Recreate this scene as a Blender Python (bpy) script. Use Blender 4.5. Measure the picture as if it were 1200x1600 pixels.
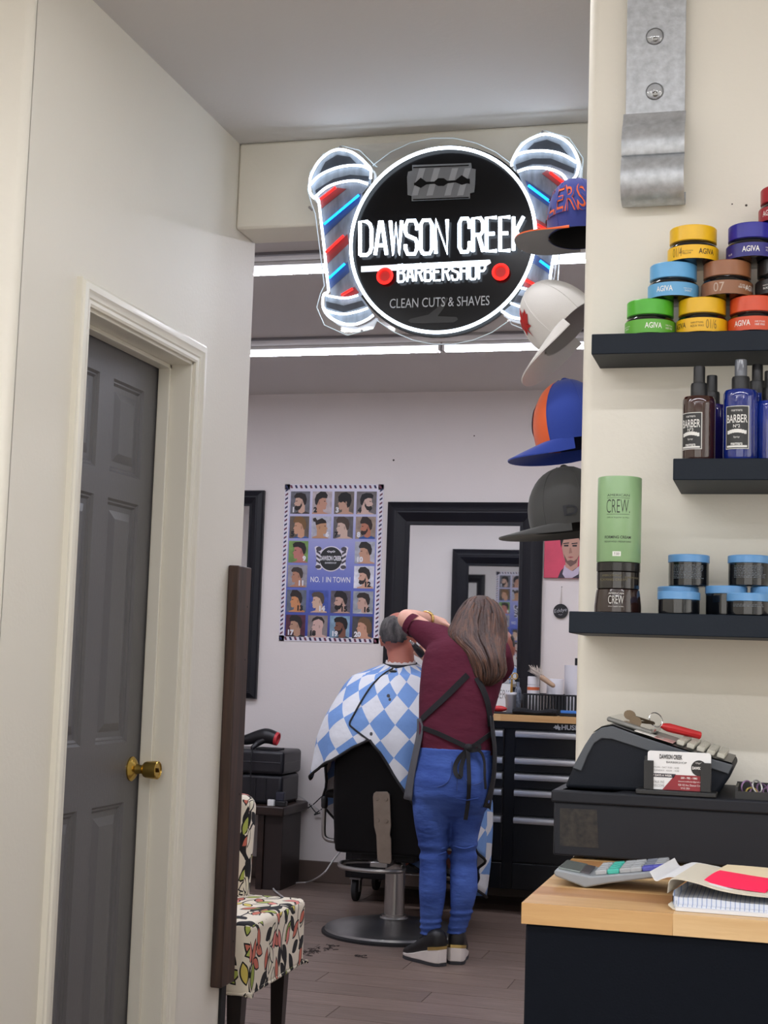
import bpy, math, random
from mathutils import Vector, Matrix, Euler
random.seed(7)
PI = math.pi
scene = bpy.context.scene
for _o in list(bpy.data.objects):
    bpy.data.objects.remove(_o)
COL = scene.collection

# ------------------------------------------------------------------ camera
FPX = 2300.0                       # focal length in pixels of the 1200x1600 frame
EYE = Vector((0, 0, 1.26))
_yaw, _pitch, _roll = (math.radians(a) for a in (15.25, 5.76, 1.9))
_f = Vector((-math.sin(_yaw)*math.cos(_pitch), math.cos(_yaw)*math.cos(_pitch), math.sin(_pitch)))
_r0 = Vector((math.cos(_yaw), math.sin(_yaw), 0))
_u0 = _r0.cross(_f)
_r = _r0*math.cos(_roll) + _u0*math.sin(_roll)
_u = -_r0*math.sin(_roll) + _u0*math.cos(_roll)
cam = bpy.data.objects.new('camera', bpy.data.cameras.new('camera'))
COL.objects.link(cam)
cam.matrix_world = Matrix(((_r.x, _u.x, -_f.x, EYE.x), (_r.y, _u.y, -_f.y, EYE.y), (_r.z, _u.z, -_f.z, EYE.z), (0, 0, 0, 1)))
cam.data.sensor_fit = 'VERTICAL'
cam.data.sensor_height = 36.0
cam.data.lens = 36.0*FPX/1600.0
cam.data.clip_start = 0.05
scene.camera = cam

# ------------------------------------------------------------------ world (light let in by the added windows), exposure
WINDOW_FILL = 2.3
wd = bpy.data.worlds.new('world')
scene.world = wd
wd.use_nodes = True
wd.node_tree.nodes['Background'].inputs[0].default_value = (1.0, 0.96, 0.90, 1)
wd.node_tree.nodes['Background'].inputs[1].default_value = WINDOW_FILL
vs = scene.view_settings
vs.view_transform = 'Standard'
vs.look = 'None'
vs.gamma = 1.0
vs.use_curve_mapping = False
vs.exposure = 0.0
LED_BACK = 50.0      # emission of the LED tubes in the barber room
LED_FRONT = 54.0     # emission of the LED tubes above the camera
NEON = 5.0

# unseen windows added to light the front room, behind and right of the camera
ADDED_WIN1 = (-2.4, 1.9, 0.55, 2.45)      # x0, x1, z0, z1 in the front wall (Y = -2.55)
ADDED_WIN2 = (-2.1, 1.9, 0.55, 2.45)      # y0, y1, z0, z1 in the right side wall (X = 2.25)
def portal(name, loc, rot, sx, sy):
    l = bpy.data.lights.new(name, 'AREA'); l.shape = 'RECTANGLE'; l.size = sx; l.size_y = sy; l.cycles.is_portal = True
    o = bpy.data.objects.new(name, l); COL.objects.link(o); o.location = loc; o.rotation_euler = rot
portal('window_portal_front', (sum(ADDED_WIN1[:2])/2, -2.56, 1.5), (PI/2, 0, PI), ADDED_WIN1[1]-ADDED_WIN1[0], 1.9)
portal('window_portal_side', (2.26, sum(ADDED_WIN2[:2])/2, 1.5), (PI/2, 0, PI/2), ADDED_WIN2[1]-ADDED_WIN2[0], 1.9)

# ------------------------------------------------------------------ pixel -> point at a known depth
def ray(px, py):
    return _f + _r*((px-600)/FPX) - _u*((py-800)/FPX)
def P(px, py, Y):
    d = ray(px, py); return EYE + d*(Y/d.y)
def PZ(px, py, Z):
    d = ray(px, py); return EYE + d*((Z-EYE.z)/d.z)
def PX(px, py, X):
    d = ray(px, py); return EYE + d*(X/d.x)

# ------------------------------------------------------------------ materials
def lin(c):
    out = []
    for v in c[:3]:
        v = v/255.0
        out.append(v/12.92 if v <= 0.04045 else ((v+0.055)/1.055)**2.4)
    return (out[0], out[1], out[2], 1)
_M = {}
def mat(name, col=(200, 200, 200), rough=0.5, metal=0.0, noise=0.0, nscale=8.0, bump=0.0, bscale=150.0, spec=0.5,
        trans=0.0, emit=None, estr=0.0, coat=0.0, stretch=None, col2=None, sheen=0.0):
    if name in _M:
        return _M[name]
    m = bpy.data.materials.new(name)
    m.use_nodes = True
    nt = m.node_tree; b = nt.nodes['Principled BSDF']
    c = lin(col)
    b.inputs['Base Color'].default_value = c
    b.inputs['Roughness'].default_value = rough
    b.inputs['Metallic'].default_value = metal
    b.inputs['Specular IOR Level'].default_value = spec
    b.inputs['Transmission Weight'].default_value = trans
    b.inputs['Coat Weight'].default_value = coat
    b.inputs['Sheen Weight'].default_value = sheen
    if emit:
        b.inputs['Emission Color'].default_value = lin(emit)
        b.inputs['Emission Strength'].default_value = estr
    if noise > 0 or bump > 0:
        tc = nt.nodes.new('ShaderNodeTexCoord')
        vec = tc.outputs['Object']
        if stretch:
            mp = nt.nodes.new('ShaderNodeMapping'); mp.inputs['Scale'].default_value = stretch
            nt.links.new(vec, mp.inputs[0]); vec = mp.outputs[0]
        if noise > 0:
            n = nt.nodes.new('ShaderNodeTexNoise'); n.inputs['Scale'].default_value = nscale; n.inputs['Detail'].default_value = 5
            nt.links.new(vec, n.inputs['Vector'])
            rmp = nt.nodes.new('ShaderNodeMapRange')
            rmp.inputs[1].default_value = 0.3; rmp.inputs[2].default_value = 0.7
            nt.links.new(n.outputs['Fac'], rmp.inputs[0])
            mx = nt.nodes.new('ShaderNodeMix'); mx.data_type = 'RGBA'
            c2 = lin(col2) if col2 else tuple(min(1, v*(1+noise)) for v in c[:3])+(1,)
            c1 = c if col2 else tuple(v*(1-noise) for v in c[:3])+(1,)
            mx.inputs[6].default_value = c1; mx.inputs[7].default_value = c2
            nt.links.new(rmp.outputs[0], mx.inputs[0])
            nt.links.new(mx.outputs[2], b.inputs['Base Color'])
        if bump > 0:
            n2 = nt.nodes.new('ShaderNodeTexNoise'); n2.inputs['Scale'].default_value = bscale; n2.inputs['Detail'].default_value = 3
            nt.links.new(vec, n2.inputs['Vector'])
            bp = nt.nodes.new('ShaderNodeBump'); bp.inputs['Strength'].default_value = bump; bp.inputs['Distance'].default_value = 0.01
            nt.links.new(n2.outputs['Fac'], bp.inputs['Height'])
            nt.links.new(bp.outputs[0], b.inputs['Normal'])
    _M[name] = m
    return m
def clear_mat(name, fac=0.9, tint=(255, 255, 255), rough=0.03):
    """thin clear plastic: mostly see-through with a gloss"""
    if name in _M: return _M[name]
    m = bpy.data.materials.new(name); m.use_nodes = True
    nt = m.node_tree; out = nt.nodes['Material Output']
    nt.nodes.remove(nt.nodes['Principled BSDF'])
    t = nt.nodes.new('ShaderNodeBsdfTransparent'); t.inputs[0].default_value = lin(tint)
    g = nt.nodes.new('ShaderNodeBsdfGlossy'); g.inputs['Roughness'].default_value = rough
    fr = nt.nodes.new('ShaderNodeFresnel'); fr.inputs[0].default_value = 1.45
    ad = nt.nodes.new('ShaderNodeMath'); ad.operation = 'MULTIPLY_ADD'
    ad.inputs[1].default_value = 0.8; ad.inputs[2].default_value = 1-fac
    nt.links.new(fr.outputs[0], ad.inputs[0])
    mx = nt.nodes.new('ShaderNodeMixShader')
    nt.links.new(ad.outputs[0], mx.inputs[0]); nt.links.new(t.outputs[0], mx.inputs[1]); nt.links.new(g.outputs[0], mx.inputs[2])
    nt.links.new(mx.outputs[0], out.inputs[0])
    _M[name] = m
    return m
def emitter(name, col, s):
    return mat(name, col, 0.5, emit=col, estr=s)

# ------------------------------------------------------------------ mesh building
class MB:
    def __init__(self):
        self.v = []; self.f = []; self.m = []; self.uv = {}
    def add(self, vs, fs, mi=0, uvs=None):
        o = len(self.v)
        self.v += [tuple(p) for p in vs]
        for k, fc in enumerate(fs):
            self.f.append([i+o for i in fc]); self.m.append(mi)
        if uvs:
            for i, q in enumerate(uvs): self.uv[o+i] = q
        return self
    def box(self, x0, x1, y0, y1, z0, z1, mi=0):
        vs = [(x, y, z) for z in (z0, z1) for y in (y0, y1) for x in (x0, x1)]
        return self.add(vs, [(0, 2, 3, 1), (4, 5, 7, 6), (0, 1, 5, 4), (2, 6, 7, 3), (0, 4, 6, 2), (1, 3, 7, 5)], mi)
    def obox(self, M, sx, sy, sz, mi=0):
        vs = [M @ Vector((x, y, z)) for z in (-sz/2, sz/2) for y in (-sy/2, sy/2) for x in (-sx/2, sx/2)]
        return self.add(vs, [(0, 2, 3, 1), (4, 5, 7, 6), (0, 1, 5, 4), (2, 6, 7, 3), (0, 4, 6, 2), (1, 3, 7, 5)], mi)
    def loft(self, rings, cap0=True, cap1=True, mi=0, closed=True):
        n = len(rings[0]); vs = [p for r in rings for p in r]; fs = []
        for k in range(len(rings)-1):
            for i in range(n if closed else n-1):
                j = (i+1) % n
                fs.append((k*n+i, k*n+j, (k+1)*n+j, (k+1)*n+i))
        if cap0: fs.append(tuple(range(n-1, -1, -1)))
        if cap1: fs.append(tuple((len(rings)-1)*n+i for i in range(n)))
        return self.add(vs, fs, mi)
    def lathe(self, c, prof, n=32, mi=0, M=None, cap=True):
        rings = []
        for r, z in prof:
            ring = []
            for i in range(n):
                a = 2*PI*i/n
                p = Vector((max(r, 1e-5)*math.cos(a), max(r, 1e-5)*math.sin(a), z))
                ring.append((M @ p if M else p) + Vector(c))
            rings.append(ring)
        return self.loft(rings, cap, cap, mi)
    def tube(self, pts, r, n=8, mi=0, closed=False, cap=True):
        pts = [Vector(p) for p in pts]; N = len(pts)
        rs = r if isinstance(r, (list, tuple)) else [r]*N
        rings = []; ref = None
        for k in range(N):
            if closed: t = pts[(k+1) % N]-pts[k-1]
            else: t = pts[min(k+1, N-1)]-pts[max(k-1, 0)]
            if t.length < 1e-9: t = Vector((0, 0, 1))
            t.normalize()
            if ref is None:
                ref = t.cross(Vector((0, 0, 1)) if abs(t.z) < .9 else Vector((1, 0, 0))).normalized()
            else:
                ref = (ref - t*ref.dot(t))
                ref = ref.normalized() if ref.length > 1e-6 else t.orthogonal().normalized()
            b = t.cross(ref)
            rings.append([pts[k] + (ref*math.cos(2*PI*i/n) + b*math.sin(2*PI*i/n))*rs[k] for i in range(n)])
        if closed:
            rings.append(rings[0]); return self.loft(rings, False, False, mi)
        return self.loft(rings, cap, cap, mi)
    def cap_tube(self, p0, p1, r0, r1, n=14, mi=0):
        """tapered capsule"""
        p0 = Vector(p0); p1 = Vector(p1); d = (p1-p0); L = max(d.length, 1e-6); t = d/L
        pts = []; rs = []
        for a in (80, 60, 35, 12): pts.append(p0 - t*r0*math.sin(math.radians(a))); rs.append(r0*math.cos(math.radians(a)))
        pts.append(p0); rs.append(r0); pts.append(p1); rs.append(r1)
        for a in (12, 35, 60, 80): pts.append(p1 + t*r1*math.sin(math.radians(a))); rs.append(r1*math.cos(math.radians(a)))
        return self.tube(pts, rs, n, mi)
    def chain(self, pts, rs, n=14, mi=0):
        for k in range(len(pts)-1): self.cap_tube(pts[k], pts[k+1], rs[k], rs[k+1], n, mi)
        return self
    def prism(self, poly, ext, mi=0):
        n = len(poly); e = Vector(ext); a = [Vector(p) for p in poly]
        vs = a + [p+e for p in a]
        fs = [tuple(range(n-1, -1, -1)), tuple(range(n, 2*n))] + [(i, (i+1) % n, (i+1) % n+n, i+n) for i in range(n)]
        return self.add(vs, fs, mi)
    def face(self, poly, mi=0, uvs=None):
        return self.add(poly, [tuple(range(len(poly)))], mi, uvs)
    def ellipsoid(self, c, rx, ry, rz, n=20, k=12, mi=0, M=None):
        rings = []
        for i in range(1, k):
            a = PI*i/k - PI/2
            ring = []
            for j in range(n):
                p = Vector((rx*math.cos(a)*math.cos(2*PI*j/n), ry*math.cos(a)*math.sin(2*PI*j/n), rz*math.sin(a)))
                ring.append((M @ p if M else p)+Vector(c))
            rings.append(ring)
        return self.loft(rings, True, True, mi)
    def build(self, name, mats, parent=None, smooth=35, bevel=0.0, bseg=2, subsurf=0, remesh=0.0, smoothing=0, boxuv=None):
        me = bpy.data.meshes.new(name)
        me.from_pydata(self.v, [], self.f)
        if not isinstance(mats, (list, tuple)): mats = [mats]
        for q in mats: me.materials.append(q)
        me.polygons.foreach_set('material_index', self.m)
        if self.uv:
            l = me.uv_layers.new(name='UVMap')
            for i, lp in enumerate(me.loops):
                l.data[i].uv = self.uv.get(lp.vertex_index, (0, 0))
        if boxuv:
            l = me.uv_layers.new(name='UVMap')
            for p in me.polygons:
                nx, ny, nz = (abs(q) for q in p.normal)
                for li in p.loop_indices:
                    c = me.vertices[me.loops[li].vertex_index].co
                    l.data[li].uv = (c.y, c.z) if nx >= ny and nx >= nz else ((c.x, c.z) if ny >= nz else (c.x+.37, c.y))
        me.validate()
        if smooth:
            me.polygons.foreach_set('use_smooth', [True]*len(me.polygons))
            me.set_sharp_from_angle(angle=math.radians(smooth))
        me.update()
        o = bpy.data.objects.new(name, me)
        COL.objects.link(o)
        if parent is not None: adopt(o, parent)
        if remesh > 0:
            r = o.modifiers.new('remesh', 'REMESH'); r.mode = 'VOXEL'; r.voxel_size = remesh; r.use_smooth_shade = True
        if smoothing:
            s = o.modifiers.new('smooth', 'SMOOTH'); s.factor = 0.5; s.iterations = smoothing
        if bevel > 0:
            b = o.modifiers.new('bevel', 'BEVEL'); b.width = bevel; b.segments = bseg; b.limit_method = 'ANGLE'; b.angle_limit = math.radians(40)
        if subsurf:
            s = o.modifiers.new('sub', 'SUBSURF'); s.levels = subsurf; s.render_levels = subsurf
        return o
_inv = {}
def adopt(o, parent):
    o.parent = parent
    if parent.name in _inv: o.matrix_parent_inverse = _inv[parent.name]
    elif parent.parent is not None and parent.parent.name in _inv: pass
def thing(name, label, cat, loc=(0, 0, 0), group=None):
    o = bpy.data.objects.new(name, None); COL.objects.link(o)
    o.location = Vector(loc); o.empty_display_size = 0.05
    o['label'] = label; o['category'] = cat
    if group: o['group'] = group
    _inv[o.name] = Matrix.Translation(-Vector(loc))
    return o
def tag(o, label, cat, group=None):
    o['label'] = label; o['category'] = cat
    if group: o['group'] = group
    return o
def struct(o, label=None):
    o['kind'] = 'structure'
    if label: o['label'] = label
    return o
def smoothpath(pts, k=5, closed=False):
    """Catmull-Rom through the points"""
    pts = [Vector(p) for p in pts]; N = len(pts); out = []
    rng = N if closed else N-1
    for i in range(rng):
        p0 = pts[(i-1) % N] if closed or i > 0 else pts[0]*2-pts[1]
        p1 = pts[i]; p2 = pts[(i+1) % N]
        p3 = pts[(i+2) % N] if closed or i+2 < N else pts[-1]*2-pts[-2]
        for s in range(k):
            t = s/k
            out.append(0.5*((2*p1)+(p2-p0)*t+(2*p0-5*p1+4*p2-p3)*t*t+(3*p1-p0-3*p2+p3)*t**3))
    if not closed: out.append(pts[-1])
    return out
# flat lettering from the built-in font
_T = {}
def glyphs(s, bold=0.0):
    key = (s, bold)
    if key not in _T:
        cu = bpy.data.curves.new('t', 'FONT'); cu.body = s; cu.size = 1.0; cu.offset = bold; cu.resolution_u = 3
        ob = bpy.data.objects.new('t', cu)
        me = bpy.data.meshes.new_from_object(ob)
        vs = [(v.co.x, v.co.y) for v in me.vertices]; fs = [tuple(p.vertices) for p in me.polygons]
        bpy.data.objects.remove(ob); bpy.data.curves.remove(cu); bpy.data.meshes.remove(me)
        x0 = min(v[0] for v in vs); x1 = max(v[0] for v in vs); y0 = min(v[1] for v in vs); y1 = max(v[1] for v in vs)
        _T[key] = ([((x-x0)/(x1-x0)-.5, (y-y0)/(y1-y0)-.5) for x, y in vs], fs, (x1-x0)/(y1-y0))
    return _T[key]
def put_text(mb, s, fn, w, h, u=0, v=0, mi=0, bold=0.0):
    """text fitted to a w x h box centred on (u,v); fn maps (u,v) to space"""
    vs, fs, asp = glyphs(s, bold)
    if w is None: w = h*asp
    return mb.add([fn(u+x*w, v+y*h) for x, y in vs], fs, mi)
def plane_fn(o, right=(1, 0, 0), up=(0, 0, 1)):
    o = Vector(o); a = Vector(right); b = Vector(up)
    return lambda u, v: o + a*u + b*v
def cyl_fn(cx, cy, z, r, a0=0.0):
    return lambda u, v: Vector((cx+r*math.sin(a0+u/r), cy-r*math.cos(a0+u/r), z+v))

# ================================================================== materials of the room
M_wall = mat('wall_paint', (232, 228, 216), 0.55, noise=0.02, nscale=1.5, bump=0.06, bscale=90)
M_wallb = mat('barber_wall_paint', (222, 215, 211), 0.6, noise=0.025, nscale=1.2, bump=0.06, bscale=90)
M_ceil = mat('ceiling_paint', (206, 203, 200), 0.85, bump=0.08, bscale=60)
M_trim = mat('trim_gloss', (232, 228, 214), 0.3, noise=0.015, nscale=4)
M_black = mat('black_plastic', (24, 25, 28), 0.4)
M_matblack = mat('matte_black', (17, 17, 20), 0.7)
M_chrome = mat('chrome', (200, 200, 202), 0.18, 1.0)
M_white = mat('white_plastic', (228, 228, 226), 0.4)
M_mirror = mat('mirror_glass', (232, 234, 234), 0.015, 1.0)
M_frame = mat('black_frame', (18, 19, 27), 0.35, spec=.35, noise=0.1, nscale=6)
YB = 8.13; XL = -1.6; ZC = 2.807; YS = 2.65; XJ = -0.357

# ================================================================== the setting
fl = MB()
fl.box(-4.6, 2.4, -2.7, 8.35, -0.12, -0.004)
M_sub = mat('floor_seam', (54, 44, 40), 0.6)
floor = struct(fl.build('floor', M_sub), 'grey-brown wood plank floor')
def plank_mat():
    m = mat('plank_wood', (128, 110, 100), 0.42, noise=0.1, nscale=5, bump=0.05, bscale=30, stretch=(1.2, 16, 1), col2=(96, 80, 72))
    nt = m.node_tree
    oi = nt.nodes.new('ShaderNodeObjectInfo')
    hsv = nt.nodes.new('ShaderNodeHueSaturation')
    mr = nt.nodes.new('ShaderNodeMapRange'); mr.inputs[3].default_value = 0.86; mr.inputs[4].default_value = 1.12
    nt.links.new(oi.outputs['Random'], mr.inputs[0]); nt.links.new(mr.outputs[0], hsv.inputs['Value'])
    b = nt.nodes['Principled BSDF']; src = b.inputs['Base Color'].links[0].from_socket
    nt.links.new(src, hsv.inputs['Color']); nt.links.new(hsv.outputs[0], b.inputs['Base Color'])
    return m
M_plank = plank_mat()
pk = MB(); pk.box(0, 1.2-0.003, 0, 0.18-0.003, -0.012, 0)
pl0 = pk.build('floor_plank', M_plank, bevel=0.0012, bseg=1); plm = pl0.data
bpy.data.objects.remove(pl0)
row = 0; y = 4.23
while y < YB-0.02:
    off = (row*0.47) % 1.2
    x = -4.0 - off
    while x < 0.6:
        o = bpy.data.objects.new('floor_plank', plm); COL.objects.link(o); o.parent = floor
        o.location = (x, y, 0.0); x += 1.2
    y += 0.18; row += 1
fr = MB(); fr.box(-3.0, 2.4, -2.6, 4.228, -0.012, 0)
o = fr.build('floor_covering', M_plank, floor)

cl = MB(); cl.box(-4.6, 2.4, -2.7, 8.35, ZC, ZC+0.12)
struct(cl.build('ceiling', M_ceil), 'plain off-white ceiling')

# left wall with the doorway and its rounded near corner
DY0, DY1, DZ = 3.121, 3.786, 2.078
w = MB()
w.box(-1.75, XL, DY1, 4.23, 0, ZC)
w.box(-1.75, XL, 2.81, DY0, 0, ZC)
w.box(-1.75, XL, DY0, DY1, DZ, ZC)
struct(w.build('wall_left', M_wall, smooth=30), 'cream wall with the grey door')
w = MB(); R = 0.02
prof = [Vector((XL-R+R*math.sin(a), 2.79+R-R*math.cos(a), 0)) for a in [i*PI/16 for i in range(9)]]
poly = [Vector((-3.1, 2.92, 0)), Vector((-3.1, 2.79, 0))] + prof + [Vector((XL, 2.812, 0)), Vector((XL-0.1, 2.92, 0))]
w.prism(poly, (0, 0, ZC))
struct(w.build('wall_left_return', M_wall, smooth=30), 'bright cream wall corner at the picture edge')
w = MB(); w.box(-4.6, -1.75, 4.06, 4.22, 0, ZC)
struct(w.build('wall_partition', M_wallb), 'pale partition wall seen only in the mirror')
w = MB(); w.box(XL, XJ+0.05, 4.06, 4.22, 2.54, ZC)
struct(w.build('wall_header', M_wall, bevel=0.008), 'cream header beam over the opening')
# wall with the shelves: rounded corner towards the opening
w = MB(); R = 0.022
prof = [Vector((XJ+R-R*math.sin(a), YS+R-R*math.cos(a), 0)) for a in [i*PI/16 for i in range(9)]]
poly = [Vector((2.3, YS, 0))] + prof + [Vector((XJ, 4.22, 0)), Vector((2.3, 4.22, 0))]
w.prism(poly, (0, 0, ZC))
struct(w.build('wall_right', M_wall, smooth=30), 'cream wall carrying the product shelves')
w = MB(); w.box(-4.6, 2.4, YB, YB+0.15, 0, ZC)
struct(w.build('wall_back', M_wallb), 'pale back wall of the barber room')
w = MB(); w.box(-4.7, -4.55, 4.0, 8.3, 0, ZC)
struct(w.build('wall_far_left', M_wallb))
w = MB(); w.box(1.2, 1.35, 4.2, 8.3, 0, ZC)
struct(w.build('wall_far_right', M_wallb))
w = MB(); w.box(-3.15, ADDED_WIN1[0], -2.7, -2.55, 0, ZC); w.box(ADDED_WIN1[1], 2.4, -2.7, -2.55, 0, ZC); w.box(ADDED_WIN1[0], ADDED_WIN1[1], -2.7, -2.55, 0, ADDED_WIN1[2]); w.box(ADDED_WIN1[0], ADDED_WIN1[1], -2.7, -2.55, ADDED_WIN1[3], ZC)
struct(w.build('wall_front', M_wall))
w = MB(); w.box(-3.15, -3.0, -2.7, 2.9, 0, ZC)
struct(w.build('wall_side_left', M_wall))
w = MB(); w.box(2.25, 2.4, -2.7, ADDED_WIN2[0], 0, ZC); w.box(2.25, 2.4, ADDED_WIN2[1], 2.7, 0, ZC); w.box(2.25, 2.4, ADDED_WIN2[0], ADDED_WIN2[1], 0, ADDED_WIN2[2]); w.box(2.25, 2.4, ADDED_WIN2[0], ADDED_WIN2[1], ADDED_WIN2[3], ZC)
struct(w.build('wall_side_right', M_wall))
M_base = mat('baseboard_brown', (92, 78, 70), 0.5)
w = MB(); w.box(-4.5, 1.2, YB-0.015, YB, 0, 0.118)
struct(w.build('baseboard_back', M_base, bevel=0.004), 'brown baseboard along the back wall')

# frames and panes of the added windows
for k_, (a0, a1, z0, z1) in enumerate((ADDED_WIN1, ADDED_WIN2)):
    def wb(mb, p0, p1, z0_, z1_, d0=0.0, d1=0.05):
        if k_ == 0: mb.box(p0, p1, -2.68+d0, -2.68+d1, z0_, z1_)
        else: mb.box(2.33+d0, 2.33+d1, p0, p1, z0_, z1_)
    n = 3; st = (a1-a0)/n; fm = MB()
    for i in range(n+1): wb(fm, max(a0, a0+i*st-.025), min(a1, a0+i*st+.025), z0, z1)
    wb(fm, a0, a1, z0, z0+.05); wb(fm, a0, a1, z1-.05, z1)
    wo_ = struct(fm.build('window_%d' % (k_+1), M_trim), 'shop window outside the picture')
    for i in range(n):
        pn = MB(); wb(pn, a0+i*st+.025, a0+(i+1)*st-.025, z0+.05, z1-.05, .02, .024); pn.build('window_pane', clear_mat('window_glass', .97), wo_, smooth=0)

# small nail holes and scuffs left in the walls
M_hole = mat('nail_hole', (70, 64, 60), 0.9)
for (px, py, Y, r) in ((615, 719, YB, .006), (741, 681, YB, .004), (1166, 321, YS, .0022), (1144, 319, YS, .0014)):
    c = P(px, py, Y); h = MB()
    h.lathe(c + Vector((0, -0.0006, 0)), [(r, 0), (r*.6, .0005)], 10, M=Matrix.Rotation(PI/2, 4, 'X'))
    h.build('nail_hole', M_hole, bpy.data.objects['wall_back' if Y == YB else 'wall_right'])

# ------------------------------------------------------------------ door, casing
def rrect_frame(mb, y0, y1, z0, z1, x, d, ins, mi=0):
    """recessed raised panel of the door, plane X=x facing +X"""
    def ring(i, dx): return [Vector((x+dx, y0+i, z0+i)), Vector((x+dx, y1-i, z0+i)), Vector((x+dx, y1-i, z1-i)), Vector((x+dx, y0+i, z1-i))]
    mb.loft([ring(0, 0), ring(0.006, -d*.55), ring(0.010, -d*.55), ring(0.016, -d), ring(0.030, -d), ring(0.052, -d*.25)], False, True, mi)
M_door = mat('door_grey', (98, 97, 99), 0.42, bump=0.12, bscale=30, stretch=(1, 14, 1.2))
door = bpy.data.objects.new('door_1', None); COL.objects.link(door)
door.location = (-1.70, 3.45, 0); _inv['door_1'] = Matrix.Translation((1.70, -3.45, 0)); struct(door, 'grey six-panel door with a brass knob')
dx = -1.70; dy0, dy1 = 3.127, 3.780
d = MB()
cols = [(dy0+0.095, dy0+0.285), (dy1-0.285, dy1-0.095)]
rows = [(0.22, 0.86), (1.02, 1.66), (1.73, 1.975)]
# face between the panels as strips
ys = [dy0, cols[0][0], cols[0][1], cols[1][0], cols[1][1], dy1]
zs = [0.008]
for a, b in rows: zs += [a, b]
zs.append(2.072)
for i in range(5):
    for k in range(len(zs)-1):
        if i in (1, 3) and k in (1, 3, 5): continue
        d.face([(dx, ys[i], zs[k]), (dx, ys[i+1], zs[k]), (dx, ys[i+1], zs[k+1]), (dx, ys[i], zs[k+1])])
d.box(dx-0.035, dx-0.02, dy0, dy1, 0.008, 2.072)
d.box(dx-0.02, dx-0.0001, dy1-0.001, dy1, 0.008, 2.072)
d.build('door_leaf', M_door, door, smooth=20)
for a, b in cols:
    for p, q in rows:
        d = MB(); rrect_frame(d, a, b, p, q, dx, 0.011, 0.03)
        d.build('door_panel', M_door, door, smooth=20)
M_brass = mat('brass', (196, 164, 84), 0.22, 1.0)
kc = Vector((dx, 3.722, 0.946)); RX = Matrix.Rotation(PI/2, 4, 'Y')
k = MB()
k.lathe(kc, [(0.033, 0), (0.033, 0.004), (0.026, 0.010), (0.014, 0.016), (0.0115, 0.030), (0.0125, 0.034), (0.020, 0.040), (0.0225, 0.046), (0.0245, 0.074), (0.0245, 0.078), (0.022, 0.080), (0.020, 0.077), (0.006, 0.076)], 36, M=RX)
ko = k.build('door_knob', M_brass, door)
k = MB(); k.obox(Matrix.Translation(kc+Vector((0.078, 0, 0)))@Matrix.Rotation(0.5, 4, 'X'), 0.006, 0.003, 0.012)
k.build('knob_button', mat('brass_dark', (96, 76, 40), .4, 1.0), ko)
# jamb lining and stop
j = MB()
j.box(-1.75, XL, DY1-0.012, DY1+.002, 0, DZ); j.box(-1.75, XL, DY0-.002, DY0+0.012, 0, DZ); j.box(-1.75, XL, DY0, DY1, DZ-0.012, DZ+.002)
j.box(-1.695, -1.66, DY1-0.024, DY1-0.012, 0, DZ-.012); j.box(-1.695, -1.66, DY0+0.012, DY0+0.024, 0, DZ-.012)
j.box(-1.695, -1.66, DY0+.012, DY1-.012, DZ-0.024, DZ-0.012)
struct(j.build('trim_1', M_trim, bevel=0.002), 'cream door jamb lining')
# moulded casing: profile swept round the opening (mitred)
prof = [(0.0, 0.0), (0.0, 0.009), (0.006, 0.012), (0.014, 0.012), (0.018, 0.015), (0.028, 0.017), (0.034, 0.021), (0.042, 0.022), (0.050, 0.020), (0.053, 0.016), (0.058, 0.014), (0.058, 0.0)]
cs = MB()
path = [(DY0, 0, -1, 0), (DY0, DZ, -1, 1), (DY1, DZ, 1, 1), (DY1, 0, 1, 0)]
rings = []
for (yy, zz, sy, sz) in path:
    rings.append([Vector((XL+h, yy+sy*(t-0.004), zz+sz*(t-0.004))) for t, h in prof])
cs.loft(rings, False, False, closed=False)
struct(cs.build('trim_2', M_trim, smooth=25), 'moulded cream door casing')

# ------------------------------------------------------------------ LED tubes
M_led = emitter('led_diffuser', (238, 240, 255), LED_BACK)
M_led1 = emitter('led_diffuser_near_row', (238, 240, 255), LED_BACK*1.75)
M_ledf = emitter('led_diffuser_front', (250, 250, 255), LED_FRONT)
M_ledside = emitter('led_side_lens', (240, 242, 255), 2.2)
def led_tube(x0, x1, y, label, group, m, zc=ZC):
    t = thing('led_tube_light', label, 'ceiling light', ((x0+x1)/2, y, zc), group)
    b = MB(); b.box(x0, x1, y-0.030, y+0.030, zc-0.016, zc-0.0005); b.build('housing', M_white, t, bevel=0.002)
    b = MB()
    q = [(-.028, -.016), (-.028, -.030), (-.024, -.040), (.024, -.040), (.028, -.030), (.028, -.016)]
    for i in range(5):
        (a0, b0), (a1, b1) = q[i], q[i+1]
        b.add([(x0+.012, y+a0, zc+b0), (x1-.012, y+a0, zc+b0), (x1-.012, y+a1, zc+b1), (x0+.012, y+a1, zc+b1)], [(0, 1, 2, 3)], 0 if i == 2 else 1)
    b.build('diffuser', [m, M_ledside], t, smooth=0)
    for xa in (x0, x1-0.012):
        b = MB(); b.box(xa, xa+0.012, y-0.029, y+0.029, zc-0.041, zc-0.0162); b.build('end_cap', M_white, t)
YR1, YR2 = 5.37, 6.87
led_tube(-3.95, -2.80, YR1, 'LED tube in the nearer ceiling row, leftmost piece behind the wall', 'ceiling LED tubes', M_led1)
led_tube(-2.795, -1.60, YR1, 'LED tube of the nearer ceiling row, beside the left barber pole of the sign', 'ceiling LED tubes', M_led1)
led_tube(-1.595, -0.40, YR1, 'LED tube of the nearer ceiling row, mostly behind the round sign', 'ceiling LED tubes', M_led1)
led_tube(-3.98, -2.81, YR2, 'LED tube of the farther ceiling row, leftmost piece', 'ceiling LED tubes', M_led)
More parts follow.
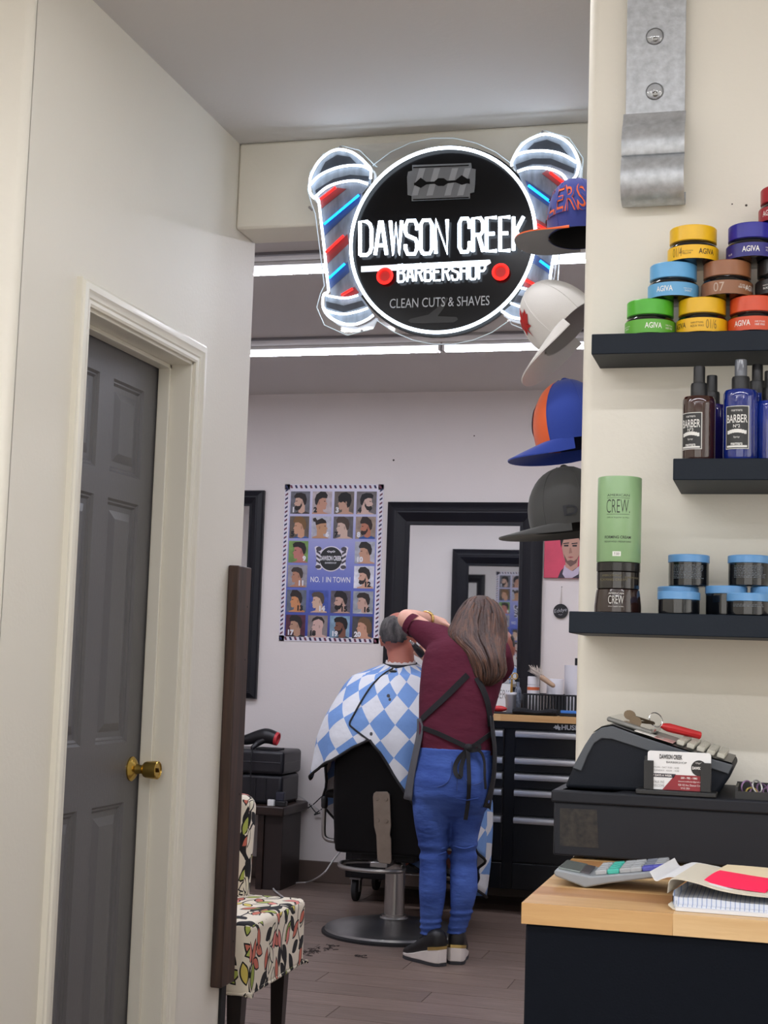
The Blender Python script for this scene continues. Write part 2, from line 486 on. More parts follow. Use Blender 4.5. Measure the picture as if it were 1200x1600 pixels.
led_tube(-2.80, -1.608, YR2, 'LED tube of the farther ceiling row, just below the left pole of the sign', 'ceiling LED tubes', M_led)
led_tube(-1.602, -0.41, YR2, 'LED tube of the farther ceiling row, running towards the white cap', 'ceiling LED tubes', M_led)
led_tube(-0.395, 0.80, YR1, 'LED tube of the nearer ceiling row, right end hidden behind the shelf wall', 'ceiling LED tubes', M_led1)  # row extended out of view to throw more light from the right
led_tube(-0.405, 0.79, YR2, 'LED tube of the farther ceiling row, right end hidden behind the shelf wall', 'ceiling LED tubes', M_led)  # hidden extension of the far row, likewise added for its light
for yy, nm in ((0.95, 'over the counter'), (-0.55, 'just behind the viewer'), (-2.05, 'nearest the shop windows')):
    for i, wh in enumerate(('leftmost', 'second', 'third', 'rightmost')):
        led_tube(-2.75+i*1.2, -1.555+i*1.2, yy, 'front room LED tube, %s piece of the row %s' % (wh, nm), 'front ceiling LED tubes', M_ledf)
led_tube(-2.90, -1.705, 1.62, 'front room LED tube above the left wall corner', 'front ceiling LED tubes', M_ledf)  # extra tube added out of view to lighten the left return wall
led_tube(-1.02, -0.42, 2.80, 'short front room LED tube at the entrance to the barber room', 'front ceiling LED tubes', M_ledf)  # added just out of view so the left wall gets more light
# thin raceway strips that run beside the tube rows
for (yy, lb) in ((5.22, 'thin grey cable raceway beside the nearer LED row'), (6.66, 'thin grey cable raceway beside the farther LED row')):
    b = MB(); b.box(-4.0, 0.8, yy-0.010, yy+0.010, ZC-0.012, ZC-0.0004)
    tag(b.build('cable_raceway', mat('raceway_grey', (120, 116, 118), .5)), lb, 'raceway')

# ================================================================== neon sign on the header
STROKES = {
 'D': [[(0, 0), (0, 1), (.6, 1), (.88, .92), (1, .78), (1, .22), (.88, .08), (.6, 0), (0, 0)]],
 'A': [[(0, 0), (.42, 1), (.58, 1), (1, 0)], [(.16, .28), (.84, .28)]],
 'W': [[(0, 1), (.24, 0), (.5, .92), (.76, 0), (1, 1)]],
 'S': [[(1, .72), (1, .84), (.82, 1), (.18, 1), (0, .84), (0, .66), (.12, .56), (.88, .44), (1, .32), (1, .16), (.82, 0), (.18, 0), (0, .16), (0, .28)]],
 'O': [[(.2, 0), (0, .14), (0, .86), (.2, 1), (.8, 1), (1, .86), (1, .14), (.8, 0), (.2, 0)]],
 'N': [[(0, 0), (0, 1), (1, 0), (1, 1)]],
 'C': [[(1, .70), (1, .86), (.8, 1), (.2, 1), (0, .86), (0, .14), (.2, 0), (.8, 0), (1, .14), (1, .30)]],
 'R': [[(0, 0), (0, 1), (.75, 1), (1, .86), (1, .62), (.75, .5), (0, .5)], [(.55, .5), (1, 0)]],
 'E': [[(1, 1), (0, 1), (0, 0), (1, 0)], [(0, .52), (.8, .52)]],
 'K': [[(0, 0), (0, 1)], [(1, 1), (.06, .46)], [(.28, .58), (1, 0)]],
 'B': [[(0, 0), (0, 1), (.7, 1), (.95, .88), (.95, .64), (.7, .53), (0, .53)], [(.7, .53), (1, .4), (1, .13), (.75, 0), (0, 0)]],
 'H': [[(0, 0), (0, 1)], [(1, 0), (1, 1)], [(0, .5), (1, .5)]],
 'P': [[(0, 0), (0, 1), (.75, 1), (1, .86), (1, .6), (.75, .47), (0, .47)]],
}
SY = 3.975
def S(zx, zy, dy=0.0):
    p = P(460+.4*zx, 180+.4*zy, SY); p.y += dy; return p
sc0 = S(576, 487)
sign = thing('neon_sign', 'round black neon barbershop sign with two glowing barber poles on the header beam', 'neon sign', sc0)
M_acr = clear_mat('acrylic', 0.93)
def frost_mat():
    return mat('acrylic_edge', (214, 226, 232), 0.2)
# acrylic outline traced round disc and poles
cx, cz = sc0.x, sc0.z
RR = (S(935, 487)-S(217, 487)).length/2
acr = []
outline = [(45, 285), (55, 215), (105, 145), (180, 112), (250, 130), (300, 180), (318, 195)]
for q in range(8):
    a = math.radians(133-q*86/7.0); acr.append((576+405*math.cos(a), 487-408*math.sin(a)))
right = [(845, 175), (880, 100), (975, 52), (1070, 80), (1125, 160), (1120, 240), (1080, 300), (1045, 330), (1040, 430), (1030, 560), (1025, 640), (1045, 680), (1030, 760), (980, 815), (890, 830), (845, 812)]
low = []
for q in range(8):
    a = math.radians(-50-q*80/7.0); low.append((576+402*math.cos(a), 487-405*math.sin(a)))
left = [(300, 830), (200, 855), (110, 815), (80, 745), (95, 690), (110, 660), (90, 500), (75, 380), (60, 340)]
poly = [S(*q, dy=0.017) for q in outline+acr+right+low+left]
b = MB(); b.prism(poly, (0, 0.005, 0)); b.build('acrylic_panel', M_acr, sign, smooth=0)
b = MB()
b.tube(poly, 0.0016, 6, closed=True); b.build('acrylic_edge', frost_mat(), sign)
M_disc = mat('sign_black', (9, 9, 11), 0.2, spec=.25)
b = MB(); b.lathe(sc0+Vector((0, 0.0165, 0)), [(0, 0), (RR*1.045, 0), (RR*1.045, 0.006), (0, 0.006)], 72, M=Matrix.Rotation(PI/2, 4, 'X'))
disc = b.build('black_disc', M_disc, sign)
M_nw = emitter('neon_white', (226, 240, 255), NEON)
M_nr = emitter('neon_red', (255, 30, 24), NEON*0.5)
M_nb = emitter('neon_blue', (20, 150, 255), NEON*0.5)
b = MB(); b.tube([sc0+Vector((RR*math.cos(a), -0.004, RR*math.sin(a))) for a in [2*PI*i/96 for i in range(96)]], 0.0050, 10, closed=True)
b.build('neon_ring', M_nw, sign)
def neon(name, pts, m, r=0.0040, k=4, dy=-0.004, par=None):
    b = MB(); b.tube(smoothpath([S(x, y, dy) for x, y in pts], k) if k > 1 else [S(x, y, dy) for x, y in pts], r, 8)
    return b.build(name, m, par or sign)
M_pole = mat('pole_print', (112, 118, 128), 0.5, noise=0.35, nscale=60, stretch=(1, 1, .25))
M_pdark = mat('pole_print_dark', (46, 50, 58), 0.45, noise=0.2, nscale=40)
M_pred = mat('pole_print_red', (120, 40, 42), 0.5); M_pblue = mat('pole_print_blue', (44, 66, 110), 0.5)
M_pgrey = mat('pole_print_light', (120, 128, 138), 0.5, noise=0.3, nscale=50, stretch=(1, 1, .3))
def poly_part(name, pts, m, dy, th=0.003, par=None):
    b = MB(); b.prism([S(x, y, dy) for x, y in pts], (0, th, 0)); return b.build(name, m, par or sign, smooth=0)
# left pole
lp = poly_part('barber_pole', [(78, 325), (130, 282), (190, 262), (245, 258), (288, 270), (262, 300), (262, 320), (225, 400), (205, 480), (210, 560), (240, 660), (262, 700), (200, 716), (140, 708), (132, 640), (118, 520), (104, 400), (95, 332)], M_pole, 0.008)
poly_part('pole_cap', [(62, 275), (66, 240), (95, 185), (140, 145), (180, 136), (225, 146), (260, 170), (285, 196), (300, 214), (296, 268), (245, 258), (190, 262), (130, 282), (78, 322)], M_pgrey, 0.007, par=lp)
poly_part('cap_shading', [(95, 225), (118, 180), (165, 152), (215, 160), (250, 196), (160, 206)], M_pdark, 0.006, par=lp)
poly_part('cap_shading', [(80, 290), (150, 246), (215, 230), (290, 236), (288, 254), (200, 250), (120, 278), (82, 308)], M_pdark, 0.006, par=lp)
poly_part('pole_foot', [(118, 700), (140, 708), (200, 716), (255, 702), (285, 745), (308, 780), (285, 800), (240, 818), (190, 815), (140, 790), (116, 752)], M_pgrey, 0.007, par=lp)
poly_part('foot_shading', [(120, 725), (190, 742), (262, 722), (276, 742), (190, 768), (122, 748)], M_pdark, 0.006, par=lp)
for pts, m in (([(98, 332), (165, 280), (200, 285), (103, 362)], M_pred), ([(108, 425), (258, 302), (250, 340), (113, 470)], M_pblue),
               ([(118, 538), (205, 462), (208, 500), (124, 580)], M_pred), ([(128, 640), (206, 570), (212, 610), (134, 680)], M_pblue), ([(170, 708), (232, 668), (250, 690), (215, 712)], M_pred)):
    poly_part('pole_stripe', pts, m, 0.0065, par=lp)
neon('neon_tube', [(62, 275), (66, 240), (95, 185), (140, 146), (180, 136), (225, 146), (260, 170), (285, 195), (300, 214), (299, 250)], M_nw)
neon('neon_tube', [(62, 275), (100, 237), (160, 209), (220, 198), (270, 201), (299, 215)], M_nw)
neon('neon_tube', [(78, 325), (130, 282), (190, 262), (245, 258), (288, 270)], M_nw)
neon('neon_tube', [(60, 275), (64, 305), (78, 325), (95, 332), (104, 400), (118, 520), (130, 640), (134, 690), (116, 702), (114, 752), (140, 790), (190, 815), (240, 818), (285, 800), (310, 782)], M_nw)
neon('neon_tube', [(118, 700), (140, 708), (200, 716), (250, 705)], M_nw, .0034)
neon('neon_tube', [(115, 752), (130, 766), (190, 778), (250, 768), (288, 755)], M_nw, .0034)
for pts in ([(102, 330), (163, 283)], [(123, 538), (194, 472)], [(186, 704), (229, 679)]): neon('neon_red_tube', pts, M_nr, .0040, 1)
for pts in ([(117, 428), (254, 313)], [(137, 638), (199, 581)]): neon('neon_blue_tube', pts, M_nb, .0040, 1)
# right pole
rp = poly_part('barber_pole', [(872, 222), (920, 208), (990, 210), (1045, 232), (1070, 268), (1050, 300), (1040, 430), (1010, 560), (1000, 655), (940, 684), (885, 676), (905, 640), (935, 560), (945, 480), (930, 380), (895, 280)], M_pole, 0.008)
poly_part('pole_cap', [(850, 190), (862, 160), (880, 130), (920, 96), (980, 76), (1040, 90), (1080, 120), (1105, 165), (1110, 200), (1100, 240), (1070, 268), (1045, 232), (990, 210), (920, 208), (872, 222)], M_pgrey, 0.007, par=rp)
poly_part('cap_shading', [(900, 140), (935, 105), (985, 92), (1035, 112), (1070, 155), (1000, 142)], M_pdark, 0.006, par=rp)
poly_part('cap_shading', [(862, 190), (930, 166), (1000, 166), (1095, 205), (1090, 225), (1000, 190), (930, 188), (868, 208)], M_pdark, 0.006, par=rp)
poly_part('pole_foot', [(885, 676), (940, 684), (1000, 660), (1012, 700), (990, 750), (950, 785), (900, 796), (850, 790), (812, 766), (850, 735)], M_pgrey, 0.007, par=rp)
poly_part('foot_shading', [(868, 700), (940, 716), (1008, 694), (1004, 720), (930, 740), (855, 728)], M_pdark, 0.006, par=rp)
for pts, m in (([(985, 212), (1070, 262), (1062, 300), (965, 225)], M_pred), ([(900, 250), (1040, 340), (1040, 390), (915, 300)], M_pblue), ([(940, 400), (1030, 450), (1025, 490), (945, 445)], M_pred),
               ([(938, 540), (1010, 590), (1006, 625), (930, 575)], M_pblue), ([(905, 630), (960, 668), (940, 684), (892, 664)], M_pred)):
    poly_part('pole_stripe', pts, m, 0.0065, par=rp)
neon('neon_tube', [(850, 200), (852, 180), (880, 130), (920, 96), (980, 76), (1040, 90), (1080, 120), (1105, 165), (1110, 200), (1100, 240), (1070, 268)], M_nw)
neon('neon_tube', [(852, 180), (870, 157), (920, 143), (990, 142), (1050, 156), (1102, 186)], M_nw)
neon('neon_tube', [(872, 222), (920, 208), (990, 210), (1045, 232), (1070, 268)], M_nw)
neon('neon_tube', [(1050, 290), (1040, 430), (1012, 560), (1000, 640), (1006, 660), (1015, 682), (1005, 730), (975, 770), (950, 785), (900, 796), (850, 790), (810, 766)], M_nw)
neon('neon_tube', [(885, 676), (940, 684), (1000, 662)], M_nw, .0034)
neon('neon_tube', [(845, 735), (900, 752), (970, 740), (1005, 722)], M_nw, .0034)
for pts in ([(1000, 225), (1058, 270)], [(950, 430), (1030, 475)], [(905, 646), (945, 666)]): neon('neon_red_tube', pts, M_nr, .0040, 1)
for pts in ([(915, 276), (1030, 362)], [(960, 570), (1000, 600)]): neon('neon_blue_tube', pts, M_nb, .0040, 1)
# razor blade emblem
M_bl = mat('blade_grey', (112, 114, 118), 0.5); M_bl2 = mat('blade_grey_light', (150, 152, 156), .5)
bl = poly_part('razor_blade', [(458, 192), (688, 184), (690, 205), (706, 208), (704, 262), (700, 298), (684, 302), (684, 322), (456, 332), (456, 312), (440, 308), (438, 240), (442, 218), (458, 214)], M_bl, 0.006)
for x in (462, 520, 590, 640): poly_part('blade_glint', [(x+24, 205), (x+48, 204), (x+18, 310), (x-6, 312)], M_bl2, 0.0052, .001, bl)
poly_part('blade_slot', [(466, 262), (470, 262), (492, 242), (514, 258), (545, 257), (560, 244), (582, 244), (596, 254), (628, 252), (652, 232), (674, 246), (684, 246), (684, 266), (674, 264), (652, 270), (628, 260), (596, 264), (582, 274), (560, 274), (545, 266), (514, 268), (492, 282), (470, 272), (466, 272)], M_disc, 0.0045, .001, bl)
for z in (196, 322): poly_part('blade_edge_line', [(462, z+4), (680, z-5), (680, z-1), (462, z+8)], M_disc, 0.0045, .001, bl)
# neon words
def neon_word(word, x0, x1, yb0, yb1, hgt, r, gap, name):
    n = len(word); tw = (x1-x0); cw = tw/(n*(1+gap)-gap)
    for i, ch in enumerate(word):
        if ch == ' ': continue
        xa = x0+i*cw*(1+gap); yb = yb0+(yb1-yb0)*(xa-x0)/tw; sl = (yb1-yb0)/tw
        b = MB()
        for st in STROKES[ch]:
            b.tube([S(xa+u*cw, yb+sl*u*cw-v*hgt, -0.004) for u, v in st], r, 8)
        b.build(name, M_nw, sign, smooth=60)
M_sh = mat('letter_back', (70, 80, 96), 0.5)
neon_word('DAWSON', 258, 598, 548, 540, 130, 0.0056, 0.34, 'neon_letter')
neon_word('CREEK', 646, 896, 536, 528, 130, 0.0056, 0.34, 'neon_letter')
neon_word('BARBERSHOP', 406, 746, 652, 640, 66, 0.0034, 0.42, 'neon_letter')
poly_part('banner', [(258, 588), (762, 562), (766, 574), (748, 586), (258, 610)], mat('banner_white', (232, 236, 240), .5, emit=(226, 240, 255), estr=0.6), 0.006)
for (x, y) in ((354, 629), (806, 613)):
    c = S(x, y, 0.0); b = MB()
    b.tube([c+Vector((0.0205*math.cos(a), -0.003, 0.0205*math.sin(a))) for a in [2*PI*i/32 for i in range(32)]], .0042, 8, closed=True)
    dot = b.build('neon_red_dot', M_nr, sign)
    b = MB(); b.lathe(c+Vector((0, .004, 0)), [(0, 0), (.018, 0), (.018, .003), (0, .003)], 28, M=Matrix.Rotation(PI/2, 4, 'X'))
    b.build('dot_face', mat('dot_red', (150, 40, 40), .5, emit=(255, 40, 30), estr=.12), dot)
b = MB(); pf = plane_fn(S(563, 727, 0.0078)); sw = (S(758, 727)-S(368, 727)).x
put_text(b, 'CLEAN CUTS & SHAVES', pf, sw, 0.0275, bold=.0); b.build('sign_lettering', mat('sign_letter_grey', (176, 178, 182), .5), sign, smooth=0)
poly_part('straight_razor', [(440, 800), (450, 792), (520, 776), (560, 745), (590, 708), (598, 712), (580, 750), (556, 782), (630, 785), (636, 795), (620, 806), (500, 810), (450, 808)], mat('razor_dark', (20, 20, 22), .3), 0.0094, .0007)
# wiring and stand-offs
for (x, y) in ((57, 358), (178, 122), (968, 62), (255, 834), (835, 800)):
    c = S(x, y, 0.008); b = MB(); b.lathe(c, [(0.004, -.004), (0.004, 0.02)], 12, M=Matrix.Rotation(-PI/2, 4, 'X')); b.build('standoff_screw', M_chrome, sign)
b = MB(); b.tube(smoothpath([S(x, y, 0.018) for x, y in ((205, 470), (300, 505), (420, 512), (552, 512), (700, 500), (900, 470))]), .0012, 6); b.build('sign_wire', mat('wire_grey', (90, 92, 96), .5), sign)

# ================================================================== galvanised bracket on the shelf wall
M_galv = mat('galvanised_steel', (186, 190, 194), 0.45, 0.55, noise=0.16, nscale=70, bump=0.05, bscale=120)
bx0, bx1 = -0.283, -0.176
br = thing('steel_bracket', 'galvanised steel strap bracket with curled lower end high on the cream wall', 'bracket', (-0.23, YS, 2.1))
b = MB(); b.box(bx0, bx1, YS-0.022, YS-0.019, 2.235, 2.79)
b.box(bx0, bx1, YS-0.019, YS, 2.70, 2.79)
b.build('strap', M_galv, br, bevel=0.0008, bseg=1)
pr = [(0.0235, 2.268), (0.026, 2.262), (0.034, 2.245), (0.044, 2.235), (0.052, 2.215), (0.054, 2.196), (0.049, 2.184), (0.044, 2.181), (0.052, 2.172), (0.060, 2.155), (0.062, 2.138), (0.056, 2.118), (0.044, 2.104), (0.028, 2.098), (0.012, 2.100), (0.003, 2.108), (0.0015, 2.125)]
b = MB(); th = 0.0025
x0, x1 = bx0-0.003, bx1+0.002
outer = [Vector((0, YS-a, z)) for a, z in pr]
inner = []
for i in range(len(pr)):
    t = outer[min(i+1, len(pr)-1)]-outer[max(i-1, 0)]; n = Vector((0, -t.z, t.y)).normalized()
    inner.append(outer[i]-n*th if n.y < 0 or True else outer[i])
rings = [[Vector((x, p.y, p.z)) for p in outer+inner[::-1]] for x in (x0, x1)]
b.loft(rings)
b.build('curled_hook', M_galv, br, smooth=50)
for py in (57, 143):
    c = P(1023, py, YS-0.022)
    b = MB(); b.ellipsoid(c, 0.0165, 0.008, 0.0165, 20, 12); bub = b.build('clear_bumper', clear_mat('clear_bumper', 0.82), br)
    b = MB(); b.lathe(c+Vector((0.001, 0, -0.005)), [(0.005, 0), (0.005, 0.004), (0.0028, 0.006), (0.0024, .003)], 14, M=Matrix.Rotation(PI/2, 4, 'X'))
    b.build('screw', mat('screw_steel', (90, 86, 80), .4, .9), bub)

# ================================================================== floating shelves
M_shelf = mat('shelf_slate', (20, 29, 40), 0.5, spec=.2, noise=0.06, nscale=8, bump=0.03, bscale=200)
def shelf(x0, zt, x1, label, th=0.036, dep=0.2):
    t = thing('floating_shelf', label, 'shelf', ((x0+x1)/2, YS, zt-th), 'floating shelves on the cream wall')
    b = MB(); b.box(x0, x1, YS-dep, YS-0.0005, zt-th, zt); b.build('board', M_shelf, t, bevel=0.0015)
    return t
Z1, Z2, Z3 = P(924, 522, YS-.125).z, 1.608, 1.352
shelf(-0.324, Z1, 0.42, 'topmost dark slate shelf holding the colourful stacked hair wax jars', dep=0.125)
shelf(-0.176, Z2, 0.42, 'middle dark slate shelf, the shortest in view, holding spray bottles')
shelf(-0.343, Z3, 0.42, 'lowest dark slate shelf holding the green tube and blue-lidded jars')

# ------------------------------------------------------------------ hair wax jars
YJ = 2.58
def px_x(px, py, Y): return P(px, py, Y).x
JH = 0.0645
def wax_jar(px, row, colr, lidc, label, brand_ang, words, numeral=None, dark=False, ink=(236, 236, 230)):
    z = Z1 + row*JH + 0.0003
    x = px_x(px, 520-row*57-25, YJ)
    t = thing('hair_wax_jar', label, 'jar', (x, YJ, z), 'hair wax jars stacked on the top shelf')
    mb_ = mat('jar_body_black', (16, 17, 19), 0.12, coat=.4)
    b = MB(); b.lathe((x, YJ, z), [(0.030, 0), (0.034, 0.0015), (0.0425, 0.0022), (0.0437, 0.0035), (0.0435, 0.0265), (0.0418, 0.031), (0.0372, 0.036), (0.0372, 0.039)], 44); b.build('body', mb_, t)
    key = 'jar_%d_%d_%d' % colr
    b = MB(); b.lathe((x, YJ, z), [(0.0442, 0.0030), (0.0442, 0.0270)], 44, cap=False)
    lab = b.build('label_band', mat(key, colr, 0.35), t)
    b = MB(); b.lathe((x, YJ, z), [(0.036, 0.0365), (0.0402, 0.0372), (0.0408, 0.038), (0.0408, 0.0625), (0.0398, 0.0639), (0.036, JH)], 44)
    b.build('lid', mat('lid_%d_%d_%d' % lidc, lidc, 0.3, noise=.03, nscale=60), t)
    b = MB(); f = cyl_fn(x, YJ, z+0.0152, 0.0445, brand_ang)
    put_text(b, 'AGIVA', f, 0.030, 0.0100, 0, 0.0005, bold=0.012)
    for du, dv, s, w_, h_ in words:
        put_text(b, s, f, w_, h_, du*1.2, dv-.001)
    b.build('label_lettering', mat('ink_%d_%d_%d' % ink, ink, .5), lab, smooth=0)
    if numeral:
        f2 = cyl_fn(x, YJ, z+0.0155, 0.0445, numeral[1]); b = MB()
        put_text(b, numeral[0], f2, 0.019, 0.016); f3 = cyl_fn(x, YJ, z+0.0155, 0.0447, numeral[1])
        b.build('label_numeral', mat('num_%d_%d_%d' % ink, tuple(int(a*.55+c*.45) for a, c in zip(ink, colr)), .5), lab, smooth=0)
    return t
W1 = [(.026, .003, 'HAIR STYLING', .017, .0028), (.026, -.002, 'HAIR WAX', .017, .004)]
wax_jar(1016, 0, (92, 170, 52), (76, 176, 44), 'green hair wax jar at the left end of the bottom jar row', 0.22, W1+[(-.046, -.001, 'GREEN', .012, .003), (-.046, .003, 'HAIR STYLING', .018, .002)])
wax_jar(1097, 0, (232, 180, 22), (226, 178, 20), 'yellow hair wax jar in the bottom row between green and orange jars', -0.95, [(.030, .004, 'HAIR STYLING', .022, .003), (.030, -.002, 'AQUA WAX', .024, .0045)], ('01/6', 0.42), ink=(60, 44, 16))
wax_jar(1178, 0, (208, 74, 36), (212, 76, 40), 'orange hair wax jar in the bottom row beside the yellow one', -0.45, W1+[(.052, -.002, 'ORANGE', .016, .0035)])
wax_jar(1052, 1, (100, 168, 216), (98, 170, 222), 'light blue hair wax jar, leftmost in the middle jar row', -0.28, [(.036, .002, 'HAIR STYLING', .018, .002), (.036, -.002, 'SHINY', .014, .0035)])
wax_jar(1136, 1, (140, 92, 60), (148, 96, 62), 'brown hair wax jar in the middle jar row', 1.15, [(-.018, .001, 'HAIR WAX', .016, .004), (-.018, .005, 'STYLING', .011, .0025)], ('07', -0.28))
wax_jar(1221, 1, (26, 26, 28), (22, 23, 25), 'black hair wax jar at the right picture edge in the middle jar row', 0.5, [(-.040, -.002, 'BLACK', .014, .0035), (-.040, .003, 'HAIR STYLING', .016, .002)])
wax_jar(1083, 2, (240, 188, 20), (238, 188, 18), 'yellow hair wax jar on top of the light blue and brown jars', 0.62, [(-.030, .002, 'HAIR STYLING', .022, .002), (-.030, -.002, 'YELLOW', .016, .0035)], ('01/4', -0.6), ink=(60, 44, 16))
wax_jar(1175, 2, (38, 34, 122), (30, 26, 150), 'dark blue hair wax jar in the top row beside the yellow one', -0.02, [(.030, .004, 'HAIR STYLING', .020, .0025), (.030, -.001, 'AQUA WAX', .020, .004), (-.034, -.004, 'BLUE', .010, .003)])
wax_jar(1226, 3, (164, 32, 48), (170, 30, 44), 'red hair wax jar topmost at the right picture edge', -0.62, W1)

# ------------------------------------------------------------------ spray bottles on the middle shelf
def spray_bottle(px, Y, r, hgt, colr, label, lang=0.0, lab=True, cap_clear=False, clearcap=None, num='Nº2'):
    x = px_x(px, 650, Y); z = Z2
    t = thing('spray_bottle', label, 'bottle', (x, Y, z), 'barber spray bottles on the middle shelf')
    m = mat('liquid_%d_%d_%d' % colr, colr, 0.08, noise=0.25, nscale=14, coat=.6, spec=.6)
    bt = MB(); bt.lathe((x, Y, z), [(r*.8, 0), (r*.96, 0.002), (r, 0.006), (r, hgt-0.014), (r*.99, hgt-0.006), (r*.9, hgt-0.001), (r*.5, hgt), (r*.42, hgt+0.004)], 36); bt.build('body', m, t)
    b = MB(); b.lathe((x, Y, z+hgt), [(r*.52, 0.0005), (r*.52, 0.020), (r*.48, 0.023), (r*.30, 0.024)], 24); b.build('pump_collar', M_black, t)
    b = MB(); b.lathe((x, Y, z+hgt+.0235), [(r*.36, 0.0), (r*.35, 0.027), (r*.33, 0.0285), (r*.2, .029)], 24)
    b.build('spray_cap', mat('clear_cap', (96, 100, 108), .15, spec=.7) if clearcap else M_black, t)
    if lab:
        a0 = lang; hw = r*0.72; y0, y1 = 0.018, hgt-0.030
        def fn(off): 
            g = cyl_fn(x, Y, z, r+off, a0); return g
        def patch(b_, u0, u1, v0, v1, off, mi=0):
            g = fn(off); n = 10
            b_.add([g(u0+(u1-u0)*i/n, v) for v in (v0, v1) for i in range(n+1)], [(i, i+1, n+2+i, n+1+i) for i in range(n)], mi)
        b = MB(); patch(b, -hw, hw, y0, y1, 0.0006); lb = b.build('label', mat('bottle_label_white', (214, 214, 210), .5), t)
        b = MB(); patch(b, -hw+.0012, hw-.0012, y0+.0012, y1-.0012, 0.0010); b.build('label_face', mat('bottle_label', (44, 45, 46), .5), lb)
        b = MB(); g = fn(0.0014); H_ = y1-y0; mid = y0+H_/2
        put_text(b, 'BARBER', g, hw*1.72, 0.0135, 0, y0+H_*.70, bold=.01)
        put_text(b, 'marmara', g, hw*.9, 0.003, 0, y0+H_*.89)
        put_text(b, num, g, hw*.55, 0.0052, 0, y0+H_*.53, bold=.01)
        for q in range(8):
            u0 = -hw*.8+q*hw*.2; z_ = y0+H_*.335+0.003*math.sin(PI*(q+.5)/8); b.add([g(u0, z_), g(u0+hw*.2, z_), g(u0+hw*.2, z_+.006), g(u0, z_+.006)], [(0, 1, 2, 3)])
        put_text(b, 'Spray', g, hw*.5, 0.004, 0, y0+H_*.27)
        put_text(b, 'marmara', g, hw*.95, 0.0038, 0, y0+H_*.115, bold=.02)
        patch(b, -hw*.85, hw*.85, y0+H_*.035, y0+H_*.08, 0.0014)
        b.build('label_print', mat('print_white', (224, 224, 220), .5), lb, smooth=0)
    return t
spray_bottle(1092, 2.495, 0.0272, 0.110, (50, 22, 16), 'dark amber spray bottle with black label, leftmost on the middle shelf', -0.45, num='Nº3')
spray_bottle(1157, 2.495, 0.0285, 0.120, (12, 36, 118), 'blue spray bottle with black label and clear cap at the front', -0.18, clearcap=True)
spray_bottle(1112, 2.585, 0.0262, 0.112, (36, 30, 110), 'violet-blue bottle standing behind the amber bottle', lab=False)
spray_bottle(1183, 2.575, 0.0262, 0.128, (14, 40, 124), 'blue bottle standing behind the labelled blue bottle', lab=False)
spray_bottle(1203, 2.515, 0.0262, 0.104, (16, 44, 136), 'blue bottle at the right picture edge of the middle shelf', 0.9, lab=False)

# ------------------------------------------------------------------ grooming tins on the lowest shelf
YC = 2.515
xc = px_x(967, 850, YC)
t = thing('grooming_jar', 'dark brown jar with white lettering under the green tube, standing on the shelf', 'jar', (xc, YC, Z3))
M_br = mat('brown_jar', (40, 22, 20), .14, coat=.5)
b = MB(); b.lathe((xc, YC, Z3), [(0.037, 0), (0.0395, 0.002), (0.0395, 0.012), (0.0375, 0.032), (0.0362, 0.0395), (0.034, 0.0405)], 40); b.build('body', M_br, t)
b = MB(); f = cyl_fn(xc, YC, Z3+.019, 0.0405, 0.02)
put_text(b, 'AMERICAN', f, .026, .003, 0, .0135); put_text(b, 'CREW', f, .026, .0135, 0, .003, bold=-.01); put_text(b, 'Official Supplier to Men', f, .026, .002, 0, -.0085)
b.build('jar_lettering', mat('print_white', (224, 224, 220)), t, smooth=0)
z = Z3+0.0407
t = thing('grooming_jar', 'glossy black jar sandwiched between brown jar and green tube', 'jar', (xc, YC, z))
b = MB(); b.lathe((xc, YC, z), [(0.034, 0), (0.0358, 0.001), (0.0362, 0.028), (0.0350, 0.0295)], 40); b.build('body', mat('jar_black_gloss', (20, 16, 15), .1, coat=.5), t)
b = MB(); b.lathe((xc, YC, z), [(0.0350, 0.0297), (0.0368, 0.0302), (0.0368, 0.0440), (0.035, 0.0452)], 40); b.build('lid', mat('jar_black_lid', (24, 22, 22), .2), t)
b = MB(); f = cyl_fn(xc, YC, z+.015, 0.0368, 0.0)
put_text(b, 'FORMING CREAM', f, .05, .004, -.006, 0); put_text(b, 'MEDIUM HOLD', f, .03, .003, .03, .004); put_text(b, 'AMERICAN CREW', f, .036, .003, -.008, .007)
b.build('jar_lettering', mat('print_gold', (116, 108, 80)), t, smooth=0)
z += 0.0454
t = thing('grooming_tube', 'tall pale green cardboard tube of forming cream on two dark jars', 'tube box', (xc, YC, z))
M_gt = mat('tube_green', (142, 178, 132), .28, noise=.02, nscale=30)
b = MB(); b.lathe((xc, YC, z), [(0.0365, 0), (0.0372, 0.001), (0.0372, 0.1435), (0.0366, 0.145), (0.030, 0.1452)], 48); b.build('body', M_gt, t)
b = MB(); f = cyl_fn(xc, YC, z+.075, 0.0374, 0.04)
put_text(b, 'AMERICAN', f, .039, .004, 0, .037); put_text(b, 'CREW.', f, .041, .023, 0, .0185, bold=-.012)
put_text(b, 'Official Supplier to Men', f, .039, .0028, 0, -.001); put_text(b, 'FORMING CREAM', f, .046, .0048, 0, -.034, bold=.018); put_text(b, 'MEDIUM HOLD / MEDIUM SHINE', f, .047, .0028, 0, -.0415)
for v in (.032, .0045): b.add([f(-.02+.04*i/8, v+q) for q in (0, .0006) for i in range(9)], [(i, i+1, 10+i, 9+i) for i in range(8)])
b.build('tube_lettering', mat('print_dark', (38, 44, 38)), t, smooth=0)
b = MB(); b.add([f(-.008+.014*i/6, -.066+q) for q in (0, .008) for i in range(7)], [(i, i+1, 8+i, 7+i) for i in range(6)])
st = b.build('price_sticker', mat('sticker_white', (226, 228, 222)), t)
